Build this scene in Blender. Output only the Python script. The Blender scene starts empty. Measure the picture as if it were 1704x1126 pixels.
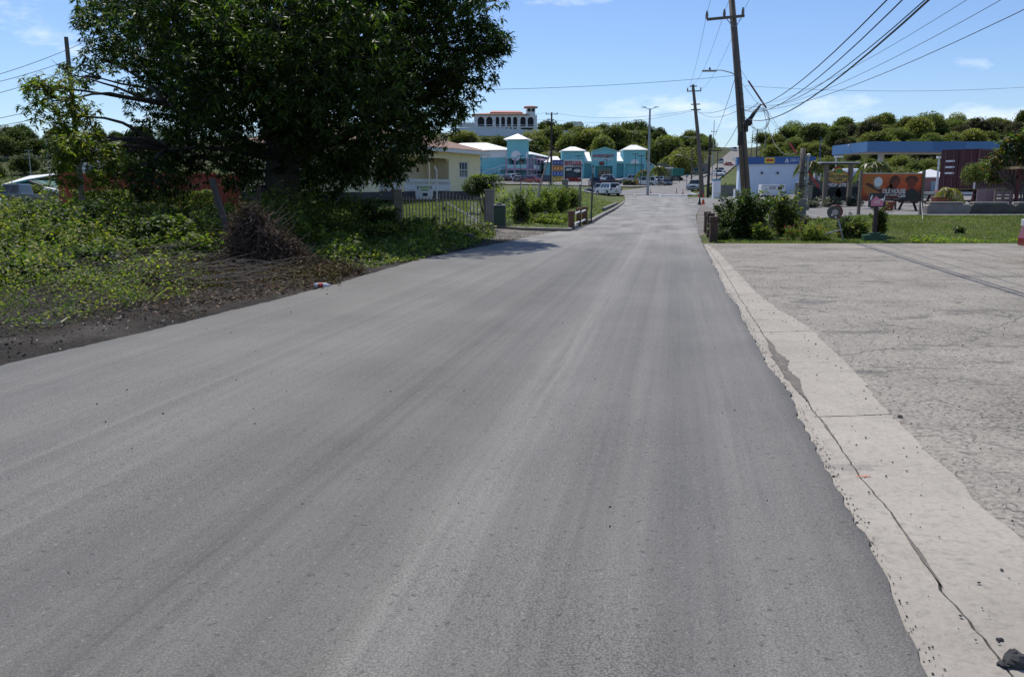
import bpy, bmesh, math, random
import numpy as np
from mathutils import Vector, Matrix
R = math.radians
random.seed(7); rng = np.random.default_rng(11)
S = bpy.context.scene
COL = S.collection

# ---------------------------------------------------------------- camera
F = 1400.0; PITCH = math.atan(251.0 / F)
cam_d = bpy.data.cameras.new('camera'); cam = bpy.data.objects.new('camera', cam_d); COL.objects.link(cam)
cam.location = (0, 0, 1.6); cam.rotation_euler = (math.pi / 2 - PITCH, 0, 0)
cam_d.sensor_width = 36; cam_d.lens = F / 1704 * 36; cam_d.clip_start = .1; cam_d.clip_end = 6000
S.camera = cam
S.render.resolution_x = 1024; S.render.resolution_y = 676

# ---------------------------------------------------------------- sky and sun
SUN_EL, SUN_AZ = R(58), R(-17)          # azimuth from +Y, positive to the right
world = bpy.data.worlds.new('World'); S.world = world; world.use_nodes = True
nt = world.node_tree; nt.nodes.clear()
def N(t, k, **kw):
    n = t.nodes.new(k)
    for a, b in kw.items(): setattr(n, a, b)
    return n
wo = N(nt, 'ShaderNodeOutputWorld'); bg = N(nt, 'ShaderNodeBackground')
sky = N(nt, 'ShaderNodeTexSky', sky_type='NISHITA', sun_disc=False, sun_elevation=SUN_EL, sun_rotation=SUN_AZ)
sky.altitude = 0; sky.air_density = 1.0; sky.dust_density = 0.2; sky.ozone_density = 2.2
tc = N(nt, 'ShaderNodeTexCoord'); mp = N(nt, 'ShaderNodeMapping'); mp.inputs['Scale'].default_value = (1.5, 1.5, 4.2)
mp.inputs['Location'].default_value = (.35, .2, .1)
n1 = N(nt, 'ShaderNodeTexNoise'); n1.inputs['Scale'].default_value = 2.3; n1.inputs['Detail'].default_value = 9; n1.inputs['Roughness'].default_value = .58
cr = N(nt, 'ShaderNodeValToRGB'); cr.color_ramp.elements[0].position = .575; cr.color_ramp.elements[1].position = .70
cr.color_ramp.elements[0].color = (0, 0, 0, 1); cr.color_ramp.elements[1].color = (.8, .8, .8, 1)
mx = N(nt, 'ShaderNodeMix', data_type='RGBA'); mx.inputs['B'].default_value = (12, 12.4, 13, 1)
gm = N(nt, 'ShaderNodeMix', data_type='RGBA', blend_type='MULTIPLY'); gm.inputs[0].default_value = 1; gm.inputs['B'].default_value = (.90, 1.02, 1.27, 1)
L = nt.links.new
L(tc.outputs['Generated'], mp.inputs[0]); L(mp.outputs[0], n1.inputs['Vector']); L(n1.outputs[0], cr.inputs[0])
L(cr.outputs[0], mx.inputs[0]); L(sky.outputs[0], gm.inputs['A']); L(gm.outputs[2], mx.inputs['A'])
L(mx.outputs[2], bg.inputs[0]); L(bg.outputs[0], wo.inputs[0]); bg.inputs[1].default_value = .10

sun_d = bpy.data.lights.new('sun', 'SUN'); sun = bpy.data.objects.new('sun', sun_d); COL.objects.link(sun)
sun_d.energy = 4.4; sun_d.angle = R(.53); sun_d.color = (1, .95, .87)
sv = Vector((math.sin(SUN_AZ) * math.cos(SUN_EL), math.cos(SUN_AZ) * math.cos(SUN_EL), math.sin(SUN_EL)))
sun.rotation_euler = sv.to_track_quat('Z', 'Y').to_euler(); sun.location = (0, 0, 60)
S.view_settings.view_transform = 'Standard'; S.view_settings.look = 'None'
S.view_settings.exposure = 0.0; S.view_settings.gamma = 1; S.view_settings.use_curve_mapping = False

# ---------------------------------------------------------------- placing
cP, sP = math.cos(PITCH), math.sin(PITCH)
def ray(px, py):
    u = px - 852; v = 563 - py
    return Vector((u, F * cP + v * sP, -F * sP + v * cP))
def at(px, py, D):
    r = ray(px, py); k = D / r.y
    return Vector((r.x * k, D, 1.6 + r.z * k))
def gp(px, py, z=0):
    r = ray(px, py); k = (z - 1.6) / r.z
    return Vector((r.x * k, r.y * k, z))
FE = 1422.0
def XD(px, D): return (px - 852) / FE * D
DR = [0, 25.6, 31, 40, 60, 85, 105, 120, 142, 180, 218, 250, 312, 390, 450, 520, 700, 1200]
ZT = {
 -600: [0, 0, 0, 0, .05, .25, .5, 1.0, 1.2, 1.6, 2.5, 4, 12, 21, 25, 24, 12, 0],
  130: [0, 0, 0, 0, .05, .25, .5, .7, 1.0, 1.5, 2.5, 4, 12, 21, 25, 24, 12, 0],
  450: [0, 0, 0, .05, .35, .8, 1.0, 1.1, 1.3, 2.0, 3.0, 5, 15, 24, 27, 25, 12, 0],
  700: [0, 0, 0, .2, .75, 1.1, 1.4, 1.6, 1.8, 2.6, 3.5, 5, 15, 26, 28, 26, 12, 0],
  860: [0, 0, 0, .15, .6, 1.0, 1.3, 1.5, 1.75, 2.5, 3.5, 5, 15, 26.5, 28, 26, 12, 0],
  940: [0, 0, 0, 0, .15, .6, 1.0, 1.2, 1.6, 2.3, 3.5, 5, 15, 25, 27, 26, 12, 0],
 1020: [0, 0, 0, 0, 0, .1, .3, .5, 1.3, 2.1, 3.5, 5, 15, 24, 26, 25, 12, 0],
 1090: [0, 0, 0, 0, .02, .1, .3, .5, 1.2, 2.0, 3.6, 5.5, 13, 22, 25, 25, 12, 0],
 1140: [0, 0, 0, 0, .05, .15, .3, .5, 1.15, 2.0, 4.2, 6.0, 11, 19, 23.5, 24.5, 12, 0],
 1175: [0, 0, 0, 0, .05, .15, .3, .5, 1.15, 2.2, 4.4, 6.2, 10, 17.8, 22.4, 23.5, 12, 0],
 1240: [0, 0, .02, .05, .1, .3, .5, .7, 1.3, 2.6, 4.4, 6.2, 10.2, 17.4, 22.0, 23, 12, 0],
 1275: [0, 0, .1, .2, .4, .8, 1.0, 1.1, 1.6, 3.2, 5.4, 8, 14, 21.0, 24.5, 24, 12, 0],
 1340: [0, 0, .35, .45, .6, 1.0, 1.1, 1.3, 1.8, 3.4, 6, 10, 18, 25, 27, 26, 12, 0],
 1450: [0, 0, .5, .55, .7, 1.0, 1.1, 1.3, 1.8, 3.4, 6, 10, 19, 27, 29, 27, 12, 0],
 1704: [0, 0, .5, .55, .7, 1.0, 1.1, 1.3, 1.8, 3.4, 6, 10, 19, 28, 30, 28, 12, 0],
 2500: [0, 0, .5, .55, .7, 1.0, 1.1, 1.3, 1.8, 3.4, 6, 10, 19, 27, 29, 27, 12, 0]}
PC = np.array(sorted(ZT)); ZA = np.array([ZT[k] for k in sorted(ZT)]); DA = np.array(DR, float)
def Gv(x, y):
    x = np.asarray(x, float); y = np.asarray(y, float)
    yy = np.clip(y, 1, 1199); c = np.clip(852 + FE * x / yy, PC[0], PC[-1] - .01)
    i = np.clip(np.searchsorted(PC, c, 'right') - 1, 0, len(PC) - 2); j = np.clip(np.searchsorted(DA, yy, 'right') - 1, 0, len(DA) - 2)
    a = (c - PC[i]) / (PC[i + 1] - PC[i]); b = (yy - DA[j]) / (DA[j + 1] - DA[j])
    a = a * a * (3 - 2 * a)
    return (ZA[i, j] * (1 - a) + ZA[i + 1, j] * a) * (1 - b) + (ZA[i, j + 1] * (1 - a) + ZA[i + 1, j + 1] * a) * b
def G(x, y): return float(Gv(x, y))
def gat(px, D):
    x = XD(px, D); return Vector((x, D, G(x, D)))
def vnoise(x, y, s=1.0, seed=0):
    r = np.random.default_rng(seed); o = 0
    for k in range(7):
        a = r.uniform(0, 6.28); f = s * (1.6 ** (k * .6)) * r.uniform(.8, 1.2)
        o = o + np.sin(f * (x * math.cos(a) + y * math.sin(a)) + r.uniform(0, 6.28)) / (1 + k * .35)
    return o / 3.2

# ---------------------------------------------------------------- materials
def nodes(name):
    m = bpy.data.materials.new(name); m.use_nodes = True; t = m.node_tree; t.nodes.clear()
    o = N(t, 'ShaderNodeOutputMaterial'); b = N(t, 'ShaderNodeBsdfPrincipled'); t.links.new(b.outputs[0], o.inputs[0])
    return m, t, b, o
def noise(t, vec, scale, detail=5, rough=.6, vscale=None, rot=None):
    if vscale or rot:
        q = N(t, 'ShaderNodeMapping')
        if vscale: q.inputs['Scale'].default_value = vscale
        if rot: q.inputs['Rotation'].default_value = rot
        t.links.new(vec, q.inputs[0]); vec = q.outputs[0]
    n = N(t, 'ShaderNodeTexNoise'); n.inputs['Scale'].default_value = scale; n.inputs['Detail'].default_value = detail; n.inputs['Roughness'].default_value = rough
    t.links.new(vec, n.inputs['Vector']); return n.outputs[0]
def ramp(t, fac, stops):
    r = N(t, 'ShaderNodeValToRGB'); e = r.color_ramp.elements
    while len(e) < len(stops): e.new(.5)
    for k, (p, c) in enumerate(stops):
        e[k].position = p; e[k].color = (*c, 1) if not isinstance(c, (int, float)) else (c, c, c, 1)
    t.links.new(fac, r.inputs[0]); return r.outputs[0]
def mixc(t, fac, a, b, mode='MIX'):
    m = N(t, 'ShaderNodeMix', data_type='RGBA', blend_type=mode)
    for s, v in ((0, fac), ('A', a), ('B', b)):
        if hasattr(v, 'links'): t.links.new(v, m.inputs[s])
        else: m.inputs[s].default_value = v if s == 0 else (*v, 1) if not isinstance(v, (int, float)) else (v, v, v, 1)
    return m.outputs[2]
def math_(t, op, a, b=0.0):
    m = N(t, 'ShaderNodeMath', operation=op)
    for k, v in ((0, a), (1, b)):
        if hasattr(v, 'links'): t.links.new(v, m.inputs[k])
        else: m.inputs[k].default_value = v
    return m.outputs[0]
def bump(t, b, h, strength=.3, dist=.02):
    n = N(t, 'ShaderNodeBump'); n.inputs['Strength'].default_value = strength; n.inputs['Distance'].default_value = dist
    t.links.new(h, n.inputs['Height']); t.links.new(n.outputs[0], b.inputs['Normal'])
MC = {}
def mat(name, c, rough=.7, var=.18, scale=3.0, metal=0.0, bmp=0.15, dirt=0.12, coat=0.0, fine=40, vs=None):
    """painted / plain surface: base colour with uneven tone, grime blotches, fine relief"""
    if name in MC: return MC[name]
    m, t, b, o = nodes(name); g = N(t, 'ShaderNodeTexCoord').outputs['Object']
    lo = tuple(x * (1 - var) for x in c); hi = tuple(min(1, x * (1 + var * .6)) for x in c)
    col = ramp(t, noise(t, g, scale, 6, .6, vs), [(.3, lo), (.7, hi)])
    if dirt:
        d = ramp(t, noise(t, g, scale * .35 + .4, 8, .7, (1, 1, .35)), [(.52, 0.0), (.75, 1.0)])
        col = mixc(t, math_(t, 'MULTIPLY', d, dirt * 3), col, tuple(x * .45 + .02 for x in c))
    t.links.new(col, b.inputs['Base Color']); b.inputs['Roughness'].default_value = rough; b.inputs['Metallic'].default_value = metal
    if coat: b.inputs['Coat Weight'].default_value = coat
    if bmp: bump(t, b, noise(t, g, fine, 4), bmp, .01)
    MC[name] = m; return m
def leafmat(name, c1, c2, trans=.35, c3=None, rough=.45, spec=.5, orand=False):
    if name in MC: return MC[name]
    m, t, b, o = nodes(name)
    ge = N(t, 'ShaderNodeNewGeometry').outputs['Random Per Island']
    g = N(t, 'ShaderNodeTexCoord').outputs['Object']
    st = [(.0, c1), (.75, c2)] + ([(.92, c3)] if c3 else [])
    col = ramp(t, ge, st)
    col = mixc(t, .55, col, ramp(t, noise(t, g, .5, 3), [(.35, .45), (.65, 1.5)]), 'MULTIPLY')
    if orand: col = mixc(t, 1.0, col, ramp(t, N(t, 'ShaderNodeObjectInfo').outputs['Random'], [(0.0, (.78, .84, .8)), (.3, (1.05, 1.0, .8)), (.6, (.9, 1.0, .8)), (.85, (1.3, 1.2, .9)), (1.0, (1.45, 1.25, 1.1))]), 'MULTIPLY')
    t.links.new(col, b.inputs['Base Color']); b.inputs['Roughness'].default_value = rough; b.inputs['Specular IOR Level'].default_value = spec
    tr = N(t, 'ShaderNodeBsdfTranslucent'); bright = mixc(t, 1.0, col, (1.5, 1.9, .55), 'MULTIPLY'); t.links.new(bright, tr.inputs[0])
    ms = N(t, 'ShaderNodeMixShader'); ms.inputs[0].default_value = trans
    t.links.new(b.outputs[0], ms.inputs[1]); t.links.new(tr.outputs[0], ms.inputs[2]); t.links.new(ms.outputs[0], o.inputs[0])
    MC[name] = m; return m
def glass(name='window_glass', c=(.02, .028, .035)):
    if name in MC: return MC[name]
    m, t, b, o = nodes(name); g = N(t, 'ShaderNodeTexCoord').outputs['Object']
    t.links.new(ramp(t, noise(t, g, .7, 2), [(.35, c), (.7, tuple(x * 2.2 for x in c))]), b.inputs['Base Color'])
    b.inputs['Roughness'].default_value = .08; b.inputs['Specular IOR Level'].default_value = .8
    MC[name] = m; return m
def wood(name, c, sc=2.0):
    if name in MC: return MC[name]
    m, t, b, o = nodes(name); g = N(t, 'ShaderNodeTexCoord').outputs['Object']
    n = noise(t, g, sc * 6, 8, .7, (1, 1, .08))
    t.links.new(ramp(t, n, [(.3, tuple(x * .5 for x in c)), (.55, c), (.75, tuple(x * 1.35 for x in c))]), b.inputs['Base Color'])
    b.inputs['Roughness'].default_value = .85; bump(t, b, n, .6, .02)
    MC[name] = m; return m

# ---------------------------------------------------------------- mesh building
class MB:
    def __init__(s): s.v = []; s.f = []
    def add(s, vs, fs):
        n = len(s.v); s.v += [tuple(v) for v in vs]; s.f += [tuple(i + n for i in f) for f in fs]; return s
    def box(s, c, d, rz=0, M=None):
        x, y, z = (q / 2 for q in d); vs = [Vector((a * x, b * y, e * z)) for e in (-1, 1) for a, b in ((-1, -1), (1, -1), (1, 1), (-1, 1))]
        if M is None: M = Matrix.Rotation(rz, 3, 'Z')
        vs = [M @ v + Vector(c) for v in vs]
        return s.add(vs, [(3, 2, 1, 0), (4, 5, 6, 7), (0, 1, 5, 4), (1, 2, 6, 5), (2, 3, 7, 6), (3, 0, 4, 7)])
    def b2(s, x0, x1, y0, y1, z0, z1): return s.box(((x0 + x1) / 2, (y0 + y1) / 2, (z0 + z1) / 2), (x1 - x0, y1 - y0, z1 - z0))
    def bar(s, p, q, w, h=None):
        p, q = Vector(p), Vector(q); h = h or w; d = q - p; M = d.to_track_quat('X', 'Z').to_matrix()
        return s.box((p + q) / 2, (d.length, w, h), M=M)
    def tube(s, pts, r, n=8, cap=True):
        pts = [Vector(p) for p in pts]; rs = r if isinstance(r, (list, tuple)) else [r] * len(pts); base = len(s.v); up = None
        for k, p in enumerate(pts):
            d = (pts[min(k + 1, len(pts) - 1)] - pts[max(k - 1, 0)]).normalized()
            if up is None: up = Vector((1, 0, 0)) if abs(d.x) < .8 else Vector((0, 0, 1))
            a = d.cross(up).normalized(); up = a.cross(d).normalized()
            for j in range(n):
                t = 2 * math.pi * j / n; s.v.append(tuple(p + (a * math.cos(t) + up * math.sin(t)) * rs[k]))
        for k in range(len(pts) - 1):
            for j in range(n):
                a0 = base + k * n + j; b0 = base + k * n + (j + 1) % n
                s.f.append((a0, b0, b0 + n, a0 + n))
        if cap: s.f.append(tuple(base + j for j in range(n))[::-1]); s.f.append(tuple(base + (len(pts) - 1) * n + j for j in range(n)))
        return s
    def prism(s, poly, a, b, axis='y'):
        """polygon in the plane normal to axis, extruded from a to b"""
        def P(u, w, t): return (u, t, w) if axis == 'y' else (t, u, w) if axis == 'x' else (u, w, t)
        n = len(poly); vs = [P(u, w, a) for u, w in poly] + [P(u, w, b) for u, w in poly]
        return s.add(vs, [tuple(range(n)), tuple(range(2 * n - 1, n - 1, -1))] + [(k, k + n, (k + 1) % n + n, (k + 1) % n) for k in range(n)])
    def disc(s, c, r, t, n=20, axis='y'):
        return s.prism([(c[0] + r * math.cos(2 * math.pi * k / n), c[1] + r * math.sin(2 * math.pi * k / n)) for k in range(n)], t[0], t[1], axis)
    def blob(s, c, r, n=8, m=6, j=0.0):
        c = Vector(c); r = r if hasattr(r, '__len__') else (r, r, r); vs = []
        for a in range(m + 1):
            th = math.pi * a / m
            for b in range(n):
                ph = 2 * math.pi * b / n; q = 1 + random.uniform(-j, j)
                vs.append(c + Vector((math.sin(th) * math.cos(ph) * r[0] * q, math.sin(th) * math.sin(ph) * r[1] * q, math.cos(th) * r[2] * q)))
        return s.add(vs, [(a * n + b, (a + 1) * n + b, (a + 1) * n + (b + 1) % n, a * n + (b + 1) % n) for a in range(m) for b in range(n)])
    def hip(s, x0, x1, y0, y1, z0, z1, rx0=None, rx1=None, ry=None, t=.12):
        """hip roof with fascia of thickness t"""
        ry = (y0 + y1) / 2 if ry is None else ry; rx0 = (x0 + x1) / 2 if rx0 is None else rx0; rx1 = rx0 if rx1 is None else rx1
        vs = [(x0, y0, z0), (x1, y0, z0), (x1, y1, z0), (x0, y1, z0), (x0, y0, z0 + t), (x1, y0, z0 + t), (x1, y1, z0 + t), (x0, y1, z0 + t), (rx0, ry, z1), (rx1 + .001, ry, z1)]
        return s.add(vs, [(3, 2, 1, 0), (0, 1, 5, 4), (1, 2, 6, 5), (2, 3, 7, 6), (3, 0, 4, 7), (4, 5, 9, 8), (6, 7, 8, 9), (5, 6, 9), (7, 4, 8)])
    def build(s, name, m, parent=None, smooth=False, bevel=0, **tags):
        me = bpy.data.meshes.new(name); me.from_pydata([tuple(v) for v in s.v], [], s.f)
        bm = bmesh.new(); bm.from_mesh(me); bmesh.ops.recalc_face_normals(bm, faces=bm.faces); bm.to_mesh(me); bm.free()
        o = bpy.data.objects.new(name, me); COL.objects.link(o); me.materials.append(m)
        if smooth: me.polygons.foreach_set('use_smooth', [True] * len(me.polygons))
        else: me.shade_flat()
        if bevel:
            q = o.modifiers.new('bevel', 'BEVEL'); q.width = bevel; q.segments = 2; q.limit_method = 'ANGLE'
        if parent: o.parent = parent
        for k, v in tags.items(): o[k] = v
        return o
def thing(name, label, cat, loc=(0, 0, 0), rz=0, group=None):
    o = bpy.data.objects.new(name, None); COL.objects.link(o); o.location = loc; o.rotation_euler = (0, 0, rz); o.empty_display_size = .2
    o['label'] = label; o['category'] = cat
    if group: o['group'] = group
    return o
def tag(o, label, cat, group=None):
    o['label'] = label; o['category'] = cat
    if group: o['group'] = group
    return o
def copy_tree(o, parent=None):
    c = o.copy(); COL.objects.link(c)
    if parent: c.parent = parent
    for ch in list(o.children): copy_tree(ch, c)
    return c
def npmesh(name, V, Q, m, parent=None, smooth=False, **tags):
    """V (n,3) vertices, Q (k,c) polygons of equal corner count"""
    me = bpy.data.meshes.new(name); V = np.ascontiguousarray(V, np.float32); Q = np.ascontiguousarray(Q, np.int32); k, c = Q.shape
    me.vertices.add(len(V)); me.vertices.foreach_set('co', V.ravel()); me.loops.add(k * c); me.loops.foreach_set('vertex_index', Q.ravel())
    me.polygons.add(k); me.polygons.foreach_set('loop_start', np.arange(0, k * c, c, dtype=np.int32))
    if smooth: me.polygons.foreach_set('use_smooth', np.ones(k, bool))
    me.update(calc_edges=True); me.materials.append(m)
    if not smooth and c == 4 and len(V) != 4 * k: me.shade_flat()
    o = bpy.data.objects.new(name, me); COL.objects.link(o)
    if parent: o.parent = parent
    for a, b in tags.items(): o[a] = b
    return o
def leaves(P, d, Ln, W, up=None):
    """rhombic leaves at points P, pointing along d; returns V,Q"""
    n = len(P); d = d / np.linalg.norm(d, axis=1, keepdims=True)
    u = rng.normal(size=(n, 3)) if up is None else up + rng.normal(size=(n, 3)) * .45
    s = np.cross(d, u); s /= np.linalg.norm(s, axis=1, keepdims=True) + 1e-6
    Ln = np.broadcast_to(Ln, (n,))[:, None] * rng.uniform(.7, 1.2, (n, 1)); W = np.broadcast_to(W, (n,))[:, None] * rng.uniform(.8, 1.2, (n, 1))
    V = np.stack([P, P + d * Ln * .45 + s * W / 2, P + d * Ln + np.array([0, 0, -1]) * Ln * .12, P + d * Ln * .45 - s * W / 2], 1).reshape(-1, 3)
    return V, np.arange(4 * n).reshape(n, 4)
def rdir(n, zb=0.0, zs=.6):
    a = rng.uniform(0, 6.283, n); z = rng.normal(zb, zs, n)
    return np.stack([np.cos(a), np.sin(a), z], 1)
def tufts(C, k, Ln, W, zb=-.35):
    n = len(C); P = np.repeat(C, k, 0) + rng.normal(size=(n * k, 3)) * Ln * .18
    return leaves(P, rdir(n * k, zb, .5), Ln, W, np.array([0, 0, 1.0]))
def inball(n, c, r, lo=.55):
    v = rng.normal(size=(n, 3)); v /= np.linalg.norm(v, axis=1, keepdims=True)
    return np.array(c) + v * (rng.uniform(lo ** 3, 1, (n, 1)) ** (1 / 3)) * np.array(r)
def merge(L_):
    V = []; Q = []; n = 0
    for v, q in L_: V.append(v); Q.append(q + n); n += len(v)
    return np.concatenate(V), np.concatenate(Q)
FONT = {}
def text(name, body, size, loc, rz, m, parent=None, ext=.004, sx=1.0, align='CENTER', shear=0, rx=math.pi / 2, bold=0.0, **tags):
    cu = bpy.data.curves.new(name, 'FONT'); cu.body = body; cu.size = size; cu.extrude = ext; cu.align_x = align; cu.align_y = 'CENTER'; cu.shear = shear; cu.offset = bold
    cu.resolution_u = 3
    t = bpy.data.objects.new('tmp', cu); COL.objects.link(t); dg = bpy.context.evaluated_depsgraph_get()
    me = bpy.data.meshes.new_from_object(t.evaluated_get(dg)); bpy.data.objects.remove(t); bpy.data.curves.remove(cu)
    o = bpy.data.objects.new(name, me); me.name = name; me.materials.clear(); me.materials.append(m); COL.objects.link(o)
    o.location = loc; o.rotation_euler = (rx, 0, rz); o.scale = (sx, 1, 1)
    if parent: o.parent = parent
    for a, b in tags.items(): o[a] = b
    return o
# ================================================================ THE GROUND
TH = R(10.8)
def roadu(t, g):
    q = N(t, 'ShaderNodeMapping'); q.inputs['Rotation'].default_value = (0, 0, TH); t.links.new(g, q.inputs[0]); return q.outputs[0]
m, t, b, o = nodes('terrain_soil_and_grass'); MC['terrain'] = m; g = N(t, 'ShaderNodeTexCoord').outputs['Object']
c1 = ramp(t, noise(t, g, .35, 8, .65), [(.3, (.055, .075, .022)), (.5, (.09, .115, .035)), (.68, (.17, .155, .07))])
c2 = ramp(t, noise(t, g, 3.0, 8, .7), [(.3, .55), (.7, 1.35)])
sz_ = N(t, 'ShaderNodeSeparateXYZ'); t.links.new(g, sz_.inputs[0]); hm_ = ramp(t, math_(t, 'DIVIDE', sz_.outputs[2], 30), [(.17, 0.0), (.30, 1.0)])
c1 = mixc(t, hm_, c1, ramp(t, noise(t, g, .12, 8, .7), [(.3, (.03, .04, .015)), (.5, (.055, .065, .025)), (.7, (.12, .10, .055))]))
t.links.new(mixc(t, 1.0, c1, c2, 'MULTIPLY'), b.inputs['Base Color']); b.inputs['Roughness'].default_value = .95
b.inputs['Specular IOR Level'].default_value = .15; bump(t, b, noise(t, g, 2.5, 8, .75), .8, .12)

m, t, b, o = nodes('dark_mulch_soil'); MC['soil'] = m; g = N(t, 'ShaderNodeTexCoord').outputs['Object']
c1 = ramp(t, noise(t, g, .9, 6, .65), [(.35, (.022, .019, .017)), (.55, (.055, .046, .038)), (.75, (.10, .092, .082))])
c2 = ramp(t, noise(t, g, 22, 7, .75), [(.3, .35), (.7, 1.7)])
t.links.new(mixc(t, 1.0, c1, c2, 'MULTIPLY'), b.inputs['Base Color']); b.inputs['Roughness'].default_value = .95; b.inputs['Specular IOR Level'].default_value = .2
bump(t, b, noise(t, g, 9, 9, .75), 1.0, .06)

m, t, b, o = nodes('fresh_asphalt'); MC['asphalt'] = m; g = N(t, 'ShaderNodeTexCoord').outputs['Object']; ru = roadu(t, g)
sx = N(t, 'ShaderNodeSeparateXYZ'); t.links.new(ru, sx.inputs[0]); u = sx.outputs[0]
band = noise(t, ru, 1.0, 6, .65, (2.2, .02, 1)); band2 = noise(t, ru, 1.0, 7, .72, (11, .03, 1)); blot = noise(t, g, .45, 5, .6)
c = ramp(t, band, [(.32, (.117, .113, .107)), (.5, (.141, .135, .125)), (.68, (.178, .167, .150))])
c = mixc(t, 1.0, c, ramp(t, band2, [(.3, .86), (.7, 1.14)]), 'MULTIPLY')
c = mixc(t, 1.0, c, ramp(t, blot, [(.3, .84), (.7, 1.12)]), 'MULTIPLY')
uw = math_(t, 'ADD', u, math_(t, 'MULTIPLY', math_(t, 'SUBTRACT', noise(t, g, .4, 4), .5), .35))
side = N(t, 'ShaderNodeValToRGB'); e = side.color_ramp.elements
un = math_(t, 'DIVIDE', math_(t, 'ADD', uw, 6.0), 7.0)
c = mixc(t, 1.0, c, ramp(t, un, [(.0, .86), (.1, .98), (.30, 1.02), (.535, .98), (.56, .80), (.585, .9), (.70, 1.0), (.75, 1.16), (.80, 1.0), (.87, 1.08), (.94, 1.16), (.965, 1.05), (.98, .86), (1.0, .70)]), 'MULTIPLY')
# paving joint
j = math_(t, 'ABSOLUTE', math_(t, 'ADD', u, math_(t, 'ADD', 1.93, math_(t, 'MULTIPLY', math_(t, 'SUBTRACT', noise(t, g, .8, 3), .5), .06))))
jm = ramp(t, j, [(.0, 1.0), (.010, .8), (.022, 0.0)])
c = mixc(t, math_(t, 'MULTIPLY', math_(t, 'MULTIPLY', jm, ramp(t, noise(t, g, 1.1, 4), [(.38, .15), (.6, 1.0)])), .42), c, (.05, .05, .05))
for uc, wdt, am in ((-.95, .26, .62), (-.15, .16, .22), (.40, .30, .34), (-3.0, .35, .22), (-4.4, .3, .16)):
    dd_ = math_(t, 'ABSOLUTE', math_(t, 'SUBTRACT', uw, uc)); st_ = ramp(t, math_(t, 'DIVIDE', dd_, wdt), [(0.0, 1.0), (.45, .7), (1.0, 0.0)])
    bk2 = ramp(t, noise(t, ru, 1.0, 6, .65, (9, .22, 1)), [(.36, .1), (.62, 1.0)]); c = mixc(t, math_(t, 'MULTIPLY', math_(t, 'MULTIPLY', st_, bk2), am), c, (.27, .255, .23))
vo = N(t, 'ShaderNodeTexVoronoi'); vo.inputs['Scale'].default_value = 105; t.links.new(g, vo.inputs['Vector'])
agg = ramp(t, vo.outputs['Distance'], [(.0, 1.45), (.4, 1.0), (.75, .55)])
coarse = ramp(t, noise(t, g, .55, 4, .6), [(.42, .45), (.62, 1.0)])
c = mixc(t, coarse, c, mixc(t, 1.0, c, agg, 'MULTIPLY'))
c = mixc(t, 1.0, c, ramp(t, noise(t, g, 210, 3, .75), [(.3, .58), (.7, 1.42)]), 'MULTIPLY')
sp = ramp(t, noise(t, g, 34, 2, .5), [(.66, 0.0), (.72, 1.0)])
c = mixc(t, math_(t, 'MULTIPLY', sp, .4), c, (.30, .29, .27))
sp2 = ramp(t, noise(t, g, 27, 2, .5), [(.30, 1.0), (.35, 0.0)])
c = mixc(t, math_(t, 'MULTIPLY', sp2, .55), c, (.03, .03, .03))
# dust towards the old bridge
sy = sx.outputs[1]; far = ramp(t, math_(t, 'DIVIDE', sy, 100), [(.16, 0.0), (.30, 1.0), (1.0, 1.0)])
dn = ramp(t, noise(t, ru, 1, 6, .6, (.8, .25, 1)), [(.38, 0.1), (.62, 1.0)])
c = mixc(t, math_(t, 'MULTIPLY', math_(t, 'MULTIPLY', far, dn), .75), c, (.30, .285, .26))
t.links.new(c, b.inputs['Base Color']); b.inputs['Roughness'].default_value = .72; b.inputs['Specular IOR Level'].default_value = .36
hh = math_(t, 'ADD', math_(t, 'MULTIPLY', vo.outputs['Distance'], -.7), noise(t, g, 90, 4, .8)); bump(t, b, hh, .30, .008)

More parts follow.
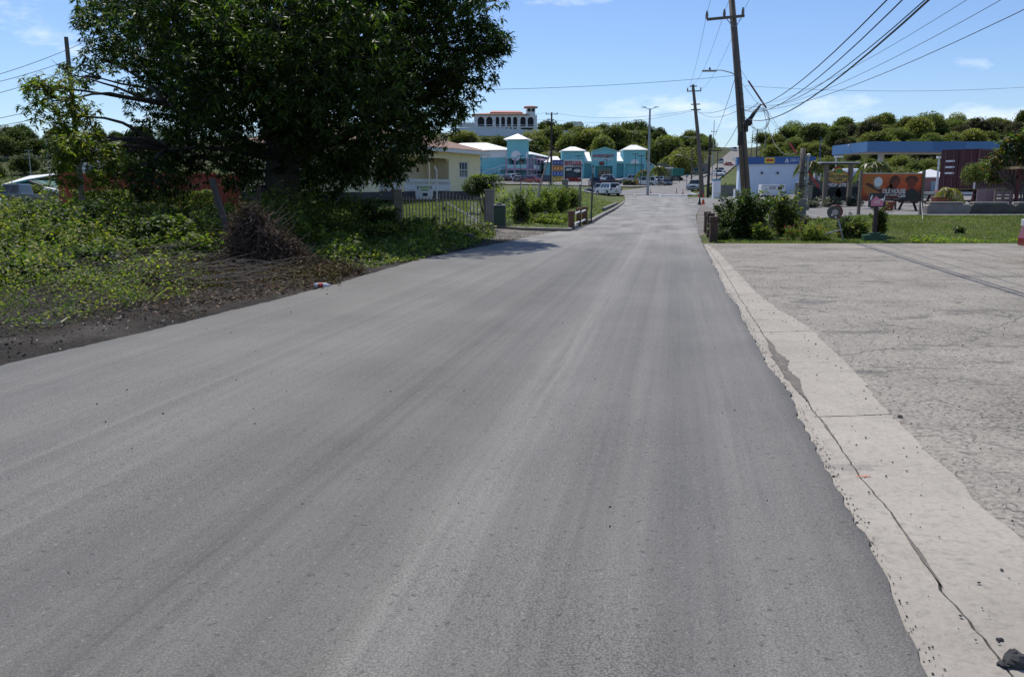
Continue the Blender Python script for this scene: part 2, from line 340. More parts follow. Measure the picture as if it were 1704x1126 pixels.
def conc(name, c0, c1, c2, crk, pits, patch, dark=(.10, .092, .085)):
    m, t, b, o = nodes(name); MC[name] = m; g = N(t, 'ShaderNodeTexCoord').outputs['Object']
    c = ramp(t, noise(t, g, .6, 8, .62), [(.3, c0), (.5, c1), (.7, c2)])
    c = mixc(t, 1.0, c, ramp(t, noise(t, g, 35, 5, .7), [(.3, .86 if name == 'slab' else .66), (.7, 1.1 if name == 'slab' else 1.28)]), 'MULTIPLY')
    w = N(t, 'ShaderNodeMix', data_type='RGBA', blend_type='LINEAR_LIGHT'); w.inputs[0].default_value = .13; t.links.new(g, w.inputs['A'])
    nn = N(t, 'ShaderNodeTexNoise'); nn.inputs['Scale'].default_value = 3.5; nn.inputs['Detail'].default_value = 6; t.links.new(g, nn.inputs['Vector']); t.links.new(nn.outputs[1], w.inputs['B'])
    h = None
    for sc, wd, lo, am in ((.30, .004, .40, .8), (2.1, .012, .47, .9), (7.5, .045, .55, .8), (15, .09, .58, .6)):
        v = N(t, 'ShaderNodeTexVoronoi', feature='DISTANCE_TO_EDGE'); v.inputs['Scale'].default_value = sc; t.links.new(w.outputs[2], v.inputs['Vector'])
        k = ramp(t, v.outputs[0], [(0.0, 1.0), (wd, 0.0)])
        msk = ramp(t, noise(t, g, .9 + sc * .25, 5, .6), [(lo, 0.0), (lo + .08, 1.0)])
        k = math_(t, 'MULTIPLY', math_(t, 'MULTIPLY', k, msk), am * crk); c = mixc(t, k, c, dark); h = k if h is None else math_(t, 'ADD', h, k)
    p = ramp(t, noise(t, g, 24, 5, .8), [(.54, 0.0), (.62, 1.0)]); pm = ramp(t, noise(t, g, .8, 4, .6), [(.38, .3), (.6, 1.0)])
    p = math_(t, 'MULTIPLY', math_(t, 'MULTIPLY', p, pm), pits); c = mixc(t, p, c, dark)
    q = ramp(t, noise(t, g, .8, 10, .78, (.7, 1.5, 1)), [(.565, 0.0), (.60, 1.0)]); q = math_(t, 'MULTIPLY', q, patch); c = mixc(t, q, c, (.17, .158, .145))
    t.links.new(c, b.inputs['Base Color']); b.inputs['Roughness'].default_value = .9; b.inputs['Specular IOR Level'].default_value = .25
    hh = math_(t, 'SUBTRACT', math_(t, 'MULTIPLY', noise(t, g, 14, 8, .72), .8), math_(t, 'ADD', h, math_(t, 'ADD', p, q))); bump(t, b, hh, .22 if name == 'slab' else .6, .02)
conc('lot', (.245, .222, .19), (.312, .283, .243), (.362, .328, .28), 1.0, .8, .85)
conc('slab', (.30, .272, .232), (.375, .340, .292), (.43, .39, .335), .15, .30, .42)
conc('old_asphalt', (.17, .165, .158), (.21, .203, .195), (.255, .245, .23), .4, .3, .4)
conc('gravel', (.12, .105, .09), (.18, .16, .14), (.26, .24, .21), .1, .9, .6)

# terrain: one sheet to the horizon
def axis(segs):
    o = []
    for a, b_, s in segs: o += list(np.arange(a, b_, s))
    return np.array(o + [segs[-1][1]], float)
gx = axis([(-2600, -460, 160), (-460, -60, 7), (-60, 60, 1.0), (60, 420, 6), (420, 2600, 160)])
gy = axis([(-400, 0, 40), (0, 45, .9), (45, 130, 2.5), (130, 520, 6), (520, 3600, 110)])
X, Y = np.meshgrid(gx, gy); Z = Gv(X, Y)
hill = np.clip((Y - 245) / 80, 0, 1) * np.clip((700 - Y) / 150, 0, 1); px_ = 852 + FE * X / np.clip(Y, 1, None)
corr = np.clip(np.abs(px_ - 1205) / 45 - .6, 0, 1); Z = Z + hill * corr * vnoise(X, Y, .06, 3) * 1.6
V = np.stack([X, Y, Z], -1).reshape(-1, 3); nx = len(gx); ny = len(gy)
ii, jj = np.meshgrid(np.arange(nx - 1), np.arange(ny - 1)); a = (jj * nx + ii).ravel()
terrain = npmesh('ground', V, np.stack([a, a + 1, a + nx + 1, a + nx], 1), MC['terrain'], smooth=True, kind='structure')

def sheet(name, L_, R_, ys, m, lift, nx=8, jag=0.0, skirt=0.0, seed=1, kind='structure', jl=True):
    """a draped sheet between two edge curves given as lists of (y, x)"""
    L_ = sorted(L_); R_ = sorted(R_); ys = np.array(ys, float)
    xl = np.interp(ys, *zip(*L_)); xr = np.interp(ys, *zip(*R_))
    if jag:
        q = lambda s: vnoise(ys, ys * .3, 5.0, s) * .3 + vnoise(ys, ys, 19, s + 5) * .45 + vnoise(ys, ys, 47, s + 7) * .25 + vnoise(ys, ys, 1.3, s + 9) * .9
        if jl: xl = xl + jag * q(seed)
        xr = xr + jag * q(seed + 1)
    f = np.linspace(0, 1, nx + 1)[None, :]; X = xl[:, None] * (1 - f) + xr[:, None] * f; Y = np.repeat(ys[:, None], nx + 1, 1)
    Z = Gv(X, Y) + lift + np.clip((Y - 60) * .0016, 0, .3)
    if skirt:
        X = np.concatenate([X[:, :1] - .025, X, X[:, -1:] + .02], 1); Y = np.concatenate([Y[:, :1], Y, Y[:, -1:]], 1); Z = np.concatenate([Z[:, :1] - skirt, Z, Z[:, -1:] - skirt], 1)
    k = X.shape[1]; V = np.stack([X, Y, Z], -1).reshape(-1, 3)
    ii, jj = np.meshgrid(np.arange(k - 1), np.arange(len(ys) - 1)); a = (jj * k + ii).ravel()
    o = npmesh(name, V, np.stack([a, a + 1, a + k + 1, a + k], 1), m)
    if kind: o['kind'] = kind
    return o
def edge(pix, far=()):
    return [(gp(x, y).y, gp(x, y).x) for x, y in pix] + [(D, XD(px, D)) for D, px in far]
LE = [(-12, -.1908 * 12 - 5.85)] + edge([(0, 615), (150, 577), (300, 543), (440, 507), (540, 481), (690, 436), (800, 413), (920, 388), (985, 373), (1022, 352)], [(81, 1040), (95, 1041), (112, 1040), (116.5, 1038)])
RE = [(-12, -.1908 * 12 + .86), (0, .86)] + edge([(1550, 1126), (1340, 710), (1250, 560), (1205, 480), (1180, 430), (1165, 400), (1161, 385)], [(47, 1160), (68, 1166), (80, 1158), (95, 1150), (112, 1143), (116.5, 1140)])
ysn = np.concatenate([np.arange(-10, 1, 1), np.arange(1, 30, .07), np.arange(30, 60, .5), np.arange(60, 116.5, 2), [116.5]])
road = sheet('road', LE, RE, ysn, MC['asphalt'], .032, 10, .045, .035, 3)
far = edge([], [(116.2, 1030), (125, 1010), (135, 1040), (142, 1062), (160, 1082), (180, 1108), (200, 1138), (218, 1160), (250, 1176), (312, 1191), (390, 1213), (450, 1221), (520, 1223)])
farR = edge([], [(116.2, 1150), (125, 1150), (135, 1150), (142, 1152), (160, 1166), (180, 1184), (200, 1196), (218, 1204), (250, 1213), (312, 1226), (390, 1232), (450, 1238), (520, 1239)])
sheet('hill_road', far, farR, np.concatenate([np.arange(116.2, 130, 2), np.arange(130, 522, 4)]), MC['old_asphalt'], .06, 8)
# supermarket forecourt, driveway
sheet('car_park', edge([], [(150, 500), (180, 560), (224, 640)]), edge([], [(150, 1000), (160, 1080), (172, 1108), (180, 1112), (200, 1140), (224, 1160)]), np.arange(156, 224, 3), MC['old_asphalt'], .04, 60)
sheet('driveway', edge([], [(117, 980), (123, 960), (128, 955)]), edge([], [(117, 1045), (123, 1050), (128, 1050)]), np.arange(117, 129, 1.5), MC['old_asphalt'], .03, 10)
# old paved lot on the right, dirt at its edge
OUT = [(-12, -.7), (0, 1.55)] + edge([(1704, 905), (1640, 850), (1560, 770), (1482, 692), (1425, 622), (1348, 548), (1300, 520), (1262, 492), (1225, 452), (1195, 420), (1175, 405)])
sheet('paved_lot', [(y, x - .04) for y, x in OUT], [(-12, 40), (24.4, 60)], np.concatenate([np.arange(-10, 4, 1), np.arange(4, 24.2, .4), [24.42]]), MC['lot'], .006, 60)
fc = sheet('forecourt', edge([], [(33, 1352), (40, 1335), (46, 1300), (60, 1195), (85, 1150), (104, 1148)]), edge([], [(33, 2400), (60, 2400), (104, 2300)]), np.concatenate([np.arange(33, 60, 1), np.arange(60, 105, 2)]), MC['old_asphalt'], .02, 70)
sheet('gravel_shoulder', edge([], [(28, 1161), (36, 1160), (60, 1163), (78, 1150)]), edge([], [(28, 1172), (36, 1182), (60, 1205), (78, 1200)]), np.arange(28, 78, 1), MC['gravel'], .014, 8, .05)
# driveway apron at the gate, dirt verge
sheet('gate_apron', edge([(690, 425), (740, 405), (700, 386), (690, 378)]), [(y, x) for y, x in LE if y < 60], np.arange(26.4, 34, .3), MC['gravel'], .012, 12, .04)
sheet('dirt_verge', [(-12, -30), (26, -30)], [(y, x + .15) for y, x in LE if y < 60], np.arange(-10, 27.5, .5), MC['soil'], .006, 40)
sheet('garden_path', edge([], [(34, 770), (50, 782), (60, 776)]), edge([], [(34, 795), (50, 800), (60, 790)]), np.arange(34, 60, 1), MC['old_asphalt'], .015, 2)

# concrete gutter: each slab its own piece
sheet('gutter_bed', [(y, x + .02) for y, x in RE], [(y, x + .05) for y, x in OUT], np.concatenate([np.arange(-3, 4, 1), np.arange(4, 24.2, .5)]), mat('gutter_dirt', (.045, .04, .035), .95, .3, 9), .003, 2)
gut = thing('concrete_gutter', 'shallow cracked concrete gutter strip between asphalt and old paving', 'gutter'); del gut['category'], gut['label']; gut['kind'] = 'structure'
CR = [(-12, -1.2), (0, 1.15)] + edge([(1685, 1126), (1570, 985), (1500, 884), (1420, 778), (1370, 706), (1310, 622), (1280, 572), (1235, 503), (1205, 452), (1180, 415)])
cuts = [-3.5, 1.2, 5.73, 9.25, 12.6, 15.2, 18.3, 21.4, 24.1]
CR.sort(); OUT.sort(); REs = sorted(RE)
def slab(y0, y1, A, B, g0, g1, z0, z1, tilt):
    ys = np.arange(y0 + .006, y1 - .006, .06); ys = np.append(ys, y1 - .006)
    sl = (y1 - y0) and tilt
    xa = np.interp(ys, *zip(*A)) + g0 + .014 * vnoise(ys, ys, 5, 21) + .010 * vnoise(ys, ys, 26, 22) + .006 * vnoise(ys, ys, 70, 25); xb = np.interp(ys, *zip(*B)) + g1 + (.014 * vnoise(ys, ys, 5, 21) + .010 * vnoise(ys, ys, 26, 22) + .006 * vnoise(ys, ys, 70, 25) if g1 < 0 else .018 * vnoise(ys, ys, 4, 23) + .016 * vnoise(ys, ys, 17, 24) + .01 * vnoise(ys, ys, 55, 26))
    n = len(ys); f = np.linspace(0, 1, 5); X = xa[:, None] * (1 - f) + xb[:, None] * f; Yg = ys[:, None] + (X - xa[:, None]) * sl + .012 * vnoise(X * 3, X * 7, 2, int(y0 * 7) % 90)
    Z = z0 * (1 - f)[None] + z1 * f[None] + 0 * X
    X = np.concatenate([X[:, :1], X, X[:, -1:]], 1); Yg = np.concatenate([Yg[:, :1], Yg, Yg[:, -1:]], 1); Z = np.concatenate([Z[:, :1] - .05, Z, Z[:, -1:] - .05], 1)
    V = np.stack([X, Yg, Z], -1).reshape(-1, 3); k = 7; ii, jj = np.meshgrid(np.arange(k - 1), np.arange(n - 1)); a = (jj * k + ii).ravel()
    return npmesh('slab', V, np.stack([a, a + 1, a + k + 1, a + k], 1), MC['slab'], gut)
for k in range(len(cuts) - 1):
    y0, y1 = cuts[k], cuts[k + 1]
    slab(y0, y1, REs, CR, -.08, -.0035, .02, .012, .06); slab(y0, y1, CR, OUT, .0035, .0, .012, .018, .10)

# dried silt lying along the crack
def silt(label, y0, y1, w, seed):
    ys = np.arange(y0, y1, .04); f = np.sin(np.pi * (ys - y0) / (y1 - y0 + .01)); xc = np.interp(ys, *zip(*CR)); a = xc - w * f * (.6 + .35 * vnoise(ys, ys, 5, seed) + .2 * vnoise(ys, ys, 22, seed + 1)); b_ = xc + w * f * (.55 + .4 * vnoise(ys, ys, 6, seed + 2) + .2 * vnoise(ys, ys, 25, seed + 3))
    V = np.stack([np.stack([a, ys, 0 * ys + .0195], 1), np.stack([b_, ys, 0 * ys + .0185], 1)], 1).reshape(-1, 3); k = np.arange(len(ys) - 1) * 2
    o = npmesh('dried_silt', V, np.stack([k, k + 1, k + 3, k + 2], 1), MC['silt']); tag(o, label, 'silt')
MC['silt'] = mat('silt', (.165, .145, .125), .95, .35, 14, bmp=.5, fine=60)
silt('long brown patch of dried silt along the gutter crack', 6.1, 8.9, .085, 301); silt('small silt patch on the gutter crack in the near right corner', 3.15, 3.75, .018, 321); silt('thin silt patch on the crack just behind the orange paint mark', 5.1, 5.7, .016, 331)
# loose crumbs of asphalt, one joined mass
def crumbs(name, pts, sz, m, **kw):
    base = np.array([(1, 0, 0), (-1, 0, 0), (0, 1, 0), (0, -1, 0), (0, 0, .7), (0, 0, -.7)], float); fs = np.array([(0, 2, 4), (2, 1, 4), (1, 3, 4), (3, 0, 4), (2, 0, 5), (1, 2, 5), (3, 1, 5), (0, 3, 5)])
    n = len(pts); s = sz * rng.uniform(.4, 1.5, (n, 1, 1)) ; a = rng.uniform(0, 6.28, n); ca, sa = np.cos(a), np.sin(a)
    B = base[None] * rng.uniform(.6, 1.3, (n, 1, 3)); Xr = B[..., 0] * ca[:, None] - B[..., 1] * sa[:, None]; Yr = B[..., 0] * sa[:, None] + B[..., 1] * ca[:, None]
    V = (np.stack([Xr, Yr, B[..., 2]], -1) * s + pts[:, None]).reshape(-1, 3); Q = (fs[None] + 6 * np.arange(n)[:, None, None]).reshape(-1, 3)
    return npmesh(name, V, Q, m, kind='stuff', **kw)
MC['crumb'] = mat('crumb', (.045, .045, .047), .9, .4)
ys = rng.uniform(2.2, 24, 900); xs = np.interp(ys, *zip(*CR)) + np.abs(rng.normal(0, 1.3, 900)) - .1
crumbs('asphalt_crumbs', np.stack([xs, ys, np.full(900, .022)], 1), .0065, MC['crumb'])
ys = rng.uniform(2.5, 26, 260); xs = rng.uniform(-5.5, .8, 260) + .19 * ys
crumbs('road_grit', np.stack([xs, ys, np.full(260, .036)], 1), .006, MC['crumb'])
ys = rng.uniform(2.2, 25, 1500); xs = np.interp(ys, *zip(*REs)) + rng.normal(.015, .022, 1500)
crumbs('asphalt_edge_crumbs', np.stack([xs, ys, np.full(1500, .022)], 1), .0042, MC['crumb'])
def lump(px, py, r, label):
    p = gp(px, py); mb = MB(); mb.blob((0, 0, r * .3), (r, r * .8, r * .42), 10, 6, .28); mb.blob((-r * .9, -.3 * r, r * .12), (r * .4, r * .35, r * .22), 8, 5, .3)
    o = mb.build('asphalt_lump', MC['crumb']); o.location = (p.x, p.y, .012); tag(o, label, 'asphalt lump')
lump(1690, 1108, .055, 'largest black lump of broken asphalt on the concrete gutter in the near right corner')
lump(1664, 1070, .014, 'small black asphalt piece just behind the largest lump on the gutter')
lump(1498, 696, .018, 'black asphalt piece lying at the outer edge of the gutter beside a cross crack')
# survey mark: flat orange paint
mk = MB(); p = gp(1436, 797); mk.box((p.x, p.y, .0185), (.085, .006, .002), .12); mk.box((p.x + .01, p.y, .0195), (.03, .005, .002), .9)
tag(mk.build('paint_mark', mat('orange_paint', (.75, .22, .12), .8)), 'faint orange spray paint survey mark on the gutter crack', 'paint mark')
# ================================================================ VEGETATION
MC['mango'] = leafmat('mango_leaf', (.014, .026, .008), (.05, .082, .02), .42, (.13, .17, .04), .5, .35)
MC['weed'] = leafmat('weed_leaf', (.036, .058, .015), (.115, .15, .04), .38, (.34, .31, .07), .62, .25)
MC['vine'] = leafmat('vine_leaf', (.055, .10, .02), (.185, .23, .05), .44, (.30, .27, .05), .62, .25)
MC['darkleaf'] = leafmat('dark_shrub_leaf', (.025, .045, .013), (.065, .10, .027), .36, (.12, .17, .04), .55, .3)
MC['grass'] = leafmat('grass_blade', (.075, .115, .028), (.15, .185, .05), .35, (.3, .27, .12), .6, .3)
MC['acacia'] = leafmat('hill_tree_leaf', (.10, .12, .04), (.225, .235, .09), .25, (.15, .16, .06), .7, .2, orand=True)
MC['acacia_dark'] = leafmat('hill_tree_leaf_dark', (.045, .066, .018), (.10, .128, .036), .2, (.09, .1, .04), .7, .2, orand=True)
MC['acacia_dry'] = leafmat('hill_tree_leaf_dry', (.06, .055, .035), (.10, .09, .055), .2, (.15, .14, .08), .8, .2)
MC['palm'] = leafmat('palm_leaf', (.05, .08, .02), (.12, .15, .03), .35, (.28, .2, .05), .4)
MC['bark'] = wood('bark', (.060, .050, .040), 1.2); MC['twig'] = wood('dead_twig', (.17, .135, .105), 3); MC['greybark'] = wood('grey_bark', (.13, .115, .10), 2)

def limb(mb, p, q, r0, r1, n=8, bow=.25, seg=6):
    p, q = Vector(p), Vector(q); d = (q - p).length; off = Vector((random.uniform(-1, 1), random.uniform(-1, 1), random.uniform(.1, 1))) * d * bow * .5
    pts = [p.lerp(q, k / seg) + off * math.sin(math.pi * k / seg) + Vector([random.uniform(-1, 1) * d * .015 for _ in range(3)]) for k in range(seg + 1)]
    mb.tube(pts, [r0 + (r1 - r0) * (k / seg) for k in range(seg + 1)], n); return pts
# ---- the mango tree
base = gat(466, 28.0); BL = [(470, 60, 28, 3.2), (310, 80, 27, 2.2), (640, 70, 28, 2.7), (215, 45, 28, 1.4), (745, 50, 28, 1.7), (400, -90, 28, 3.5), (610, -100, 28, 3.2),
 (285, 165, 27, 1.4), (420, 190, 26, 2.3), (580, 190, 26, 2.3), (690, 170, 28, 1.5), (345, 235, 29.5, 1.3), (245, 240, 29, .8), (535, 245, 31, 1.5), (540, 303, 29, .75), (592, 286, 28, .55), (498, 318, 30, .6), (420, 300, 29, .7), (300, 262, 28, .6), (630, 250, 25.5, 1.0), (700, 225, 27.5, .75),
 (780, 105, 27, .95), (812, 68, 27, .62), (750, 150, 27.5, .9), (725, -40, 28, 2), (172, 95, 29, .7), (160, 20, 28.5, .7), (88, 170, 26, .8), (62, 148, 26, .45), (115, 195, 26, .75), (140, 228, 26, .7), (140, 270, 25, 1.0), (200, 298, 25, .8), (170, 262, 25.5, .7), (255, 298, 26, .7), (108, 250, 25, .55),
 (650, 285, 25.5, .5), (575, 272, 27, .6), (500, 292, 32, .7), (400, 285, 32, .9), (350, 100, 33, 2.6), (550, 100, 33, 2.8), (680, 120, 32, 1.9), (400, 130, 23.5, 2.0), (560, 110, 23.5, 2.1), (470, 20, 23.5, 2.2), (300, -20, 25, 2.4), (290, 290, 30, .8), (757, 190, 28, .45), (835, 75, 27, .3), (120, 130, 27.5, .55)]
BL = [(a, b_, (c_ + 3.4 if a < 430 and b_ < 225 and c_ > 26.5 else c_ + 1.8 if a < 430 and b_ < 225 and c_ <= 26 and r_ > 1 else c_), (r_ * 1.1 if a < 430 and b_ < 225 and c_ > 26.5 else r_)) for a, b_, c_, r_ in BL]
tree = thing('mango_tree', 'huge dark spreading mango tree whose crown fills the upper left of the photo', 'tree', base)
lt = []; tr = MB(); br = MB(); C0 = []
bpos = [(at(a, b_, c_) - base, r) for a, b_, c_, r in BL]
for p, r in bpos:
    n = int((120 if r > 1 else 105) * r * r) + 22; C = inball(n, p, (r * 1.08, r * 1.08, r * .92), .45)
    C = C + rng.normal(size=C.shape) * r * .10
    C0.append(C)
C0 = np.concatenate(C0); C0 = C0[C0[:, 2] > .95]
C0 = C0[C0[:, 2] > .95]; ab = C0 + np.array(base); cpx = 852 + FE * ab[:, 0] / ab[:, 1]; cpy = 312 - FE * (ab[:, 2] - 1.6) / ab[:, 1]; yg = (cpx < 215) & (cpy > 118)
V, Q = tufts(C0[~yg], 12, .23, .058, -.45); npmesh('leaves', V, Q, MC['mango'], tree, kind='stuff')
V, Q = tufts(C0[yg], 11, .20, .055, -.3); npmesh('sunlit_leaves', V, Q, leafmat('sunlit_mango_leaf', (.06, .09, .018), (.17, .21, .045), .5, (.30, .24, .08), .5, .35), tree, kind='stuff', label='lighter yellow green leaves on the low left boughs')  # sunlight on the low left clusters is put into this yellow green leaf colour
fork = Vector((.15, 0, 2.6)); f2 = Vector((-.25, .1, 2.4))
tr.tube([(0, 0, -.15), (.02, 0, .4), (.05, .02, 1.2), (.1, 0, 2.0), (.15, 0, 2.7)], [.85, .62, .54, .55, .5], 14)
for a in range(7): tr.tube([(.45 * math.cos(a * .9), .45 * math.sin(a * .9), .35), (.95 * math.cos(a * .9 + .2), .95 * math.sin(a * .9 + .2), -.1)], [.2, .07], 7)
tr.blob((-.45, -.25, 1.35), (.3, .25, .3), 10, 7, .12)
tr.build('trunk', MC['bark'], tree, smooth=True)
mains = [(Vector((-3.4, -.2, 4.2)), .22), (Vector((-2.0, .5, 6.0)), .3), (Vector((.5, .8, 6.5)), .34), (Vector((2.8, 0, 5.6)), .3), (Vector((.2, -2.2, 5.5)), .26), (Vector((3.4, -.6, 3.6)), .2), (Vector((-3.4, -.6, 2.8)), .12), (Vector((.8, 3.5, 5)), .26)]
for q, r in mains:
    mb = MB(); pts = limb(mb, fork + Vector((q.x * .02, q.y * .02, -.25)), q, r, r * .28, 10, .18); mb.build('branch', MC['bark'], tree, smooth=True)
for k, (p, r) in enumerate(bpos):
    q, mr = min(mains, key=lambda z: (z[0] - p).length)
    pts = limb(br, q if (q - p).length > .3 else q * .8, p, .06 + .02 * min(r, 2), .02, 6, .22)
    for _ in range(int(3 + r * 3)):
        e = p + Vector([random.gauss(0, 1) for _ in range(3)]).normalized() * r * .85; limb(br, pts[-2], e, .03, .008, 4, .3, 4)
# bare sweeping twig on the left
limb(br, at(232, 162, 26) - base, at(105, 118, 26) - base, .05, .01, 5, .2); limb(br, at(150, 148, 26) - base, at(85, 100, 26) - base, .02, .006, 4, .3)
limb(br, at(280, 310, 26) - base, at(165, 300, 25) - base, .07, .02, 6, .2)
br.build('boughs', MC['bark'], tree, smooth=True, kind='stuff')

# ---- generic shrub
def shrub(name, label, cat, px, D, w, h, m, n, ln, wd, lobes=8, dz=0, group=None, zb=.1, stem=True, z=None, dp=.7, stalk=.25):
    b0 = gat(px, D); b0.z += dz
    if z is not None: b0.z = z
    t_ = thing(name, label, cat, b0, 0, group); Ls = []; st = MB(); spg = MB()
    for k in range(lobes):
        a = random.uniform(0, 6.28); rr = random.uniform(.1, .68) ; cx = math.cos(a) * rr * w / 2; cy = math.sin(a) * rr * w / 2 * dp
        top = h * (1 - .45 * (rr / .62) ** 2) * random.uniform(.8, 1.08); r = random.uniform(.2, .34) * w * .8
        c = Vector((cx, cy, top * .52)); Ls.append(inball(n // lobes, c, (r, r * dp, top * .56), .2))
        if stem: limb(st, (cx * .15, cy * .15, 0), c, .02 + .01 * h, .008, 5, .25, 4)
    for k in range(int(lobes * 1.6) if stem else 0):
        a = random.uniform(0, 6.28); s0 = np.array([math.cos(a) * w * .3, math.sin(a) * w * .3 * dp, h * random.uniform(.35, .8)]); dv = np.array([math.cos(a) * .6 * w * .3, math.sin(a) * .6 * w * .3, h * random.uniform(.1, .4)])
        f = rng.uniform(0, 1, (max(8, n // 90), 1)); Ls.append(s0 + dv * f + rng.normal(0, ln * .35, (len(f), 3))); limb(spg, s0, s0 + dv, .008, .003, 4, .2, 3)
    P = np.concatenate(Ls); P = P[P[:, 2] > .02]; V, Q = leaves(P, rdir(len(P), zb, .5), ln, wd, np.array([0, 0, 1.0]))
    npmesh('foliage', V, Q, m, t_)
    if spg.v: spg.build('sprigs', MC['greybark'], t_, kind='stuff')
    if stem and st.v: st.build('stem', MC['greybark'], t_)
    return t_
def blades(name, n, x0, x1, y0, y1, test, ln, wd=.012, m='grass', zb=1.3, nz=0):
    x = rng.uniform(x0, x1, n); y = rng.uniform(y0, y1, n); px = 852 + FE * x / y; k = test(px, x, y); x, y = x[k], y[k]
    h = ln * (1 + .4 * vnoise(x, y, 1.3, 12))
    V, Q = leaves(np.stack([x, y, Gv(x, y) + nz], 1), rdir(len(x), zb, .5), h, wd); return npmesh(name, V, Q, MC[m], kind='stuff')
# ---- ground cover on the left verge
bx = [-400, 0, 60, 150, 300, 390, 500, 560, 650, 720, 760, 810, 860]; by = [620, 566, 552, 534, 492, 466, 436, 455, 442, 426, 414, 400, 385]
def cover(name, n, m, x0, x1, y0, y1, test, hf, ln, wd, zb=.3, zs=.5, hb=1.0):
    x = rng.uniform(x0, x1, n); y = rng.uniform(y0, y1, n); px = 852 + FE * x / y; py = 312 + 1.6 * FE / y; k = test(px, py, x, y)
    x, y, px, py = x[k], y[k], px[k], py[k]; h = hf(x, y, px, py); z = Gv(x, y) + h * rng.uniform(0, 1, len(x)) ** hb
    sc_ = np.clip(.45 + (y - 9) * .05, .45, 1.15); V, Q = leaves(np.stack([x, y, z], 1), rdir(len(x), zb, zs), ln * sc_, wd * sc_, np.array([0, 0, 1.0])); return npmesh(name, V, Q, m, kind='stuff')
lh = lambda x, y, px, py: np.where(px > 600, .45, 1) * (1.4 + np.clip((y - 17) / 8, 0, 1) * .7) * np.clip(.30 + .55 * vnoise(x, y, .9, 31) + .34 * vnoise(x, y, 2.6, 32), .04, 1.3) * np.clip((np.interp(px, bx, by) - py) / 22, .12, 1) * np.clip((34 - y) / 6 + .6, .5, 1.0)
inl = lambda px, py, x, y: (py < np.interp(px, bx, by) + 7 * vnoise(x, y, 2.2, 33)) & (px < 830) & (px > -260) & ~((px > 655) & (y > 31.3)) & ~((px > 440) & (y > 30.8))
cover('weeds', 175000, MC['weed'], -24, -.6, 9, 42, inl, lh, .105, .07, .25, .5, .5)
cover('weed_leaves_low', 60000, MC['vine'], -18, -.6, 9, 30, inl, lambda *a: lh(*a) * .9, .075, .055, .4, .6, .4)
# mulch and dead litter
sb = lambda px, py, x, y: (py > np.interp(px, bx, by) - 34) & (x < np.interp(y, *zip(*sorted(LE))) - .05 - .12 * np.abs(vnoise(x, y, 3, 8)))
def litter(n, m, test, y0, y1, ln, wd, name, z=.03, hz=.05):
    y = rng.uniform(y0, y1, n); x = rng.uniform(-14, 2, n); px = 852 + FE * x / y; py = 312 + 1.6 * FE / y; k = test(px, py, x, y); x, y, px = x[k], y[k], px[k]
    V, Q = leaves(np.stack([x, y, z + rng.uniform(0, hz, len(x)) + np.clip(vnoise(x, y, 2, 5), 0, 1) * .10 * ((px > 150) & (px < 560))], 1), rdir(len(x), .05, .25), ln, wd); return npmesh(name, V, Q, m, kind='stuff')
MC['litter'] = leafmat('brown_litter', (.04, .024, .016), (.17, .10, .06), .05, (.42, .32, .22), .9, .1)
MC['blacklitter'] = leafmat('black_chips', (.012, .011, .010), (.09, .085, .08), .0, (.34, .33, .31), .9, .1)
litter(46000, MC['litter'], lambda px, py, x, y: sb(px, py, x, y) & (px > 110) & (px < 600), 10, 24, .085, .014, 'bark_mulch')
litter(34000, MC['blacklitter'], sb, 7, 30, .035, .022, 'soil_clods')
MC['dead'] = leafmat('dead_brush', (.03, .018, .012), (.13, .085, .055), .05, (.36, .28, .2), .9, .1)
def ridge(name, n, px0, px1, D0, D1, hmax, ln, wd, m):
    px = rng.uniform(px0, px1, n); f = rng.normal(.5, .2, n); D = D0 + (D1 - D0) * f; x = (px - 852) / FE * D; hh_ = hmax * np.exp(-((f - .5) / .25) ** 2) * np.clip(.75 + .6 * vnoise(x, D, 1.6, 91), .15, 1.5) * np.clip((px - px0) / 90, .2, 1)
    V, Q = leaves(np.stack([x, D, .02 + hh_ * rng.uniform(0, 1, n) ** .7], 1), rdir(n, .05, .45), ln, wd); npmesh(name, V, Q, m, kind='stuff')
ridge('dead_vines', 24000, 60, 415, 13.4, 17.2, .42, .16, .010, MC['dead'])
ridge('dry_leaves', 9000, 150, 560, 13.2, 17.0, .30, .07, .03, leafmat('dry_leaf', (.06, .035, .02), (.16, .11, .06), .15, (.3, .24, .12), .8, .2))
# dead sticks
def sticks(name, n, px0, px1, D0, D1, ln, h, m, r=.006, dirs=None):
    mb = MB()
    for _ in range(n):
        D = random.uniform(D0, D1); p = gat(random.uniform(px0, px1), D); p.z += random.uniform(.02, h); a = random.gauss(dirs[0], dirs[1]) if dirs else random.uniform(0, 6.28); l = random.uniform(.4, 1) * ln
        d = Vector((math.cos(a), math.sin(a), random.gauss(0, .15))) * l; mid = p + d * .5 + Vector([random.uniform(-.1, .1) * l for _ in range(3)]); q = p + d; q.z = max(q.z, .02)
        mb.tube([p, mid, q], [r * random.uniform(.8, 1.8), r, r * .5], 4, False)
    return mb.build(name, m, kind='stuff')
sticks('dead_sticks', 260, 60, 400, 13.0, 17, 1.5, .38, MC['twig'], .006, (.25, .35))
sticks('dead_sticks', 160, -60, 130, 13, 19, 1.3, .4, MC['twig'], .005)
lg = MB(); a_ = gp(210, 478); b_ = gp(228, 470); lg.tube([at(85, 480, 14.3), at(150, 468, 14.5), at(230, 452, 14.8)], [.03, .045, .03], 7)
tag(lg.build('fallen_branch', wood('black_branch', (.03, .026, .022), 3)), 'long black fallen branch lying across the weeds near the dirt verge', 'branch')
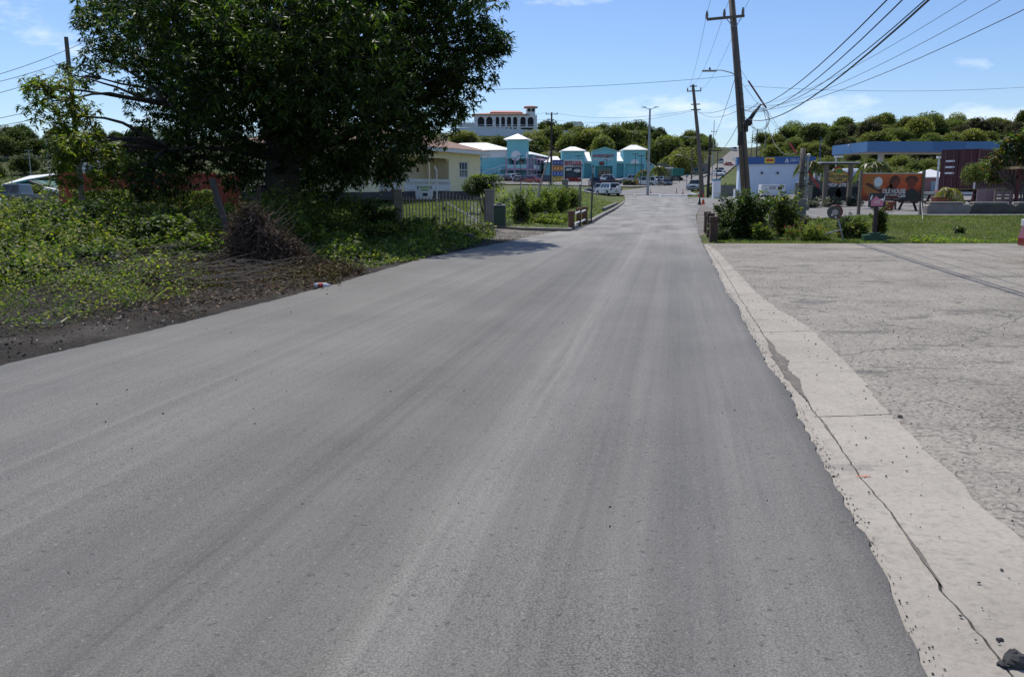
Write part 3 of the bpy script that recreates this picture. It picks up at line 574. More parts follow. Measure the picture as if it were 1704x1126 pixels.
lg = MB(); lg.tube([gp(45, 541) + Vector((0, 0, .03)), gp(75, 546) + Vector((0, 0, .05)), gp(102, 545) + Vector((0, 0, .06)), gp(118, 536) + Vector((0, 0, .08))], [.009, .012, .012, .006], 6)
tag(lg.build('pale_stick', mat('pale_stick', (.4, .37, .25), .7)), 'pale curved stick lying on the dark dirt at far left', 'stick')
for p1, p2 in (((352, 430), (405, 400)), ((345, 452), (372, 432)), ((350, 447), (398, 412))):
    lg = MB(); P1 = at(*p1, 16.4); P2 = at(*p2, 16.8); lg.tube([P1, P1.lerp(P2, .5) + Vector((0, 0, .03)), P2], [.022, .02, .012], 6)
    tag(lg.build('broken_root', MC['twig']), 'broken pale root sticking out beside the uprooted stump', 'root', 'broken roots by the uprooted stump')
# uprooted stump with its root ball
sp = gp(425, 458); st = thing('uprooted_stump', 'dark brown uprooted stump with tangled roots at the roadside', 'stump', sp); st.scale = (1.15, 1.1, 1.12)
mb = MB(); mb.blob((-.05, .1, .48), (.30, .30, .58), 18, 12, .2); mb.blob((.32, .1, .28), (.36, .3, .36), 14, 8, .2); mb.blob((.1, .0, .1), (.95, .5, .22), 22, 8, .12); mb.blob((.8, .05, .03), (.7, .38, .15), 18, 6, .12)
pp_ = np.concatenate([inball(3600, (-.08, .1, .52), (.36, .36, .68), .7), inball(2400, (.32, .1, .34), (.46, .4, .42), .6), inball(5200, (.15, -.02, .12), (1.1, .62, .30), .7), inball(3400, (.95, .05, .04), (.85, .45, .2), .7), inball(2600, (-.7, .1, .06), (.8, .45, .22), .7)]); pp_ = pp_[pp_[:, 2] > 0]
V, Q = leaves(pp_, rdir(len(pp_), .1, .7), .12, .014); npmesh('dead_brush', V, Q, leafmat('dead_brush', (.03, .018, .012), (.12, .075, .048), .05, (.34, .26, .18), .9, .1), st, kind='stuff')
mb.build('root_ball', MC['soil'], st, smooth=False)
mb = MB()
for k in range(760):
    a = random.uniform(0, 6.28); z = random.uniform(.05, 1.08); r0 = .36 * math.sqrt(max(.05, 1 - ((z - .5) / .64) ** 2)); p = Vector((math.cos(a) * r0 * random.uniform(.7, 1.25) + (1.1 - z) * random.uniform(-.3, .6), math.sin(a) * r0 + .1, z * random.uniform(.6, 1)))
    d = Vector((math.cos(a + random.gauss(0, .9)), math.sin(a + random.gauss(0, .9)), random.gauss(.1, .8))) * random.uniform(.1, .36); mb.tube([p, p + d * .5 + Vector((random.gauss(0, .03), random.gauss(0, .03), random.gauss(0, .03))), p + d], [.007, .006, .003], 4, False)
mb.build('roots', wood('root_brown', (.11, .07, .05), 3), st, kind='stuff')
mb = MB(); mb.bar(at(383, 398, 18.2), at(352, 298, 18.6), .10, .10); tag(mb.build('leaning_post', wood('dark_post', (.07, .055, .045))), 'dark timber post leaning left in the weeds beside the uprooted stump', 'post')
# bushes in and behind the weeds
for px, D, w, h, mm, lab in ((300, 19.5, 1.5, .95, 'vine', 'yellow green leafy bush left of the leaning post'), (245, 21, 1.3, .8, 'weed', 'low bright bush in the middle of the weeds'),
        (40, 30, 2.4, 1.2, 'darkleaf', 'dark creeper mound at the left edge behind the weeds'), (120, 27, 2.0, 1.3, 'vine', 'yellowish bush behind the weeds below the orange container'), (190, 31, 2.2, 1.2, 'weed', 'bush below the green hanging vines by the orange container'),
        (350, 24, 2, .95, 'weed', 'dense leafy bush behind the yellow green bush'), (500, 25.5, 1.6, .62, 'vine', 'bright low bush at the foot of the mango tree'), (618, 30.2, 2.3, 1.4, 'darkleaf', 'dark rounded creeper mound in the shade left of the gate'),
        (700, 30.5, 1.2, .55, 'darkleaf', 'dark shrub in front of the left half of the gate'), (640, 27.5, 2.2, .45, 'weed', 'low weeds bush at the shaded road edge'), (575, 26, 1.6, .5, 'weed', 'straggly shaded bush right of the tree trunk'), (752, 28.5, 1.3, .26, 'darkleaf', 'flat patch of creeper beside the gate apron'),
        (525, 30, 1.7, 1.0, 'darkleaf', 'dark creeper heap just right of the mango trunk'), (20, 22, 1.8, .7, 'weed', 'grey green weed clump at the far left edge')):
    shrub('bush', lab, 'bush', px, D, w, h, MC[mm], int(1900 * w), .11, .07, 9, stalk=0)
for k, (px, D, w, h, mm, lab) in enumerate(((20, 14.2, 1.2, .5, 'weed', 'low ragged weed clump near the pale stick'), (130, 14.8, 1.3, .55, 'darkleaf', 'dark ragged weed clump at the near end of the dead vines'), (230, 16.8, 1.3, .6, 'weed', 'weed clump growing through the dead sticks'), (-60, 15.5, 1.6, .8, 'darkleaf', 'dark overgrown clump at the near left edge'), (100, 21, 2.2, 1.25, 'darkleaf', 'tall dark tangle behind the weed clumps at left'), (260, 19, 1.5, 1.0, 'darkleaf', 'dark leafy tangle left of the leaning post foot'), (80, 18.5, 1.6, .75, 'weed', 'leafy weed clump above the fallen black branch'), (150, 23, 2.4, 1.15, 'weed', 'tall tangled bush in the left of the weed patch'), (215, 26, 2.2, 1.1, 'vine', 'yellow leaved tall bush before the vine fence'),
        (285, 25, 1.9, 1.0, 'darkleaf', 'dark tangled bush left of the leaning post'), (340, 20.5, 1.5, .9, 'weed', 'leafy bush touching the foot of the leaning post'), (395, 23, 1.5, .95, 'weed', 'bush between the leaning post and the mango trunk'),
        (60, 24, 2.2, 1.05, 'vine', 'bright tangled bush at the left, nearer than the concrete posts'), (-20, 19, 1.8, .9, 'weed', 'tall weeds cut by the left edge of the photo'), (330, 17.8, 1.3, .7, 'vine', 'bright vine clump left of the uprooted stump'), (560, 22.5, 1.4, .42, 'vine', 'bright vine clump at the sunny end of the brush heap'))):
    shrub('bush', lab, 'bush', px, D, w, h, MC[mm], int(2100 * w), .105, .07, 10)
blades('tall_grass_tufts', 16000, -20, -2, 10, 30, lambda px, x, y: (px < 560) & (312 + 1.6 * FE / y < np.interp(px, bx, by) - 3) & (vnoise(x, y, 1.7, 55) > .05), .42, .014)
# vine covered fence below the containers
vf = thing('vine_fence', 'wire fence smothered in hanging green vines below the orange container', 'fence', gat(240, 43))
P = np.stack([rng.uniform(-3.6, 3.4, 9000), rng.normal(0, .14, 9000), rng.uniform(.0, 1.45, 9000)], 1); P[:, 2] *= 1 + .1 * vnoise(P[:, 0], P[:, 0], 3, 2); V, Q = leaves(P, rdir(9000, -.7, .5), .13, .09, np.array([0, 0, 1.0])); npmesh('vines', V, Q, MC['weed'], vf, kind='stuff')
for k in range(6): mb = MB(); mb.box((-3.5 + k * 1.4, 0, .7), (.06, .06, 1.5)); mb.build('post', MC['greybark'], vf)
# ---- grass
blades('bank_grass', 90000, 5, 26, 24.3, 34.3, lambda px, x, y: (px > 1190) & (px < 1790) & (y > 24.55 + .12 * vnoise(x, x, 2, 4)) & ~((px > 1352) & (y > 33)) & (y < 34.2), .075, .016)
blades('yard_grass', 42000, -16, 0, 33.6, 62, lambda px, x, y: (px > 440) & (px < 870) & (px < 812 + (y - 34) * 2), .12, .03)
blades('verge_grass', 26000, -7, 10, 33, 118, lambda px, x, y: (x < np.interp(y, *zip(*sorted(LE))) - .4) & (px > 825 + (y - 33) * .4), .16, .035)
blades('roadside_grass', 14000, 5, 26, 28, 75, lambda px, x, y: (x > np.interp(y, *zip(*RE)) + 1.2) & (px < 1330) & (px > 1180), .14, .03)
sb2 = rng.uniform(0, 1, 10)
# small yellow-green weeds at bank foot
cover('bank_weeds', 5200, MC['vine'], 8, 20, 24.5, 26.2, lambda px, py, x, y: (vnoise(x, y, 1.8, 44) > .1) & (px > 1520), lambda x, y, px, py: .12 + 0 * x, .08, .05)
# ---- right side bushes
shrub('bush', 'large leafy green bush standing right of the brown bollards', 'bush', 1236, 26.8, 1.85, 1.45, MC['darkleaf'], 7000, .10, .065, 14)
shrub('bush', 'bright new growth on top of the large bush by the bollards', 'bush', 1245, 27.2, 1.2, 1.55, MC['vine'], 900, .11, .07, 8)
shrub('bush', 'creeper climbing the grey block wall beside the twin posts', 'bush', 1304, 27.5, 1.2, 1.4, MC['weed'], 3000, .10, .07, 10)
shrub('bush', 'bright round bush between the large bush and the creeper', 'bush', 1270, 25.8, .7, .55, MC['vine'], 900, .10, .06, 6)
shrub('bush', 'low shrub with red flowers left of the leaning round sign', 'bush', 1348, 25.8, 1.5, .62, MC['vine'], 2600, .07, .045, 10)
shrub('bush', 'low spreading shrub behind the green based sign post', 'bush', 1425, 26.4, 1.0, .62, MC['weed'], 2200, .08, .055, 9)
shrub('bush', 'round leafy bush right of the green based sign post', 'bush', 1468, 26.6, .62, .86, MC['weed'], 2000, .08, .055, 7)
shrub('bush', 'small weed tuft on the mown bank', 'bush', 1603, 27.2, .5, .22, MC['darkleaf'], 300, .08, .05, 4)
mb = np.array([(XD(1348, 25.7) + random.gauss(0, .4), 25.6 + random.gauss(0, .2), random.uniform(.15, .5)) for _ in range(60)])
V, Q = leaves(mb, rdir(60), .06, .05); npmesh('red_flowers', V, Q, leafmat('red_petals', (.35, .03, .04), (.5, .08, .08), .3), kind='stuff')
shrub('bush', 'tangled red tinged bush beside the twin posts', 'bush', 1325, 27.6, 1.1, .75, leafmat('red_tinged', (.07, .07, .02), (.14, .14, .035), .35, (.30, .07, .05), .5), 2000, .08, .05, 8)
shrub('bush', 'low bush between the leaning sign pole and the green based sign', 'bush', 1415, 27.4, .8, .6, MC['darkleaf'], 1600, .08, .055, 7); shrub('bush', 'low tuft at the foot of the nearest right bollard', 'bush', 1206, 25.6, .5, .45, MC['darkleaf'], 600, .08, .05, 5); shrub('bush', 'straggly bush with bare stems at the left of the large roadside bush', 'bush', 1212, 28.5, 1.0, 1.0, MC['weed'], 1000, .1, .06, 7)
for px, w, lab in ((1345, 1.3, 'left'), (1385, 1.3, 'middle'), (1425, 1.2, 'right')):
    shrub('hedge_shrub', 'grey green hedge clump under the hanging cafe sign, %s of three' % lab, 'hedge', px, 46, w * 1.15, .62, leafmat('grey_leaf', (.05, .06, .04), (.11, .12, .08), .25, (.2, .2, .14)), 1500, .09, .05, 8)
# bushes along the chain link fence on the left
for px, D, w, h, mm, lab in ((905, 44, 1.6, 1.55, 'vine', 'yellow green vines heaped on the wire fence past the gate'), (935, 52, 1.5, 1.7, 'vine', 'tall vines hanging on the wire fence near the grey posts'), (866, 36.5, .9, 1.3, 'darkleaf', 'dark dried vines on the fence corner beside the green tank'),
        (953, 60, 1.2, 1.5, 'weed', 'vines with pink flowers between the grey fence posts'), (890, 39, 1.1, 1.1, 'vine', 'bright vines in the middle of the wire fence'), (918, 37.5, 2.2, .42, 'vine', 'low bright creeper spilling over the roadside grass by the bollards'), (840, 50, 1.4, .7, 'darkleaf', 'clipped dark shrub in the yard behind the tank')):
    shrub('vine_bush', lab, 'vines', px, D, w, h, MC[mm], int(1900 * w), .10, .065, 9)
# clipped hedge tree by the house
def ball_tree(label, px, py, D, w, h, z0, m, n, trunk=True, cat='tree', name='clipped_tree', ln=.10, wd=.06):
    c = at(px, py, D); b0 = gat(px, D); t_ = thing(name, label, cat, b0); ctr = Vector((c.x - b0.x, 0, c.z - b0.z))
    P = np.concatenate([inball(n // 6, ctr + Vector((random.uniform(-.3, .3) * w, random.uniform(-.2, .2) * w, random.uniform(-.12, .12) * h)), (w * .34, w * .3, h * .38), .7) for _ in range(6)])
    V, Q = leaves(P, rdir(len(P), .2, .5), ln, wd, np.array([0, 0, 1.0])); npmesh('crown', V, Q, m, t_)
    mb = MB()
    for k in range(3): limb(mb, (random.uniform(-.1, .1), 0, -.05), ctr + Vector((random.uniform(-.2, .2) * w, 0, 0)), .06, .02, 6, .15)
    mb.build('trunk', MC['greybark'], t_); return t_
ball_tree('clipped rounded hedge bush beside the cream house window', 806, 306, 44, 1.85, 1.25, 0, MC['darkleaf'], 5200, ln=.11)
shrub('bush', 'bright leaf tips on top of the clipped hedge by the house', 'bush', 806, 44, 1.5, .3, MC['vine'], 500, .1, .06, 8, z=at(806, 297, 44).z, stem=False)
ball_tree('round topiary tree in front of the dark red container', 1629, 289, 41, 1.25, 1.3, 0, MC['weed'], 3600, ln=.07, wd=.05)
# broad leafed tree at the right edge
def big_leaf_tree(label, px, D, blobs, m, ln, wd, n):
    b0 = gat(px, D); t_ = thing('broadleaf_tree', label, 'tree', b0); mb = MB(); Cs = []
    for a, b1, r in blobs:
        c = at(a, b1, D) - b0; Cs.append(inball(max(10, int(n * r * r)), c, r, .3)); limb(mb, (0, 0, 0) if c.z < 1.2 else Vector((0, 0, .9)) + Vector((c.x * .1, 0, 0)), c, .06, .02, 6, .25)
    mb.tube([(0, 0, -.1), (.02, 0, .5), (0, 0, .95)], [.08, .06, .06], 8); mb.build('trunk', MC['greybark'], t_)
    V, Q = tufts(np.concatenate(Cs), 5, ln, wd, -.1); npmesh('crown', V, Q, m, t_); return t_
big_leaf_tree('broad leafed tree with a bent trunk at the right edge beside the container', 1692, 38, [(1690, 245, .55), (1668, 262, .5), (1650, 272, .4), (1700, 225, .5), (1648, 292, .3), (1720, 240, .6), (1735, 270, .6), (1672, 240, .35), (1660, 300, .25), (1700, 262, .35)], leafmat('broad_leaf', (.05, .08, .02), (.11, .15, .035), .4, (.25, .11, .04)), .26, .12, 190)

# ---- palms
def palm(label, px, py, D, r, fr, hh=None, m=None, group=None, cat='palm tree'):
    b0 = gat(px, D); c = at(px, py, D) - b0; t_ = thing('palm_tree', label, cat, b0, 0, group); mb = MB(); mb.tube([(0, 0, -.1), (.03, 0, c.z * .5), c], [.12, .09, .07], 8); mb.build('trunk', MC['greybark'], t_)
    for k in range(fr):
        a = 6.28 * k / fr + random.uniform(-.2, .2); up = random.uniform(.1, .9); dirh = Vector((math.cos(a), math.sin(a), 0)); pts = []
        for s in range(9):
            f = s / 8; pts.append(c + dirh * r * f * (1 - .12 * f) + Vector((0, 0, r * (up * f - (.55 + up * .5) * f * f * 1.35))))
        Vv = []; dd = []
        for s in range(1, 9):
            for sd in (-1, 1):
                for q in range(4):
                    pp = pts[s - 1].lerp(pts[s], random.random()); ax = (pts[s] - pts[s - 1]).normalized(); Vv.append(pp); dd.append(ax * .75 + Vector((-dirh.y, dirh.x, 0)) * sd * .6 + Vector((0, 0, -.3)))
        V, Q = leaves(np.array(Vv), np.array(dd), r * .36, r * .055, np.array([0, 0, 1.0])); npmesh('frond', V, Q, m or MC['palm'], t_)
    return t_
palm('palm with arching fronds beside the hanging cafe sign', 1348, 272, 52, 1.0, 14)
palm('bushy palm behind the orange cafe billboard', 1454, 274, 42, 1.0, 15)
palm('small palm left of the light pole at the supermarket car park', 1070, 284, 172, 1.9, 12, group='car park palms')
palm('rounded palm in the supermarket car park right of the tall silver pole', 1096, 279, 168, 2.1, 16, group='car park palms')

# ---- hillside trees: six crowns shared by all copies
def crown_proto(seed, m, w, h, n):
    r = np.random.default_rng(seed); Cs = []
    for k in range(12):
        a = r.uniform(0, 6.28); rr = r.uniform(0, .6); c = (math.cos(a) * rr * w / 2, math.sin(a) * rr * w / 2, h * (.52 - .22 * rr * rr / .36) * r.uniform(.85, 1.12)); q = r.uniform(.13, .34) * w
        Cs.append(inball(int(n * (q / w) ** 2 * 1.5), c, (q, q, q * .8), .35))
    P = np.concatenate(Cs); P = P[(vnoise(P[:, 0] + P[:, 2] * .7, P[:, 1] - P[:, 2] * .5, 1.5, seed) > -.28) | (r.uniform(0, 1, len(P)) < .12)]; V, Q = leaves(P, rdir(len(P), .15, .6), .46, .26, np.array([0, 0, 1.0])); return V, Q
protos = []
for k, (mm, w, h) in enumerate((('acacia', 7.5, 5), ('acacia', 6.5, 5.5), ('acacia_dark', 6.5, 5), ('acacia_dry', 6.5, 4.6), ('acacia', 8.5, 4.6), ('acacia_dark', 7.5, 6.2))):
    V, Q = crown_proto(40 + k, MC[mm], w, h, 5200); oc = npmesh('crown', V, Q, MC[mm]); mb = MB(); tp = []
    for _ in range(3): limb(mb, (0, 0, -.6), (random.uniform(-.25, .25) * w, random.uniform(-.25, .25) * w, h * .55), .16, .05, 5, .2, 3)
    ot = mb.build('trunk', MC['greybark']); protos.append((oc.data, ot.data)); bpy.data.objects.remove(oc); bpy.data.objects.remove(ot)
def hilltree(px, D, k, s, label, group, sz=1.0, where=None):
    if where: label = ('feathery green', 'rounded green', 'small dark green', 'dry brownish', 'broad spreading green', 'tall dark')[k] + ' tree ' + where
    p = gat(px, D); p.z -= .4
    t_ = thing('hill_tree', label, 'tree', p, random.uniform(0, 6.28), group); t_.scale = (s * random.uniform(.9, 1.15), s, s * sz * random.uniform(.85, 1.15))
    for nm, me in zip(('crown', 'trunk'), protos[k]): o = bpy.data.objects.new(nm, me); COL.objects.link(o); o.parent = t_
def forest(cols, rows, step, label, group, excl, pick, s0=1.0):
    n = 0
    for D in rows:
        px = cols[0] + random.uniform(0, step)
        while px < cols[1]:
            d = D + random.uniform(-14, 14); q = px + random.uniform(-.3, .3) * step
            if not excl(q, d): hilltree(q, d, random.choice(pick), s0 * random.choice((.6, .8, .95, 1.1, 1.4)) * random.uniform(.9, 1.1), None, group, 1.0, label); n += 1
            px += step * 330 / D * random.uniform(.85, 1.2)
    return n
def exR(px, D): return px < np.interp(D, [230, 312, 390, 450, 520], [1262, 1262, 1262, 1262, 1258])
def exL(px, D):
    if px > np.interp(D, [200, 250, 312, 390, 450], [1105, 1130, 1166, 1190, 1200]): return True
    return (px < 905 and D > 322) or (px < 1075 and 340 < D < 384) or (D < 262 and px < 1090)
print('R', forest((1262, 1790), (238, 265, 295, 325, 360, 400, 445), 24, 'on the hillside right of the road', 'acacia trees on the right hillside', exR, (0, 0, 1, 1, 4, 0, 3, 2), 1.25))
print('L', forest((760, 1200), (275, 300, 325, 400, 440), 25, 'on the hillside behind the turquoise supermarket', 'trees on the hillside behind the supermarket', exL, (0, 1, 2, 4, 5), 1.35))
print('FL', forest((-90, 290), (215, 260, 310, 360, 410, 450), 46, 'on the distant hill at far left', 'trees on the distant left hill', lambda a, b_: False, (2, 5, 5, 2), 1.25))
def scrub(name, n, p0, p1, D0, D1, m, excl):
    D = rng.uniform(D0, D1, n); px = rng.uniform(p0, p1, n); x = (px - 852) / FE * D; k = np.array([not excl(a, b_) for a, b_ in zip(px, D)]) & (vnoise(x, D, .09, 61) > -.55); x, y = x[k], D[k]
    h = np.clip(.8 + 1.3 * vnoise(x, y, .16, 62), .1, 3); V, Q = leaves(np.stack([x, y, Gv(x, y) - .5 + h * rng.uniform(0, 1, len(x)) ** .6], 1), rdir(len(x), .3, .6), .8, .5, np.array([0, 0, 1.0])); npmesh(name, V, Q, m, kind='stuff')
scrub('hill_scrub', 60000, 1262, 1790, 235, 450, leafmat('scrub_leaf', (.07, .09, .025), (.16, .18, .055), .2, (.2, .17, .08), .8, .2), exR)
scrub('hill_scrub', 26000, 1330, 1790, 140, 240, MC['scrub_leaf'], lambda a, b_: False)
print('R2', forest((1340, 1790), (165, 195, 218), 30, 'on the lower slope behind the blue canopy', 'acacia trees on the right hillside', lambda a, b_: False, (0, 1, 2, 4), .7))
scrub('hill_scrub', 52000, 755, 1200, 262, 450, MC['scrub_leaf'], lambda a, b_: exL(a, b_) and not (a < 1075 and b_ > 262))
scrub('hill_scrub', 30000, -150, 760, 215, 450, leafmat('scrub_leaf_dark', (.025, .04, .014), (.06, .08, .025), .2, (.1, .1, .05), .8, .2), lambda a, b_: False)
# the ones that stand out
for k in range(15): hilltree(762 + k * 21 + random.uniform(-6, 6), 331 + random.uniform(-5, 5), random.choice((0, 1, 4, 2)), random.uniform(.55, .85), None, 'trees on the hillside behind the supermarket', .9, 'just below the pale wall of the hilltop villa')
for k, px in enumerate((1588, 1606, 1628, 1645, 1668, 1684)): hilltree(px, 330 + random.uniform(-15, 15), 3, random.uniform(1.1, 1.4), None, 'acacia trees on the right hillside', 1.1, 'in the leafless patch above the container')
hilltree(946, 372, 2, 1.25, 'tall dark tree on the skyline right of the white hilltop villa', None, 1.35); hilltree(938, 374, 5, 1.0, 'lower dark tree beside the tall one right of the hilltop villa', None, .8)
hilltree(985, 300, 5, 1.35, 'large dark round tree below the boundary wall above the supermarket', None, 1.1)
hilltree(1040, 372, 5, 1.3, 'dark rounded tree on the skyline above the supermarket', None, 1.2); hilltree(1025, 330, 1, 1.35, 'pale green tree in front of the dark skyline tree', None, 1.2)
hilltree(1070, 345, 1, 1.1, 'slim tree beside the silver light pole on the hill', None, 1.3); hilltree(1090, 380, 2, 1.1, 'dark skyline tree just right of the silver light pole', None, 1.1)
hilltree(1130, 235, 4, 1.5, 'big spreading tree at the foot of the hill left of the road', None, 1.25); hilltree(1110, 245, 0, 1.35, 'dense green tree behind the small palms', None, 1.2); hilltree(1152, 262, 2, 1.3, 'dark spreading tree beside the hill road', None, 1.2)
hilltree(1398, 440, 2, .9, 'small dark tree standing above the right skyline', None, 1.2); hilltree(1558, 425, 5, .8, 'dark round tree on the skyline above the blue canopy', None, 1.1); hilltree(1690, 400, 2, 1.5, 'dark tree on the skyline at the right edge', None, 1.2)
hilltree(46, 425, 5, 1.5, 'big dark round tree on the far left skyline', None, 1.2)
for k, (px, D) in enumerate(((1118, 205), (1190, 118), (1222, 128))):
    shrub('bush', ('bush at the foot of the hill by the green truck', 'bush beside the white entrance pillar', 'bush by the low wall left of the petrol station shop')[k], 'bush', px, D, 3.0, 1.5, MC['weed'], 1200, .3, .2, 7)
# ================================================================ BUILDINGS
cream = mat('cream_render', (.90, .775, .51), .85, .08, 1.2, dirt=.07); creamd = cream
trim = mat('white_trim', (.72, .72, .70), .6, .06, 2, dirt=.08); wht = mat('white_render', (.78, .79, .80), .8, .05, .6, dirt=.05)
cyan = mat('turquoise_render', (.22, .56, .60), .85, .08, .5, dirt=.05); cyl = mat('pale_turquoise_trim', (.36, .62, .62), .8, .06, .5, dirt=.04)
roofw = mat('white_roof_sheet', (.80, .80, .80), .5, .04, 1.5, dirt=.03); roofb = mat('brown_shingle', (.27, .165, .12), .9, .25, 5, vs=(1, 1, 5)); roofr = mat('terracotta_tile', (.50, .24, .18), .85, .15, 1)
grey = mat('grey_concrete', (.24, .225, .20), .9, .2, 2.5, dirt=.22, bmp=.4); dgrey = mat('dark_foundation', (.075, .07, .07), .9, .2, 2, bmp=.3)
black = mat('black_paint', (.02, .02, .022), .4); steel = mat('galvanised_steel', (.36, .37, .38), .5, .1, 4, metal=.5); rust = mat('rust_brown', (.16, .075, .045), .85, .35, 9, dirt=.25, bmp=.4)
mauve = mat('mauve_column', (.42, .30, .40), .8); dark = mat('dark_interior', (.03, .03, .034), .9, .1, 1, dirt=0)
blue = mat('fascia_blue', (.035, .115, .33), .45, .08, 1, dirt=.05); GL = glass()
def window(parent, x0, x1, z0, z1, y, nx=1, nz=1, fm=None, fw=.06, name='window', depth=.06):
    fm = fm or trim; mb = MB()
    mb.b2(x0, x0 + fw, y - depth, y, z0, z1); mb.b2(x1 - fw, x1, y - depth, y, z0, z1); mb.b2(x0 + fw, x1 - fw, y - depth, y, z1 - fw, z1); mb.b2(x0 + fw, x1 - fw, y - depth, y, z0, z0 + fw)
    for k in range(1, nx): x = x0 + (x1 - x0) * k / nx; mb.b2(x - fw * .3, x + fw * .3, y - depth * .8, y - .005, z0 + fw, z1 - fw)
    for k in range(1, nz): z = z0 + (z1 - z0) * k / nz; mb.b2(x0 + fw, x1 - fw, y - depth * .7, y - .006, z - fw * .3, z + fw * .3)
    w = mb.build(name, fm, parent); MB().b2(x0 + fw, x1 - fw, y - .02, y - .004, z0 + fw, z1 - fw).build('pane', GL, w); return w
# ---- cream house: local x runs along the facade from its far corner C towards the camera, facade faces -y
C_ = Vector((-2.5, 67.3)); u_ = Vector((-.405, -.915)); hz = .8
house = thing('cream_house', 'cream single storey house with brown hipped roof and a railed verandah behind the gate', 'house', (C_.x, C_.y, hz), math.atan2(-u_.y, -u_.x))
# rotated so that local -x is along u: facade at y=0, normal -y; positions use s -> x=-s
mb = MB(); mb.b2(-17, 0, 0, 9, .0, .52); mb.build('foundation', dgrey, house)
H0, H1 = .52, 3.35
mb = MB()
for a, b_ in ((-5.2, -3.5), (-2.1, 0)): mb.b2(a, b_, 0, .2, H0, H1)
mb.b2(-3.5, -2.1, 0, .2, H0, 1.5); mb.b2(-3.5, -2.1, 0, .2, 2.72, H1); mb.b2(-.2, 0, .2, 9, H0, H1); mb.b2(-5.2, -5.0, .2, 2.0, H0, H1)
mb.b2(-14.6, -5.2, 0, .2, 2.85, H1); mb.b2(-14.6, -5.2, 2.0, 2.2, H0, H1); mb.b2(-17, -14.6, 0, .2, H0, H1); mb.b2(-17, -16.8, .2, 9, H0, H1); mb.b2(-16.8, -.2, 8.8, 9, H0, H1); mb.b2(-14.8, -14.6, .2, 2, H0, H1)
mb.build('wall', cream, house)
for x in (-8.07, -11.6): MB().b2(x - (.09 if x > -9 else .28), x + (.09 if x > -9 else .28), .0, .2, H0, 2.85).build('column', cream, house)
for x0, x1 in ((-8.07, -5.2), (-11.5, -8.15)):
    mb = MB()
    for s, e, d in ((x0 + .1, x0 + .4, 1), (x1 - .4, x1 - .1, -1)):
        a, b_ = (s, e) if d > 0 else (e, s)
        mb.prism([(a, 2.85), (b_, 2.85), (a + (b_ - a) * .3, 2.78), (a, 2.55)], .01, .18)
    mb.build('arch_corner', cream, house)
window(house, -3.5, -2.1, 1.5, 2.72, .10, 3, 2, fw=.08); 
MB().b2(-10.6, -9.7, 1.93, 2.0, H0, 2.6).build('door', wood('orange_door', (.40, .14, .04)), house)
window(house, -13.9, -12.9, 1.4, 2.5, 2.0, 2, 2); MB().b2(-6.4, -6.2, 1.93, 2.0, 1.9, 2.2).build('wall_lantern', rust, house)
mb = MB(); mb.b2(-14.6, -5.2, .2, 2.0, .40, .53); mb.build('porch_floor', grey, house)
# shaped white balusters of the verandah
b0 = MB().prism([(-.11, .60), (-.02, .52), (.07, .60), (.10, .85), (.02, 1.12), (.10, 1.32), (-.13, 1.32), (-.05, 1.12), (-.13, .85)], -.03, 0).build('baluster', trim, house)
for k in range(30):
    x = -5.35 - k * .21
    if abs(x + 8.07) < .12: continue
    o = b0.copy(); COL.objects.link(o); o.parent = house; o.location = (x, -.01, 0)
b0.location = (-5.15, -.01, 0)
MB().b2(-11.4, -5.2, -.06, .03, 1.32, 1.37).build('handrail', trim, house)
for x0, x1 in ((-13.4, -12.0), (-14.6, -13.5)):
    mb = MB(); mb.b2(x0, x1, -.03, .03, 1.3, 1.36); mb.b2(x0, x0 + .08, -.03, .03, .55, 1.3); mb.b2(x1 - .08, x1, -.03, .03, .55, 1.3); mb.bar((x0, 0, .6), (x1, 0, 1.3), .06); mb.bar((x0, .01, 1.3), (x1, .01, .6), .06); mb.b2((x0 + x1) / 2 - .04, (x0 + x1) / 2 + .04, -.02, .04, .55, 1.3); mb.build('cross_railing', trim, house)
mb = MB(); mb.hip(-17.5, .5, -.6, 9.6, H1 + .16, 5.1, -12.5, -4.5, 4.5, .06); rf = mb.build('roof', roofb, house)
mb = MB(); mb.b2(-17.5, .5, -.66, -.6, H1 - .08, H1 + .17); mb.b2(.5, .56, -.66, 9.6, H1 - .08, H1 + .17); mb.build('fascia_board', trim, house); MB().b2(-17.4, .4, -.6, 0, H1 - .04, H1).build('soffit', trim, house)
mb = MB(); mb.tube([(.52, -.7, H1), (.3, -.4, H1 - .3), (.05, -.05, H1 - .5), (.05, -.05, H1 - .9)], .035, 6); mb.build('downpipe', trim, house)
mb = MB(); mb.b2(.0, 2.6, 3.2, 3.4, 2.3, 2.8); mb.b2(2.35, 2.6, 3.2, 3.4, H0 - .2, 2.3); mb.b2(0, 2.6, 3.2, 7, .1, .3); mb.prism([(1.9, 2.3), (2.35, 2.3), (2.35, 1.9)], 3.2, 3.4); mb.build('side_porch', cream, house)
mb = MB(); mb.add([(0, 2.9, 3.35), (3.2, 2.9, 2.85), (3.2, 7.2, 2.85), (0, 7.2, 3.35), (0, 2.9, 3.22), (3.2, 2.9, 2.72), (3.2, 7.2, 2.72), (0, 7.2, 3.22)], [(0, 1, 2, 3), (7, 6, 5, 4), (0, 4, 5, 1), (1, 5, 6, 2), (2, 6, 7, 3)]); mb.build('side_porch_roof', mat('orange_roof', (.36, .14, .07), .8), house)
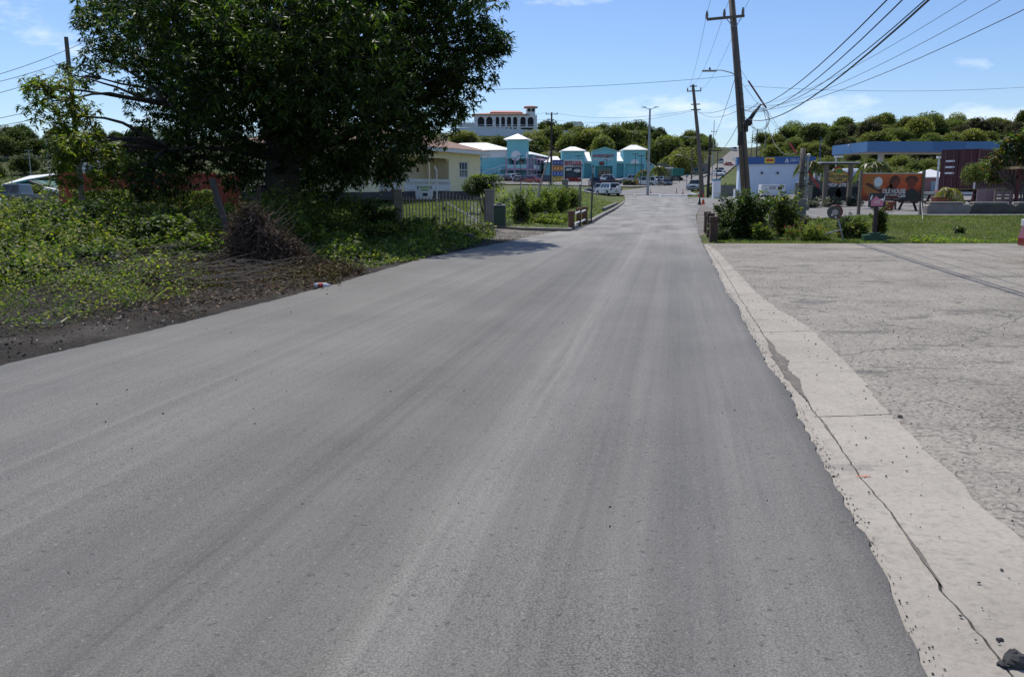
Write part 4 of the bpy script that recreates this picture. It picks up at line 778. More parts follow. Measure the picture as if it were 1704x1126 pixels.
# signboard on the garden
sg = thing('garden_banner', 'small white banner with green print hanging before the house verandah', 'banner', at(706, 320, 57)); sg.location.z -= 0
mb = MB(); mb.b2(-.58, .58, -.01, .01, -.5, .5); mb.build('sheet', wht, sg); gm_ = mat('print_green', (.25, .45, .12), .7); bk = mat('print_black', (.03, .03, .035), .7)
mb = MB(); mb.b2(-.3, .35, -.016, -.011, .28, .38); mb.b2(-.2, .3, -.016, -.011, .1, .2); mb.build('print', gm_, sg); mb = MB(); mb.b2(-.1, .22, -.016, -.011, -.25, -.05); mb.b2(-.45, -.38, -.016, -.011, .2, .4); mb.b2(.42, .49, -.016, -.011, .2, .4); mb.build('print', bk, sg)
pp = thing('white_pipe', 'white standpipe beside the garden banner', 'pipe', gat(727, 56)); mb = MB(); mb.tube([(0, 0, 0), (0, 0, 2.05), (-.1, 0, 2.2), (-.1, 0, 2.35)], .05, 8); mb.build('pipe', trim, pp)
# gate
gl, gr = gat(668, 33.4), gat(808, 32.0)
def pillar(px, D, w, h, label):
    p = gat(px, D); t_ = thing('gate_pillar', label, 'pillar', p, .12); MB().b2(-w / 2, w / 2, -w / 2, w / 2, -.1, h).build('post', grey, t_, bevel=.015); MB().b2(-w / 2 - .03, w / 2 + .03, -w / 2 - .03, w / 2 + .03, h + .001, h + .05).build('cap', grey, t_, bevel=.01); return t_
pillar(661.5, 33.6, .31, 1.42, 'left stained concrete pillar of the driveway gate'); pillar(814, 32.0, .31, 1.46, 'right concrete gate pillar with a flat cap')
gate = thing('driveway_gate', 'double leaf grey metal driveway gate of thin vertical bars', 'gate', gl, math.atan2(gr.y - gl.y, gr.x - gl.x)); gw = (gr - gl).length
gm2 = mat('gate_grey', (.30, .28, .25), .6, .15, 6)
bar0 = None
for k in range(25):
    x = .05 + (gw - .1) * k / 24; f = k / 24; top = 1.20 + (.24 * max(0, 1 - abs(f - .56) / .22) ** 1.2)
    mb = MB(); mb.box((0, 0, .5), (.03, .03, 1.0)); 
    if bar0 is None: bar0 = mb.build('bar', gm2, gate); o = bar0
    else: o = bar0.copy(); COL.objects.link(o)
    o.parent = gate; o.location = (x, 0, .05); o.scale = (1.6 if k in (0, 12, 13, 24) else 1, 1, top - .05)
for x0, x1 in ((0, gw * .52), (gw * .53, gw)):
    mb = MB(); mb.box(((x0 + x1) / 2, -.03, 1.08), (x1 - x0, .02, .05)); mb.box(((x0 + x1) / 2, -.03, .12), (x1 - x0, .02, .05)); mb.build('rail', gm2, gate)
mb = MB(); mb.bar((gw * .53, -.05, 1.02), (gw - .05, -.05, .18), .03); mb.build('brace', trim, gate)
mb = MB(); mb.box((gw * .525, -.05, .75), (.05, .03, .12)); mb.build('latch', black, gate)
tk = thing('water_tank', 'squat dark green water tank with a lid right of the gate pillar', 'tank', gat(831, 33.2)); mb = MB(); mb.b2(-.25, .25, -.2, .3, 0, .86); mb.build('body', mat('tank_green', (.04, .075, .05), .6, .2), tk, bevel=.06); mb = MB(); mb.b2(-.24, .24, -.19, .29, .862, .9); mb.build('rim', steel, tk); mb = MB(); mb.b2(-.12, .1, -.1, .1, .902, .98); mb.build('lid', grey, tk, bevel=.02)
mb = MB(); P = [gp(822, 381), gp(870, 384), gp(945, 386), gp(960, 379)]
for a, b_ in zip(P, P[1:]): mb.bar(a + Vector((0, 0, .05)), b_ + Vector((0, 0, .05)), .18, .14)
tag(mb.build('low_kerb', grey), 'low dark concrete kerb from the gate pillar to the brown bollards', 'kerb')
lw = MB(); lw.bar(gp(892, 372) + Vector((0, 0, .15)), gp(915, 362) + Vector((0, 0, .18)), .15, .42); tag(lw.build('broken_wall', grey), 'short broken concrete wall piece under the vines', 'wall')
# chain link fence
fx = [(822, 34.5), (866, 38.5), (897, 43.5), (913, 48), (940, 60), (965, 68)]
fence = thing('wire_fence', 'sagging grey wire mesh fence with thin posts beside the road past the gate', 'fence', gat(822, 34.5)); o0 = fence.location.copy()
for k, (px, D) in enumerate(fx[:-2] + [(926, 54)]):
    mb = MB(); p = gat(px, D) - o0; mb.tube([p, p + Vector((random.uniform(-.04, .04), 0, 1.75))], .028, 6); mb.build('post', steel, fence)
mw = MB()
for (a, d1), (c, d2) in zip(fx, fx[1:]):
    p, q = gat(a, d1) - o0, gat(c, d2) - o0; L_ = (q - p).length; n = int(L_ / .22)
    for k in range(n):
        A, B = p.lerp(q, k / n), p.lerp(q, min(1, (k + 6) / n)); mw.bar(A, B + Vector((0, 0, 1.55)), .006); mw.bar(A + Vector((0, 0, 1.55)), B, .006)
mw.build('mesh', steel, fence, kind='stuff')
Pv = []
for (a, d1), (c, d2) in zip(fx, fx[1:]):
    p, q = gat(a, d1) - o0, gat(c, d2) - o0; n = int((q - p).length * 330)
    f = rng.uniform(0, 1, n); base_ = np.array(p)[None] * (1 - f[:, None]) + np.array(q)[None] * f[:, None]; dn_ = vnoise(base_[:, 0] * 2 + base_[:, 1], base_[:, 1], 1.6, 77); hgt = np.clip(1.25 + .55 * dn_, .3, 1.85)
    base_[:, 2] += rng.uniform(0, 1, n) ** .8 * hgt; base_[:, 0] += rng.normal(0, .16, n); base_[:, 1] += rng.normal(0, .2, n); Pv.append(base_[rng.uniform(0, 1, n) < np.clip(.65 + .5 * vnoise(base_[:, 0], base_[:, 1], 2.7, 78), .12, 1)])
Pv = np.concatenate(Pv); Vv_, Qv_ = leaves(Pv, rdir(len(Pv), -.6, .5), .12, .075, np.array([0, 0, 1.0])); npmesh('vines', Vv_, Qv_, MC['vine'], fence, kind='stuff')
for px, D, h, w, lab in ((940, 60, 1.9, .42, 'pale grey concrete fence post leaning over the vines, the wider of the pair'), (965.5, 62, 1.6, .16, 'dark grey post with a round cap at the end of the vine fence')):
    p = gat(px, D); t_ = thing('fence_post', lab, 'post', p); MB().b2(-w / 2, w / 2, -.12, .12, -.1, h).build('post', grey, t_, bevel=.02); MB().b2(-w / 2 - .02, w / 2 + .02, -.14, .14, h + .001, h + .06).build('cap', grey, t_)
sp_ = thing('sign_post', 'tall thin dark metal post at the kerb behind the left bollards', 'post', gat(984.5, 37.5)); mb = MB(); mb.b2(-.035, .035, -.02, .02, 0, 2.55); mb.build('pole', mat('dark_steel', (.07, .07, .072), .6), sp_); sp_.rotation_euler = (0, .02, 0); MB().b2(-.03, .03, -.03, -.021, 2.2, 2.45).build('plate', steel, sp_)
# bollards with rails
def bollard(px, py, h, w, label, grp, m=None):
    p = gp(px, py); t_ = thing('bollard', label, 'bollard', p, random.uniform(-.1, .25), grp); MB().b2(-w / 2, w / 2, -w / 2, w / 2, -.1, h * .82).build('post', m or rust, t_, bevel=.012); MB().b2(-w * .58, w * .58, -w * .58, w * .58, h * .82 + .001, h).build('cap', m or rust, t_, bevel=.02); return p
rb = mat('brown_bollard', (.16, .085, .045), .8, .4, 7, dirt=.3, bmp=.3)
A = bollard(950.5, 383.5, .74, .21, 'left roadside brown bollard nearest the camera, its paint peeling', 'brown bollards on the left', rb); B = bollard(963, 378, .77, .2, 'middle brown bollard on the left roadside', 'brown bollards on the left', rb); C = bollard(972.5, 374, .78, .21, 'farthest brown bollard on the left, lit orange brown', 'brown bollards on the left', rb)
for a, b_, n in ((A, B, 0), (B, C, 1)):
    for z, lab in ((.6, 'upper'), (.2, 'lower')):
        mb = MB(); mb.tube([a.lerp(b_, .08) + Vector((.04, 0, z)), a.lerp(b_, .95) + Vector((.04, 0, z + .03))], .04, 8); tag(mb.build('guard_rail', trim), '%s white pipe rail between the %s two left bollards' % (lab, ('nearer', 'farther')[n]), 'rail')
bd = mat('dark_brown_bollard', (.075, .045, .03), .8, .4, 7, dirt=.3, bmp=.3)
bollard(1186.5, 403, .76, .22, 'right roadside dark brown bollard nearest the camera', 'brown bollards on the right', bd); bollard(1181, 395, .78, .2, 'middle dark brown bollard on the right roadside', 'brown bollards on the right', bd); bollard(1176, 388, .76, .18, 'farthest dark brown bollard on the right roadside', 'brown bollards on the right', bd)
# raised kerb on the left bend
kb = thing('road_kerb', 'raised kerb', 'kerb'); del kb['category'], kb['label']; kb['kind'] = 'structure'
KP = [gp(986, 373), gp(1003, 362), gp(1022, 351), gp(1036, 342), gp(1041, 337), gp(1036, 333.5), gp(1024, 331.5)]
for a, b_ in zip(KP, KP[1:]):
    n = max(1, int((b_ - a).length / 1.8))
    for k in range(n): mb = MB(); mb.bar(a.lerp(b_, k / n) + Vector((-.12, 0, .07)), a.lerp(b_, (k + .985) / n) + Vector((-.12, 0, .07)), .2, .2); mb.build('kerbstone', grey, kb)
mb = MB(); mb.bar(gp(1004, 352) + Vector((0, 0, .1)), gp(1026, 341.5) + Vector((0, 0, .1)), .2, .3); tag(mb.build('drain_wall', grey), 'concrete side wall of the open drain on the left bend', 'wall')
for a, b_, lab, D in ((1055, 1100, 'left', 117.5), (1098, 1143, 'right', 113.5)):
    mb = MB(); p, q = gat(a, D), gat(b_, D); mb.b2(p.x, q.x, D - .9, D + .5, G(p.x, D) - .1, G(p.x, D) + .22); tag(mb.build('traffic_island', wht, bevel=.05), '%s pale concrete traffic island across the junction' % lab, 'island')
# bigger hill-road barrier
mb = MB()
for a, b_ in zip([(1150, 170), (1158, 185), (1166, 200), (1176, 214)], [(1158, 185), (1166, 200), (1176, 214), (1184, 222)]): mb.bar(gat(*a) + Vector((0, 0, .4)), gat(*b_) + Vector((0, 0, .4)), .25, .5)
tag(mb.build('roadside_barrier', grey), 'pale curved barrier along the left side of the hill road', 'barrier')

# ---- two storey turquoise building; local y runs away along v, x to the right
K = gat(873, 214); pl = thing('plaza_building', 'two storey turquoise building with white hipped roofs and an outside staircase', 'building', (K.x, K.y, 3.3), -math.atan2(.233, .972)); pl.scale = (1.08, 1.08, 1.08)
mb = MB(); mb.b2(-26, -4.1, 1.2, 13, 0, 6.3); mb.b2(-4.1, -.2, 4.2, 13, 0, 6.3); mb.b2(-12, -2.2, 13, 42, 0, 6.0); mb.build('wall', cyan, pl)
mb = MB(); mb.b2(-26, -4.1, 1.12, 1.2, 5.3, 6.9); mb.build('white_band', wht, pl); MB().b2(-26, -4.1, 1.1, 1.19, 2.65, 2.8).build('ledge', cyl, pl)
MB().hip(-27, -3.5, .4, 14, 6.9, 9.0, -17, -11, 7, .15).build('roof', roofw, pl); MB().hip(-12.5, .8, 4.5, 43, 6.0, 7.9, -6, -5.5, 20, .15).build('roof', roofw, pl)
MB().b2(-4.2, 0, 0, 4.2, 5.3, 9.2).build('tower', cyan, pl); MB().hip(-4.9, .7, -.7, 4.9, 9.2, 10.7, -2.1, -2.1, 2.1, .15).build('tower_roof', roofw, pl)
MB().disc((-2.1, 5.6), 1.15, (-.06, -.003), 28).build('arch_panel', wht, pl); MB().disc((2.1, 5.6), 1.0, (.003, .06), 24, 'x').build('arch_panel', wht, pl); MB().b2(-4.4, .2, -.2, 4.4, 5.05, 5.3).build('ledge', cyl, pl)
MB().b2(-5.4, 1.2, -1.3, 42, 2.35, 2.75).build('balcony_floor', mauve, pl); MB().b2(-2.2, .9, 4.4, 42, 5.0, 5.5).build('lintel', mauve, pl)
for x, y in ((-4.1, -1), (-2.1, -1), (.9, -1), (.9, 2.2)) + tuple((.9, 5 + 4.2 * k) for k in range(9)):
    MB().b2(x - .18, x + .18, y - .18, y + .18, 0, 5.05).build('column', mauve if y > -2 else cyl, pl)
for k in range(8): MB().b2(.85, .95, 5.3 + 4.2 * k, 8.9 + 4.2 * k, 2.76, 3.7).build('balustrade_panel', wht, pl)
MB().b2(-4.0, .8, -1.1, -1.02, 2.76, 3.6).build('balustrade_panel', cyl, pl)
for k in range(8):
    for z in (.2, 3.0): w = MB().b2(-2.19, -2.1, 5.6 + 4.2 * k, 8.4 + 4.2 * k, z, z + 1.8).build('window', GL, pl)
for x in (-3.4, -1.6): MB().b2(x - .5, x + .5, 4.1, 4.19, 2.8, 4.7).build('window', GL, pl)
mb = MB(); mb.bar((-12.6, -.4, .1), (-5.4, -.4, 2.5), .9, .25); mb.b2(-5.9, -4, -1.3, 1.2, 2.36, 2.74); sr = mb.build('staircase', cyl, pl)
mb = MB(); mb.bar((-12.6, -.9, 1.0), (-5.4, -.9, 3.4), .06, .1); mb.b2(-5.4, -4.1, -.95, -.87, 3.4, 3.5)
for k in range(14): x = -12.4 + k * .52; mb.b2(x - .025, x + .025, -.93, -.88, .1 + (x + 12.6) / 3, 1.0 + (x + 12.6) / 3)
mb.build('stair_railing', wht, sr); MB().b2(-6.0, -5.75, -1.1, -.85, 0, 2.35).build('column', cyl, pl); MB().b2(-15.4, -14.5, 1.05, 1.19, 3.9, 4.2).build('air_vent', dark, pl)

# ---- supermarket: frontal, local unit metres
sm = thing('supermarket', 'turquoise supermarket with two hip roofed towers and a gabled sign front', 'building', gat(1004, 224)); sm.location.z = 3.4; q = lambda px: (px - 1004) * .158
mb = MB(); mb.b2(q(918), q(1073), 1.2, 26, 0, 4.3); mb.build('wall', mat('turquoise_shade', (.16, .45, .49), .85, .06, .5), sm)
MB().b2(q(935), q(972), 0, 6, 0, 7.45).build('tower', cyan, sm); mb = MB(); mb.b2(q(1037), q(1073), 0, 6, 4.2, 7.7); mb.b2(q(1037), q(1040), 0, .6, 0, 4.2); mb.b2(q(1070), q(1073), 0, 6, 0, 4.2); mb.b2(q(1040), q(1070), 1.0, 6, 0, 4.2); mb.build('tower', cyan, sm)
MB().hip(q(932), q(975), -.7, 6.7, 7.45, 8.75, q(949), q(958), 3, .14).build('tower_roof', roofw, sm); MB().hip(q(1034), q(1076), -.7, 6.7, 7.7, 9.2, q(1050), q(1060), 3, .14).build('tower_roof', roofw, sm)
for x in (953, 1055): mb = MB(); mb.prism([(q(x) + 1.15 * math.cos(math.pi * k / 16), (4.3 if x > 1000 else 4.25) + 1.1 * math.sin(math.pi * k / 16)) for k in range(17)], -.06, -.003); mb.build('arch_panel', wht, sm)
mb = MB(); mb.prism([(q(984), 0), (q(989.5), 0), (q(989.5), 3.7), (q(1018), 3.7), (q(1018), 0), (q(1025), 0), (q(1025), 7.4), (q(1004.5), 8.3), (q(984), 7.4)], -.6, 2.0); mb.build('gable_front', cyan, sm)
mb = MB(); mb.bar((q(983), -.75, 7.45), (q(1004.5), -.75, 8.4), .5, .2); mb.bar((q(1004.5), -.75, 8.4), (q(1026), -.75, 7.45), .5, .2); mb.build('gable_trim', cyl, sm)
for x0, x1 in ((972, 984), (1025, 1037)):
    mb = MB(); a, b_ = q(x0), q(x1); mb.add([(a, 1.0, 5.0), (b_, 1.0, 5.0), (b_, 8, 7.6), (a, 8, 7.6), (a, 1.0, 4.85), (b_, 1.0, 4.85), (b_, 8, 7.4), (a, 8, 7.4)], [(0, 1, 2, 3), (4, 7, 6, 5), (0, 4, 5, 1), (1, 5, 6, 2), (0, 3, 7, 4)]); mb.build('link_roof', roofw, sm); MB().b2(a, b_, .6, 1.25, 4.35, 4.8).build('ledge', cyl, sm)
mb = MB(); mb.hip(q(905), q(935), 0, 12, 4.6, 6.4, q(920), q(930), 6, .12); mb.build('roof', roofw, sm); MB().b2(q(906), q(935), .8, 12, 0, 4.6).build('wall', cyan, sm)
mb = MB(); mb.b2(q(1073), q(1090), 3, 20, 0, 4.0); mb.build('side_wall', cyl, sm); mb = MB(); mb.add([(q(1073), 2.8, 5.7), (q(1093), 2.8, 3.8), (q(1093), 20, 3.8), (q(1073), 20, 5.7), (q(1073), 2.8, 5.5), (q(1093), 2.8, 3.6), (q(1093), 20, 3.6), (q(1073), 20, 5.5)], [(0, 1, 2, 3), (4, 7, 6, 5), (0, 4, 5, 1), (1, 5, 6, 2)]); mb.build('side_roof', roofw, sm)
MB().b2(q(996), q(1016), .9, 1.1, 0, 2.9).build('entrance', GL, sm); mb = MB(); mb.b2(q(996), q(1016), .8, .89, 2.2, 2.3); mb.b2(q(1003), q(1003.6), .8, .89, 0, 2.9); mb.b2(q(1009), q(1009.6), .8, .89, 0, 2.9); mb.build('door_frame', dark, sm)
redm = mat('sign_red', (.42, .03, .04), .5, .05); 
text('store_lettering', "HORSFORD'S", .95, (q(1002), -.68, 6.25), 0, redm, sm, .05, 1.0, bold=.02); text('store_lettering', 'VALU-MART', .95, (q(1002), -.68, 5.35), 0, wht, sm, .05, 1.05, bold=.02)
MB().prism([(q(1000) + .75 * math.cos(6.283 * k / 24), 4.32 + .5 * math.sin(6.283 * k / 24)) for k in range(24)], -.7, -.61).build('oval_sign', black, sm); text('store_lettering', 'IGA', .7, (q(1000), -.72, 4.32), 0, redm, sm, .03, bold=.02)
wl = MB(); wl.b2(0, 14, 0, .3, 0, 3.4); w_ = tag(wl.build('yard_wall', grey), 'long grey concrete wall between the supermarket and the green truck', 'wall'); w_.location = gat(1093, 236)

# ---- hilltop villa: arcades, built face by face round each arch
vl = thing('villa', 'long white hilltop villa with rows of dark arches and a terracotta roof', 'house', at(840, 211.5, 380), .05); vq = lambda px: (px - 840) * .2672
bays = [(794, 808), (808, 821.5), (823.5, 832.5), (832.5, 842), (842, 852), (852, 862), (864, 876), (876, 889)]
zb, zt = .0, 5.2; fr = MB()
for a, b_ in bays:
    x0, x1 = vq(a), vq(b_); w = (x1 - x0); pr = .42; r = (w - 2 * pr) / 2; cx = (x0 + x1) / 2; zs_ = zt - .9 - r
    pts = [(cx - r, zb + .9), (cx - r, zs_)] + [(cx - r * math.cos(math.pi * k / 10), zs_ + r * math.sin(math.pi * k / 10)) for k in range(1, 10)] + [(cx + r, zs_), (cx + r, zb + .9)]
    for y in (0,):
        fr.b2(x0, cx - r, -.3, 0, zb, zt); fr.b2(cx + r, x1, -.3, 0, zb, zt); fr.b2(cx - r, cx + r, -.28, -.02, zb, zb + .25); fr.b2(cx - r, cx + r, -.28, -.1, zb + .8, zb + .95)
        arc = pts[1:-1]
        for (xa, za), (xb, zb2) in zip(arc, arc[1:]): fr.add([(xa, -.3, za), (xb, -.3, zb2), (xb, -.3, zt), (xa, -.3, zt), (xa, 0, za), (xb, 0, zb2)], [(0, 1, 2, 3), (0, 4, 5, 1)])
    MB().prism([(cx - r, zb + .26)] + pts[1:-1] + [(cx + r, zb + .26)], .6, .7).build('window', dark, vl)
fr.b2(vq(821.5), vq(823.5), -.4, 0, zb, zt); fr.b2(vq(862), vq(864), -.4, 0, zb, zt); fr.b2(vq(889), vq(893), -.3, 0, zb, zt); fr.b2(vq(790), vq(794), -.3, 0, zb, zt); fr.build('arcade_wall', wht, vl)
MB().b2(vq(790), vq(893), .8, 12, zb - 2, zt).build('wall', wht, vl); MB().b2(vq(822), vq(892), -.1, .8, -1.8, 0).build('lower_storey', wht, vl)
for k in range(5): MB().b2(vq(826) + k * 1.9, vq(826) + k * 1.9 + 1.3, -.14, -.101, -1.5, -.3).build('window', dark, vl)
MB().b2(vq(866), vq(887), -.14, -.101, -1.5, -.3).build('window', dark, vl)
MB().hip(vq(786), vq(880), -1.5, 13, zt, 6.5, vq(815), vq(868), 6, .2).build('roof', roofr, vl); MB().hip(vq(816), vq(870), 1, 11, 6.2, 7.4, vq(820), vq(866), 6, .1).build('roof', roofr, vl)
tw = MB(); tw.b2(vq(876), vq(890), 0, 4, zt, 8.3); tw = tw.build('tower', wht, vl); 
for a in (877.5, 884): MB().b2(vq(a), vq(a + 5), -.08, -.005, 6.6, 7.9).build('window', dark, vl)
MB().hip(vq(872), vq(894), -1, 5, 8.3, 9.3, vq(881), vq(885), 2, .4).build('tower_roof', roofr, vl)
def wall_run(name, label, pts, h, th, m, below=3):
    mb = MB()
    for (a, ya, D), (b_, yb, D2) in zip(pts, pts[1:]):
        p, q_ = at(a, ya, D), at(b_, yb, D2); hh = h / 2; n = Vector((0, th, 0)); mb.add([p, q_, q_ + n, p + n, p - Vector((0, 0, h)), q_ - Vector((0, 0, h)), q_ + n - Vector((0, 0, h)), p + n - Vector((0, 0, h))], [(0, 1, 2, 3), (7, 6, 5, 4), (0, 4, 5, 1), (2, 6, 7, 3), (0, 3, 7, 4), (1, 5, 6, 2)])
    return tag(mb.build(name, m), label, 'wall')
wall_run('boundary_wall', 'long pale blue boundary wall below the hilltop villa', [(755, 213, 355), (800, 212, 352), (835, 213.5, 350), (870, 215.5, 349), (900, 218, 348), (955, 216.5, 352), (1000, 216.5, 354), (1062, 218, 356)], 3.3, .4, mat('pale_blue_wall', (.62, .70, .76), .85, .05))
hh_ = thing('hill_hut', 'small white gabled house on the hilltop right of the villa', 'house', at(962, 214, 385)); MB().prism([(-2.4, 0), (2.2, 0), (2.2, 1.5), (1.2, 2.9), (-2.4, 2.0)], 0, 5).build('wall', wht, hh_); MB().prism([(-2.6, 2.0), (1.2, 2.91), (2.6, 1.5), (2.6, 1.7), (1.2, 3.15), (-2.6, 2.2)], -.3, 5.3).build('roof', roofw, hh_)
rv = thing('hill_parapet', 'low white parapet block at the left end of the hilltop villa', 'wall', at(778, 212, 390)); mb = MB(); mb.b2(-4.5, 3, 0, 1, 0, 2.0); mb.build('wall', wht, rv)
for k in range(6): MB().b2(-4.3 + k * 1.3, -3.9 + k * 1.3, -.1, .1, 2.0, 2.5).build('pier', wht, rv)

# ---- petrol station shop
sh = thing('petrol_station_shop', 'white box shaped petrol station shop with a blue fascia', 'shop', (XD(1227, 85), 85, .7), -.235); w8 = XD(1334, 85) - XD(1226, 85)
MB().b2(.06, w8 + .6, 0, 9, -.4, 3.15).build('wall', mat('shop_white', (.60, .70, .82), .8, .05, .5, dirt=.06), sh); MB().b2(-.12, w8 + .75, -.2, 9.1, 3.15, 3.85).build('fascia', blue, sh)
MB().b2(2.45, 3.4, -.26, -.21, 3.22, 3.78).build('yellow_sign', mat('sign_yellow', (.72, .50, .05), .6), sh); mb = MB(); mb.blob((2.75, -.27, 3.52), (.14, .01, .13), 8, 5); mb.b2(2.9, 3.3, -.275, -.261, 3.42, 3.6); mb.build('print', redm, sh)
mb = MB(); mb.prism([(4.35, 3.3), (4.75, 3.3), (4.55, 3.72)], -.25, -.21); mb.build('logo_triangle', wht, sh); mb = MB(); mb.prism([(4.47, 3.36), (4.63, 3.36), (4.55, 3.53)], -.26, -.251); mb.build('logo_centre', blue, sh); text('fascia_lettering', 'DELTA', .36, (5.4, -.215, 3.5), 0, wht, sh, .01, 1.0)
for x in (2.25, 3.75): MB().b2(x - .09, x + .09, -.2, 0, 2.2, 2.4).build('wall_lamp', black, sh)
window(sh, 6.15, 6.7, 1.5, 2.3, 0, 1, 3, black); ms = MB(); ms.b2(5.6, 6.1, -1.5, 0, 1.15, 1.25); ms.build('awning', blue, sh); MB().b2(5.75, 7.1, -1.4, -.01, 0, 1.15).build('kiosk', wht, sh)
MB().b2(6.6, 7.1, -1.45, -1.401, .45, .95).build('yellow_box', mat('sign_yellow', (.72, .5, .05)), sh)
gn = thing('generator', 'white cabinet generator standing before the petrol station shop', 'generator', (XD(1267, 80), 80, .72)); MB().b2(0, 2.25, 0, 1, .12, 1.12).build('cabinet', wht, gn, bevel=.03); MB().b2(-.02, 2.27, -.02, 1.02, 0, .12).build('skid', black, gn)
mb = MB()
for k in range(5): mb.b2(.75, 1.35, -.02, -.003, .72 + k * .05, .74 + k * .05)
mb.build('louvre', grey, gn); MB().b2(1.55, 1.95, -.02, -.003, .7, .95).build('window', GL, gn); MB().b2(.0, 2.25, -.012, -.002, 1.02, 1.06).build('trim', steel, gn)
ac = thing('wall_cabinet', 'small white cabinet with a round grille at the left corner of the shop', 'cabinet', (XD(1228, 83), 83, .55)); MB().b2(-.3, .25, 0, .5, 0, .95).build('case', wht, ac, bevel=.02); MB().disc((-.03, .5), .2, (-.02, -.003), 18).build('grille', steel, ac)
ep = thing('entrance_pillar', 'short white entrance pillar with a blue cap beside the junction', 'pillar', (XD(1192, 98), 98, .2)); MB().b2(-.42, .42, -.3, .3, 0, 2.15).build('post', wht, ep); MB().b2(-.44, .44, -.32, .32, 2.151, 2.35).build('cap', mat('cap_blue', (.10, .28, .42)), ep)
lw2 = MB(); lw2.b2(XD(1200, 108), XD(1228, 108), 108, 108.3, .3, 1.9); tag(lw2.build('low_wall', grey), 'low grey block wall left of the petrol station shop', 'wall')
# ---- station canopy
cy_ = thing('station_canopy', 'long flat blue petrol station canopy on pale columns', 'canopy', (33.1, 80, .9)); fz0, fz1 = 3.96, 4.9
cb1 = mat('canopy_blue', (.075, .20, .40), .4, .06, 1, dirt=.04); cb2 = mat('canopy_blue_dark', (.05, .15, .33), .4, .06, 1, dirt=.04); lt_ = mat('canopy_soffit', (.50, .49, .45), .8)
for k in range(9): x0 = 0 + k * 3.0; MB().b2(x0 + .004, x0 + 2.996, 0, .12, fz0, fz1).build('fascia_panel', cb2 if k in (2, 5) else cb1, cy_)
for k in range(3): MB().b2(-.12, 0, k * 2.9 + .004, k * 2.9 + 2.896, fz0, fz1).build('fascia_panel', cb1, cy_)
MB().b2(.001, 27, .121, 8.6, fz0 + .08, fz0 + .2).build('soffit', lt_, cy_); MB().b2(.001, 27, .121, 8.6, fz1 - .1, fz1 - .03).build('deck', lt_, cy_)
for x, y in ((2.9, 4), (13, 4), (22, 4)): MB().b2(x - .2, x + .2, y - .2, y + .2, -.2, fz0 + .08).build('column', wht, cy_)
MB().box((-.2, 4.2, fz1 - .15), (.1, .25, .12)).build('flood_lamp', wht, cy_)
# ---- pink hut
ph = thing('pink_hut', 'small pinkish hut with a white pyramid roof under the canopy', 'hut', (XD(1556, 96), 96, .9)); hm = mat('pink_wall', (.36, .20, .21), .85, .1)
MB().b2(-2, 2, 0, 3, -.3, 1.75).build('wall', hm, ph); MB().hip(-2.3, 2.3, -.3, 3.3, 1.75, 2.75, 0, 0, 1.5, .1).build('roof', roofw, ph); MB().b2(-.5, .25, -.05, -.002, -.1, 1.4).build('door', mat('door_blue', (.35, .48, .55)), ph); MB().b2(.95, 1.35, -.05, -.002, .6, 1.2).build('window', wht, ph)
def simple_lamp(label, px, D, py_top, w, m, head=True, grp=None):
    p = gat(px, D); h = at(px, py_top, D).z - p.z; t_ = thing('light_pole', label, 'light pole', p, 0, grp); mb = MB(); mb.tube([(0, 0, 0), (0, 0, h)], [w, w * .6], 8); mb.build('pole', m, t_)
    if head: MB().box((w * 2.0, 0, h), (w * 7, w * 3, w * 1.4)).build('lamp_head', m, t_, bevel=.01)
    return t_, h
simple_lamp('white light pole in front of the pink hut', 1558.5, 70, 262, .11, wht); simple_lamp('short white pole light behind the hanging cafe sign', 1388, 74, 261, .1, wht); simple_lamp('thin blue flag pole behind the petrol station', 1361, 100, 228, .06, blue, False)

# ---- red container on a trailer
ct = thing('shipping_container', 'dark red shipping container with barred doors on a trailer at the right', 'container', (XD(1622, 57), 57, 1.5), .62)
cm = mat('container_red', (.085, .018, .018), .6, .25, 1.5, dirt=.2); cmd = mat('container_doors', (.085, .022, .026), .6, .25, 2)
CLn, CH = 12.0, 2.62
mb = MB()
# doors face local -x ... long side runs +x ; door end at x=0 spans y from 0 (near) to 2.44
for k in range(40): x0 = .2 + k * .29; mb.b2(x0, x0 + .15, -.035, 0, .18, CH - .15)
mb.build('side_ribs', cm, ct, kind='stuff'); MB().b2(0, CLn, 0, 2.44, 0, CH).build('body', cm, ct)
mb = MB(); mb.b2(-.02, CLn, -.06, -.036, 0, .17); mb.b2(-.02, CLn, -.06, -.036, CH - .14, CH); mb.b2(-.05, .16, -.07, 0, 0, CH); mb.build('frame', cm, ct)
for y0 in (.06, 1.24): d = MB().b2(-.05, -.001, y0, y0 + 1.14, .1, CH - .1).build('door', cmd, ct); [MB().tube([(-.09, y0 + a, .06), (-.09, y0 + a, CH - .06)], .018, 6).build('locking_bar', mat('bar_maroon', (.22, .12, .13), .5), d) for a in (.3, .85)]
for k in range(3): MB().b2(-.06, -.052, 1.45, 2.1, 1.0 + k * .4, 1.12 + k * .4).build('marking', wht, ct)
trl = thing('trailer', 'black trailer chassis under the dark red container', 'trailer', (XD(1622, 57), 57, .5), .62); MB().b2(.2, CLn, .5, 1.9, .72, .98).build('chassis', black, trl)
for x in (1.0, 2.3):
    for y in (.0, 2.2): MB().disc((x, .5), .48, (y, y + .28), 20).build('wheel', black, trl)
MB().b2(.0, .12, .1, 2.3, .5, .8).build('bumper', trim, trl)
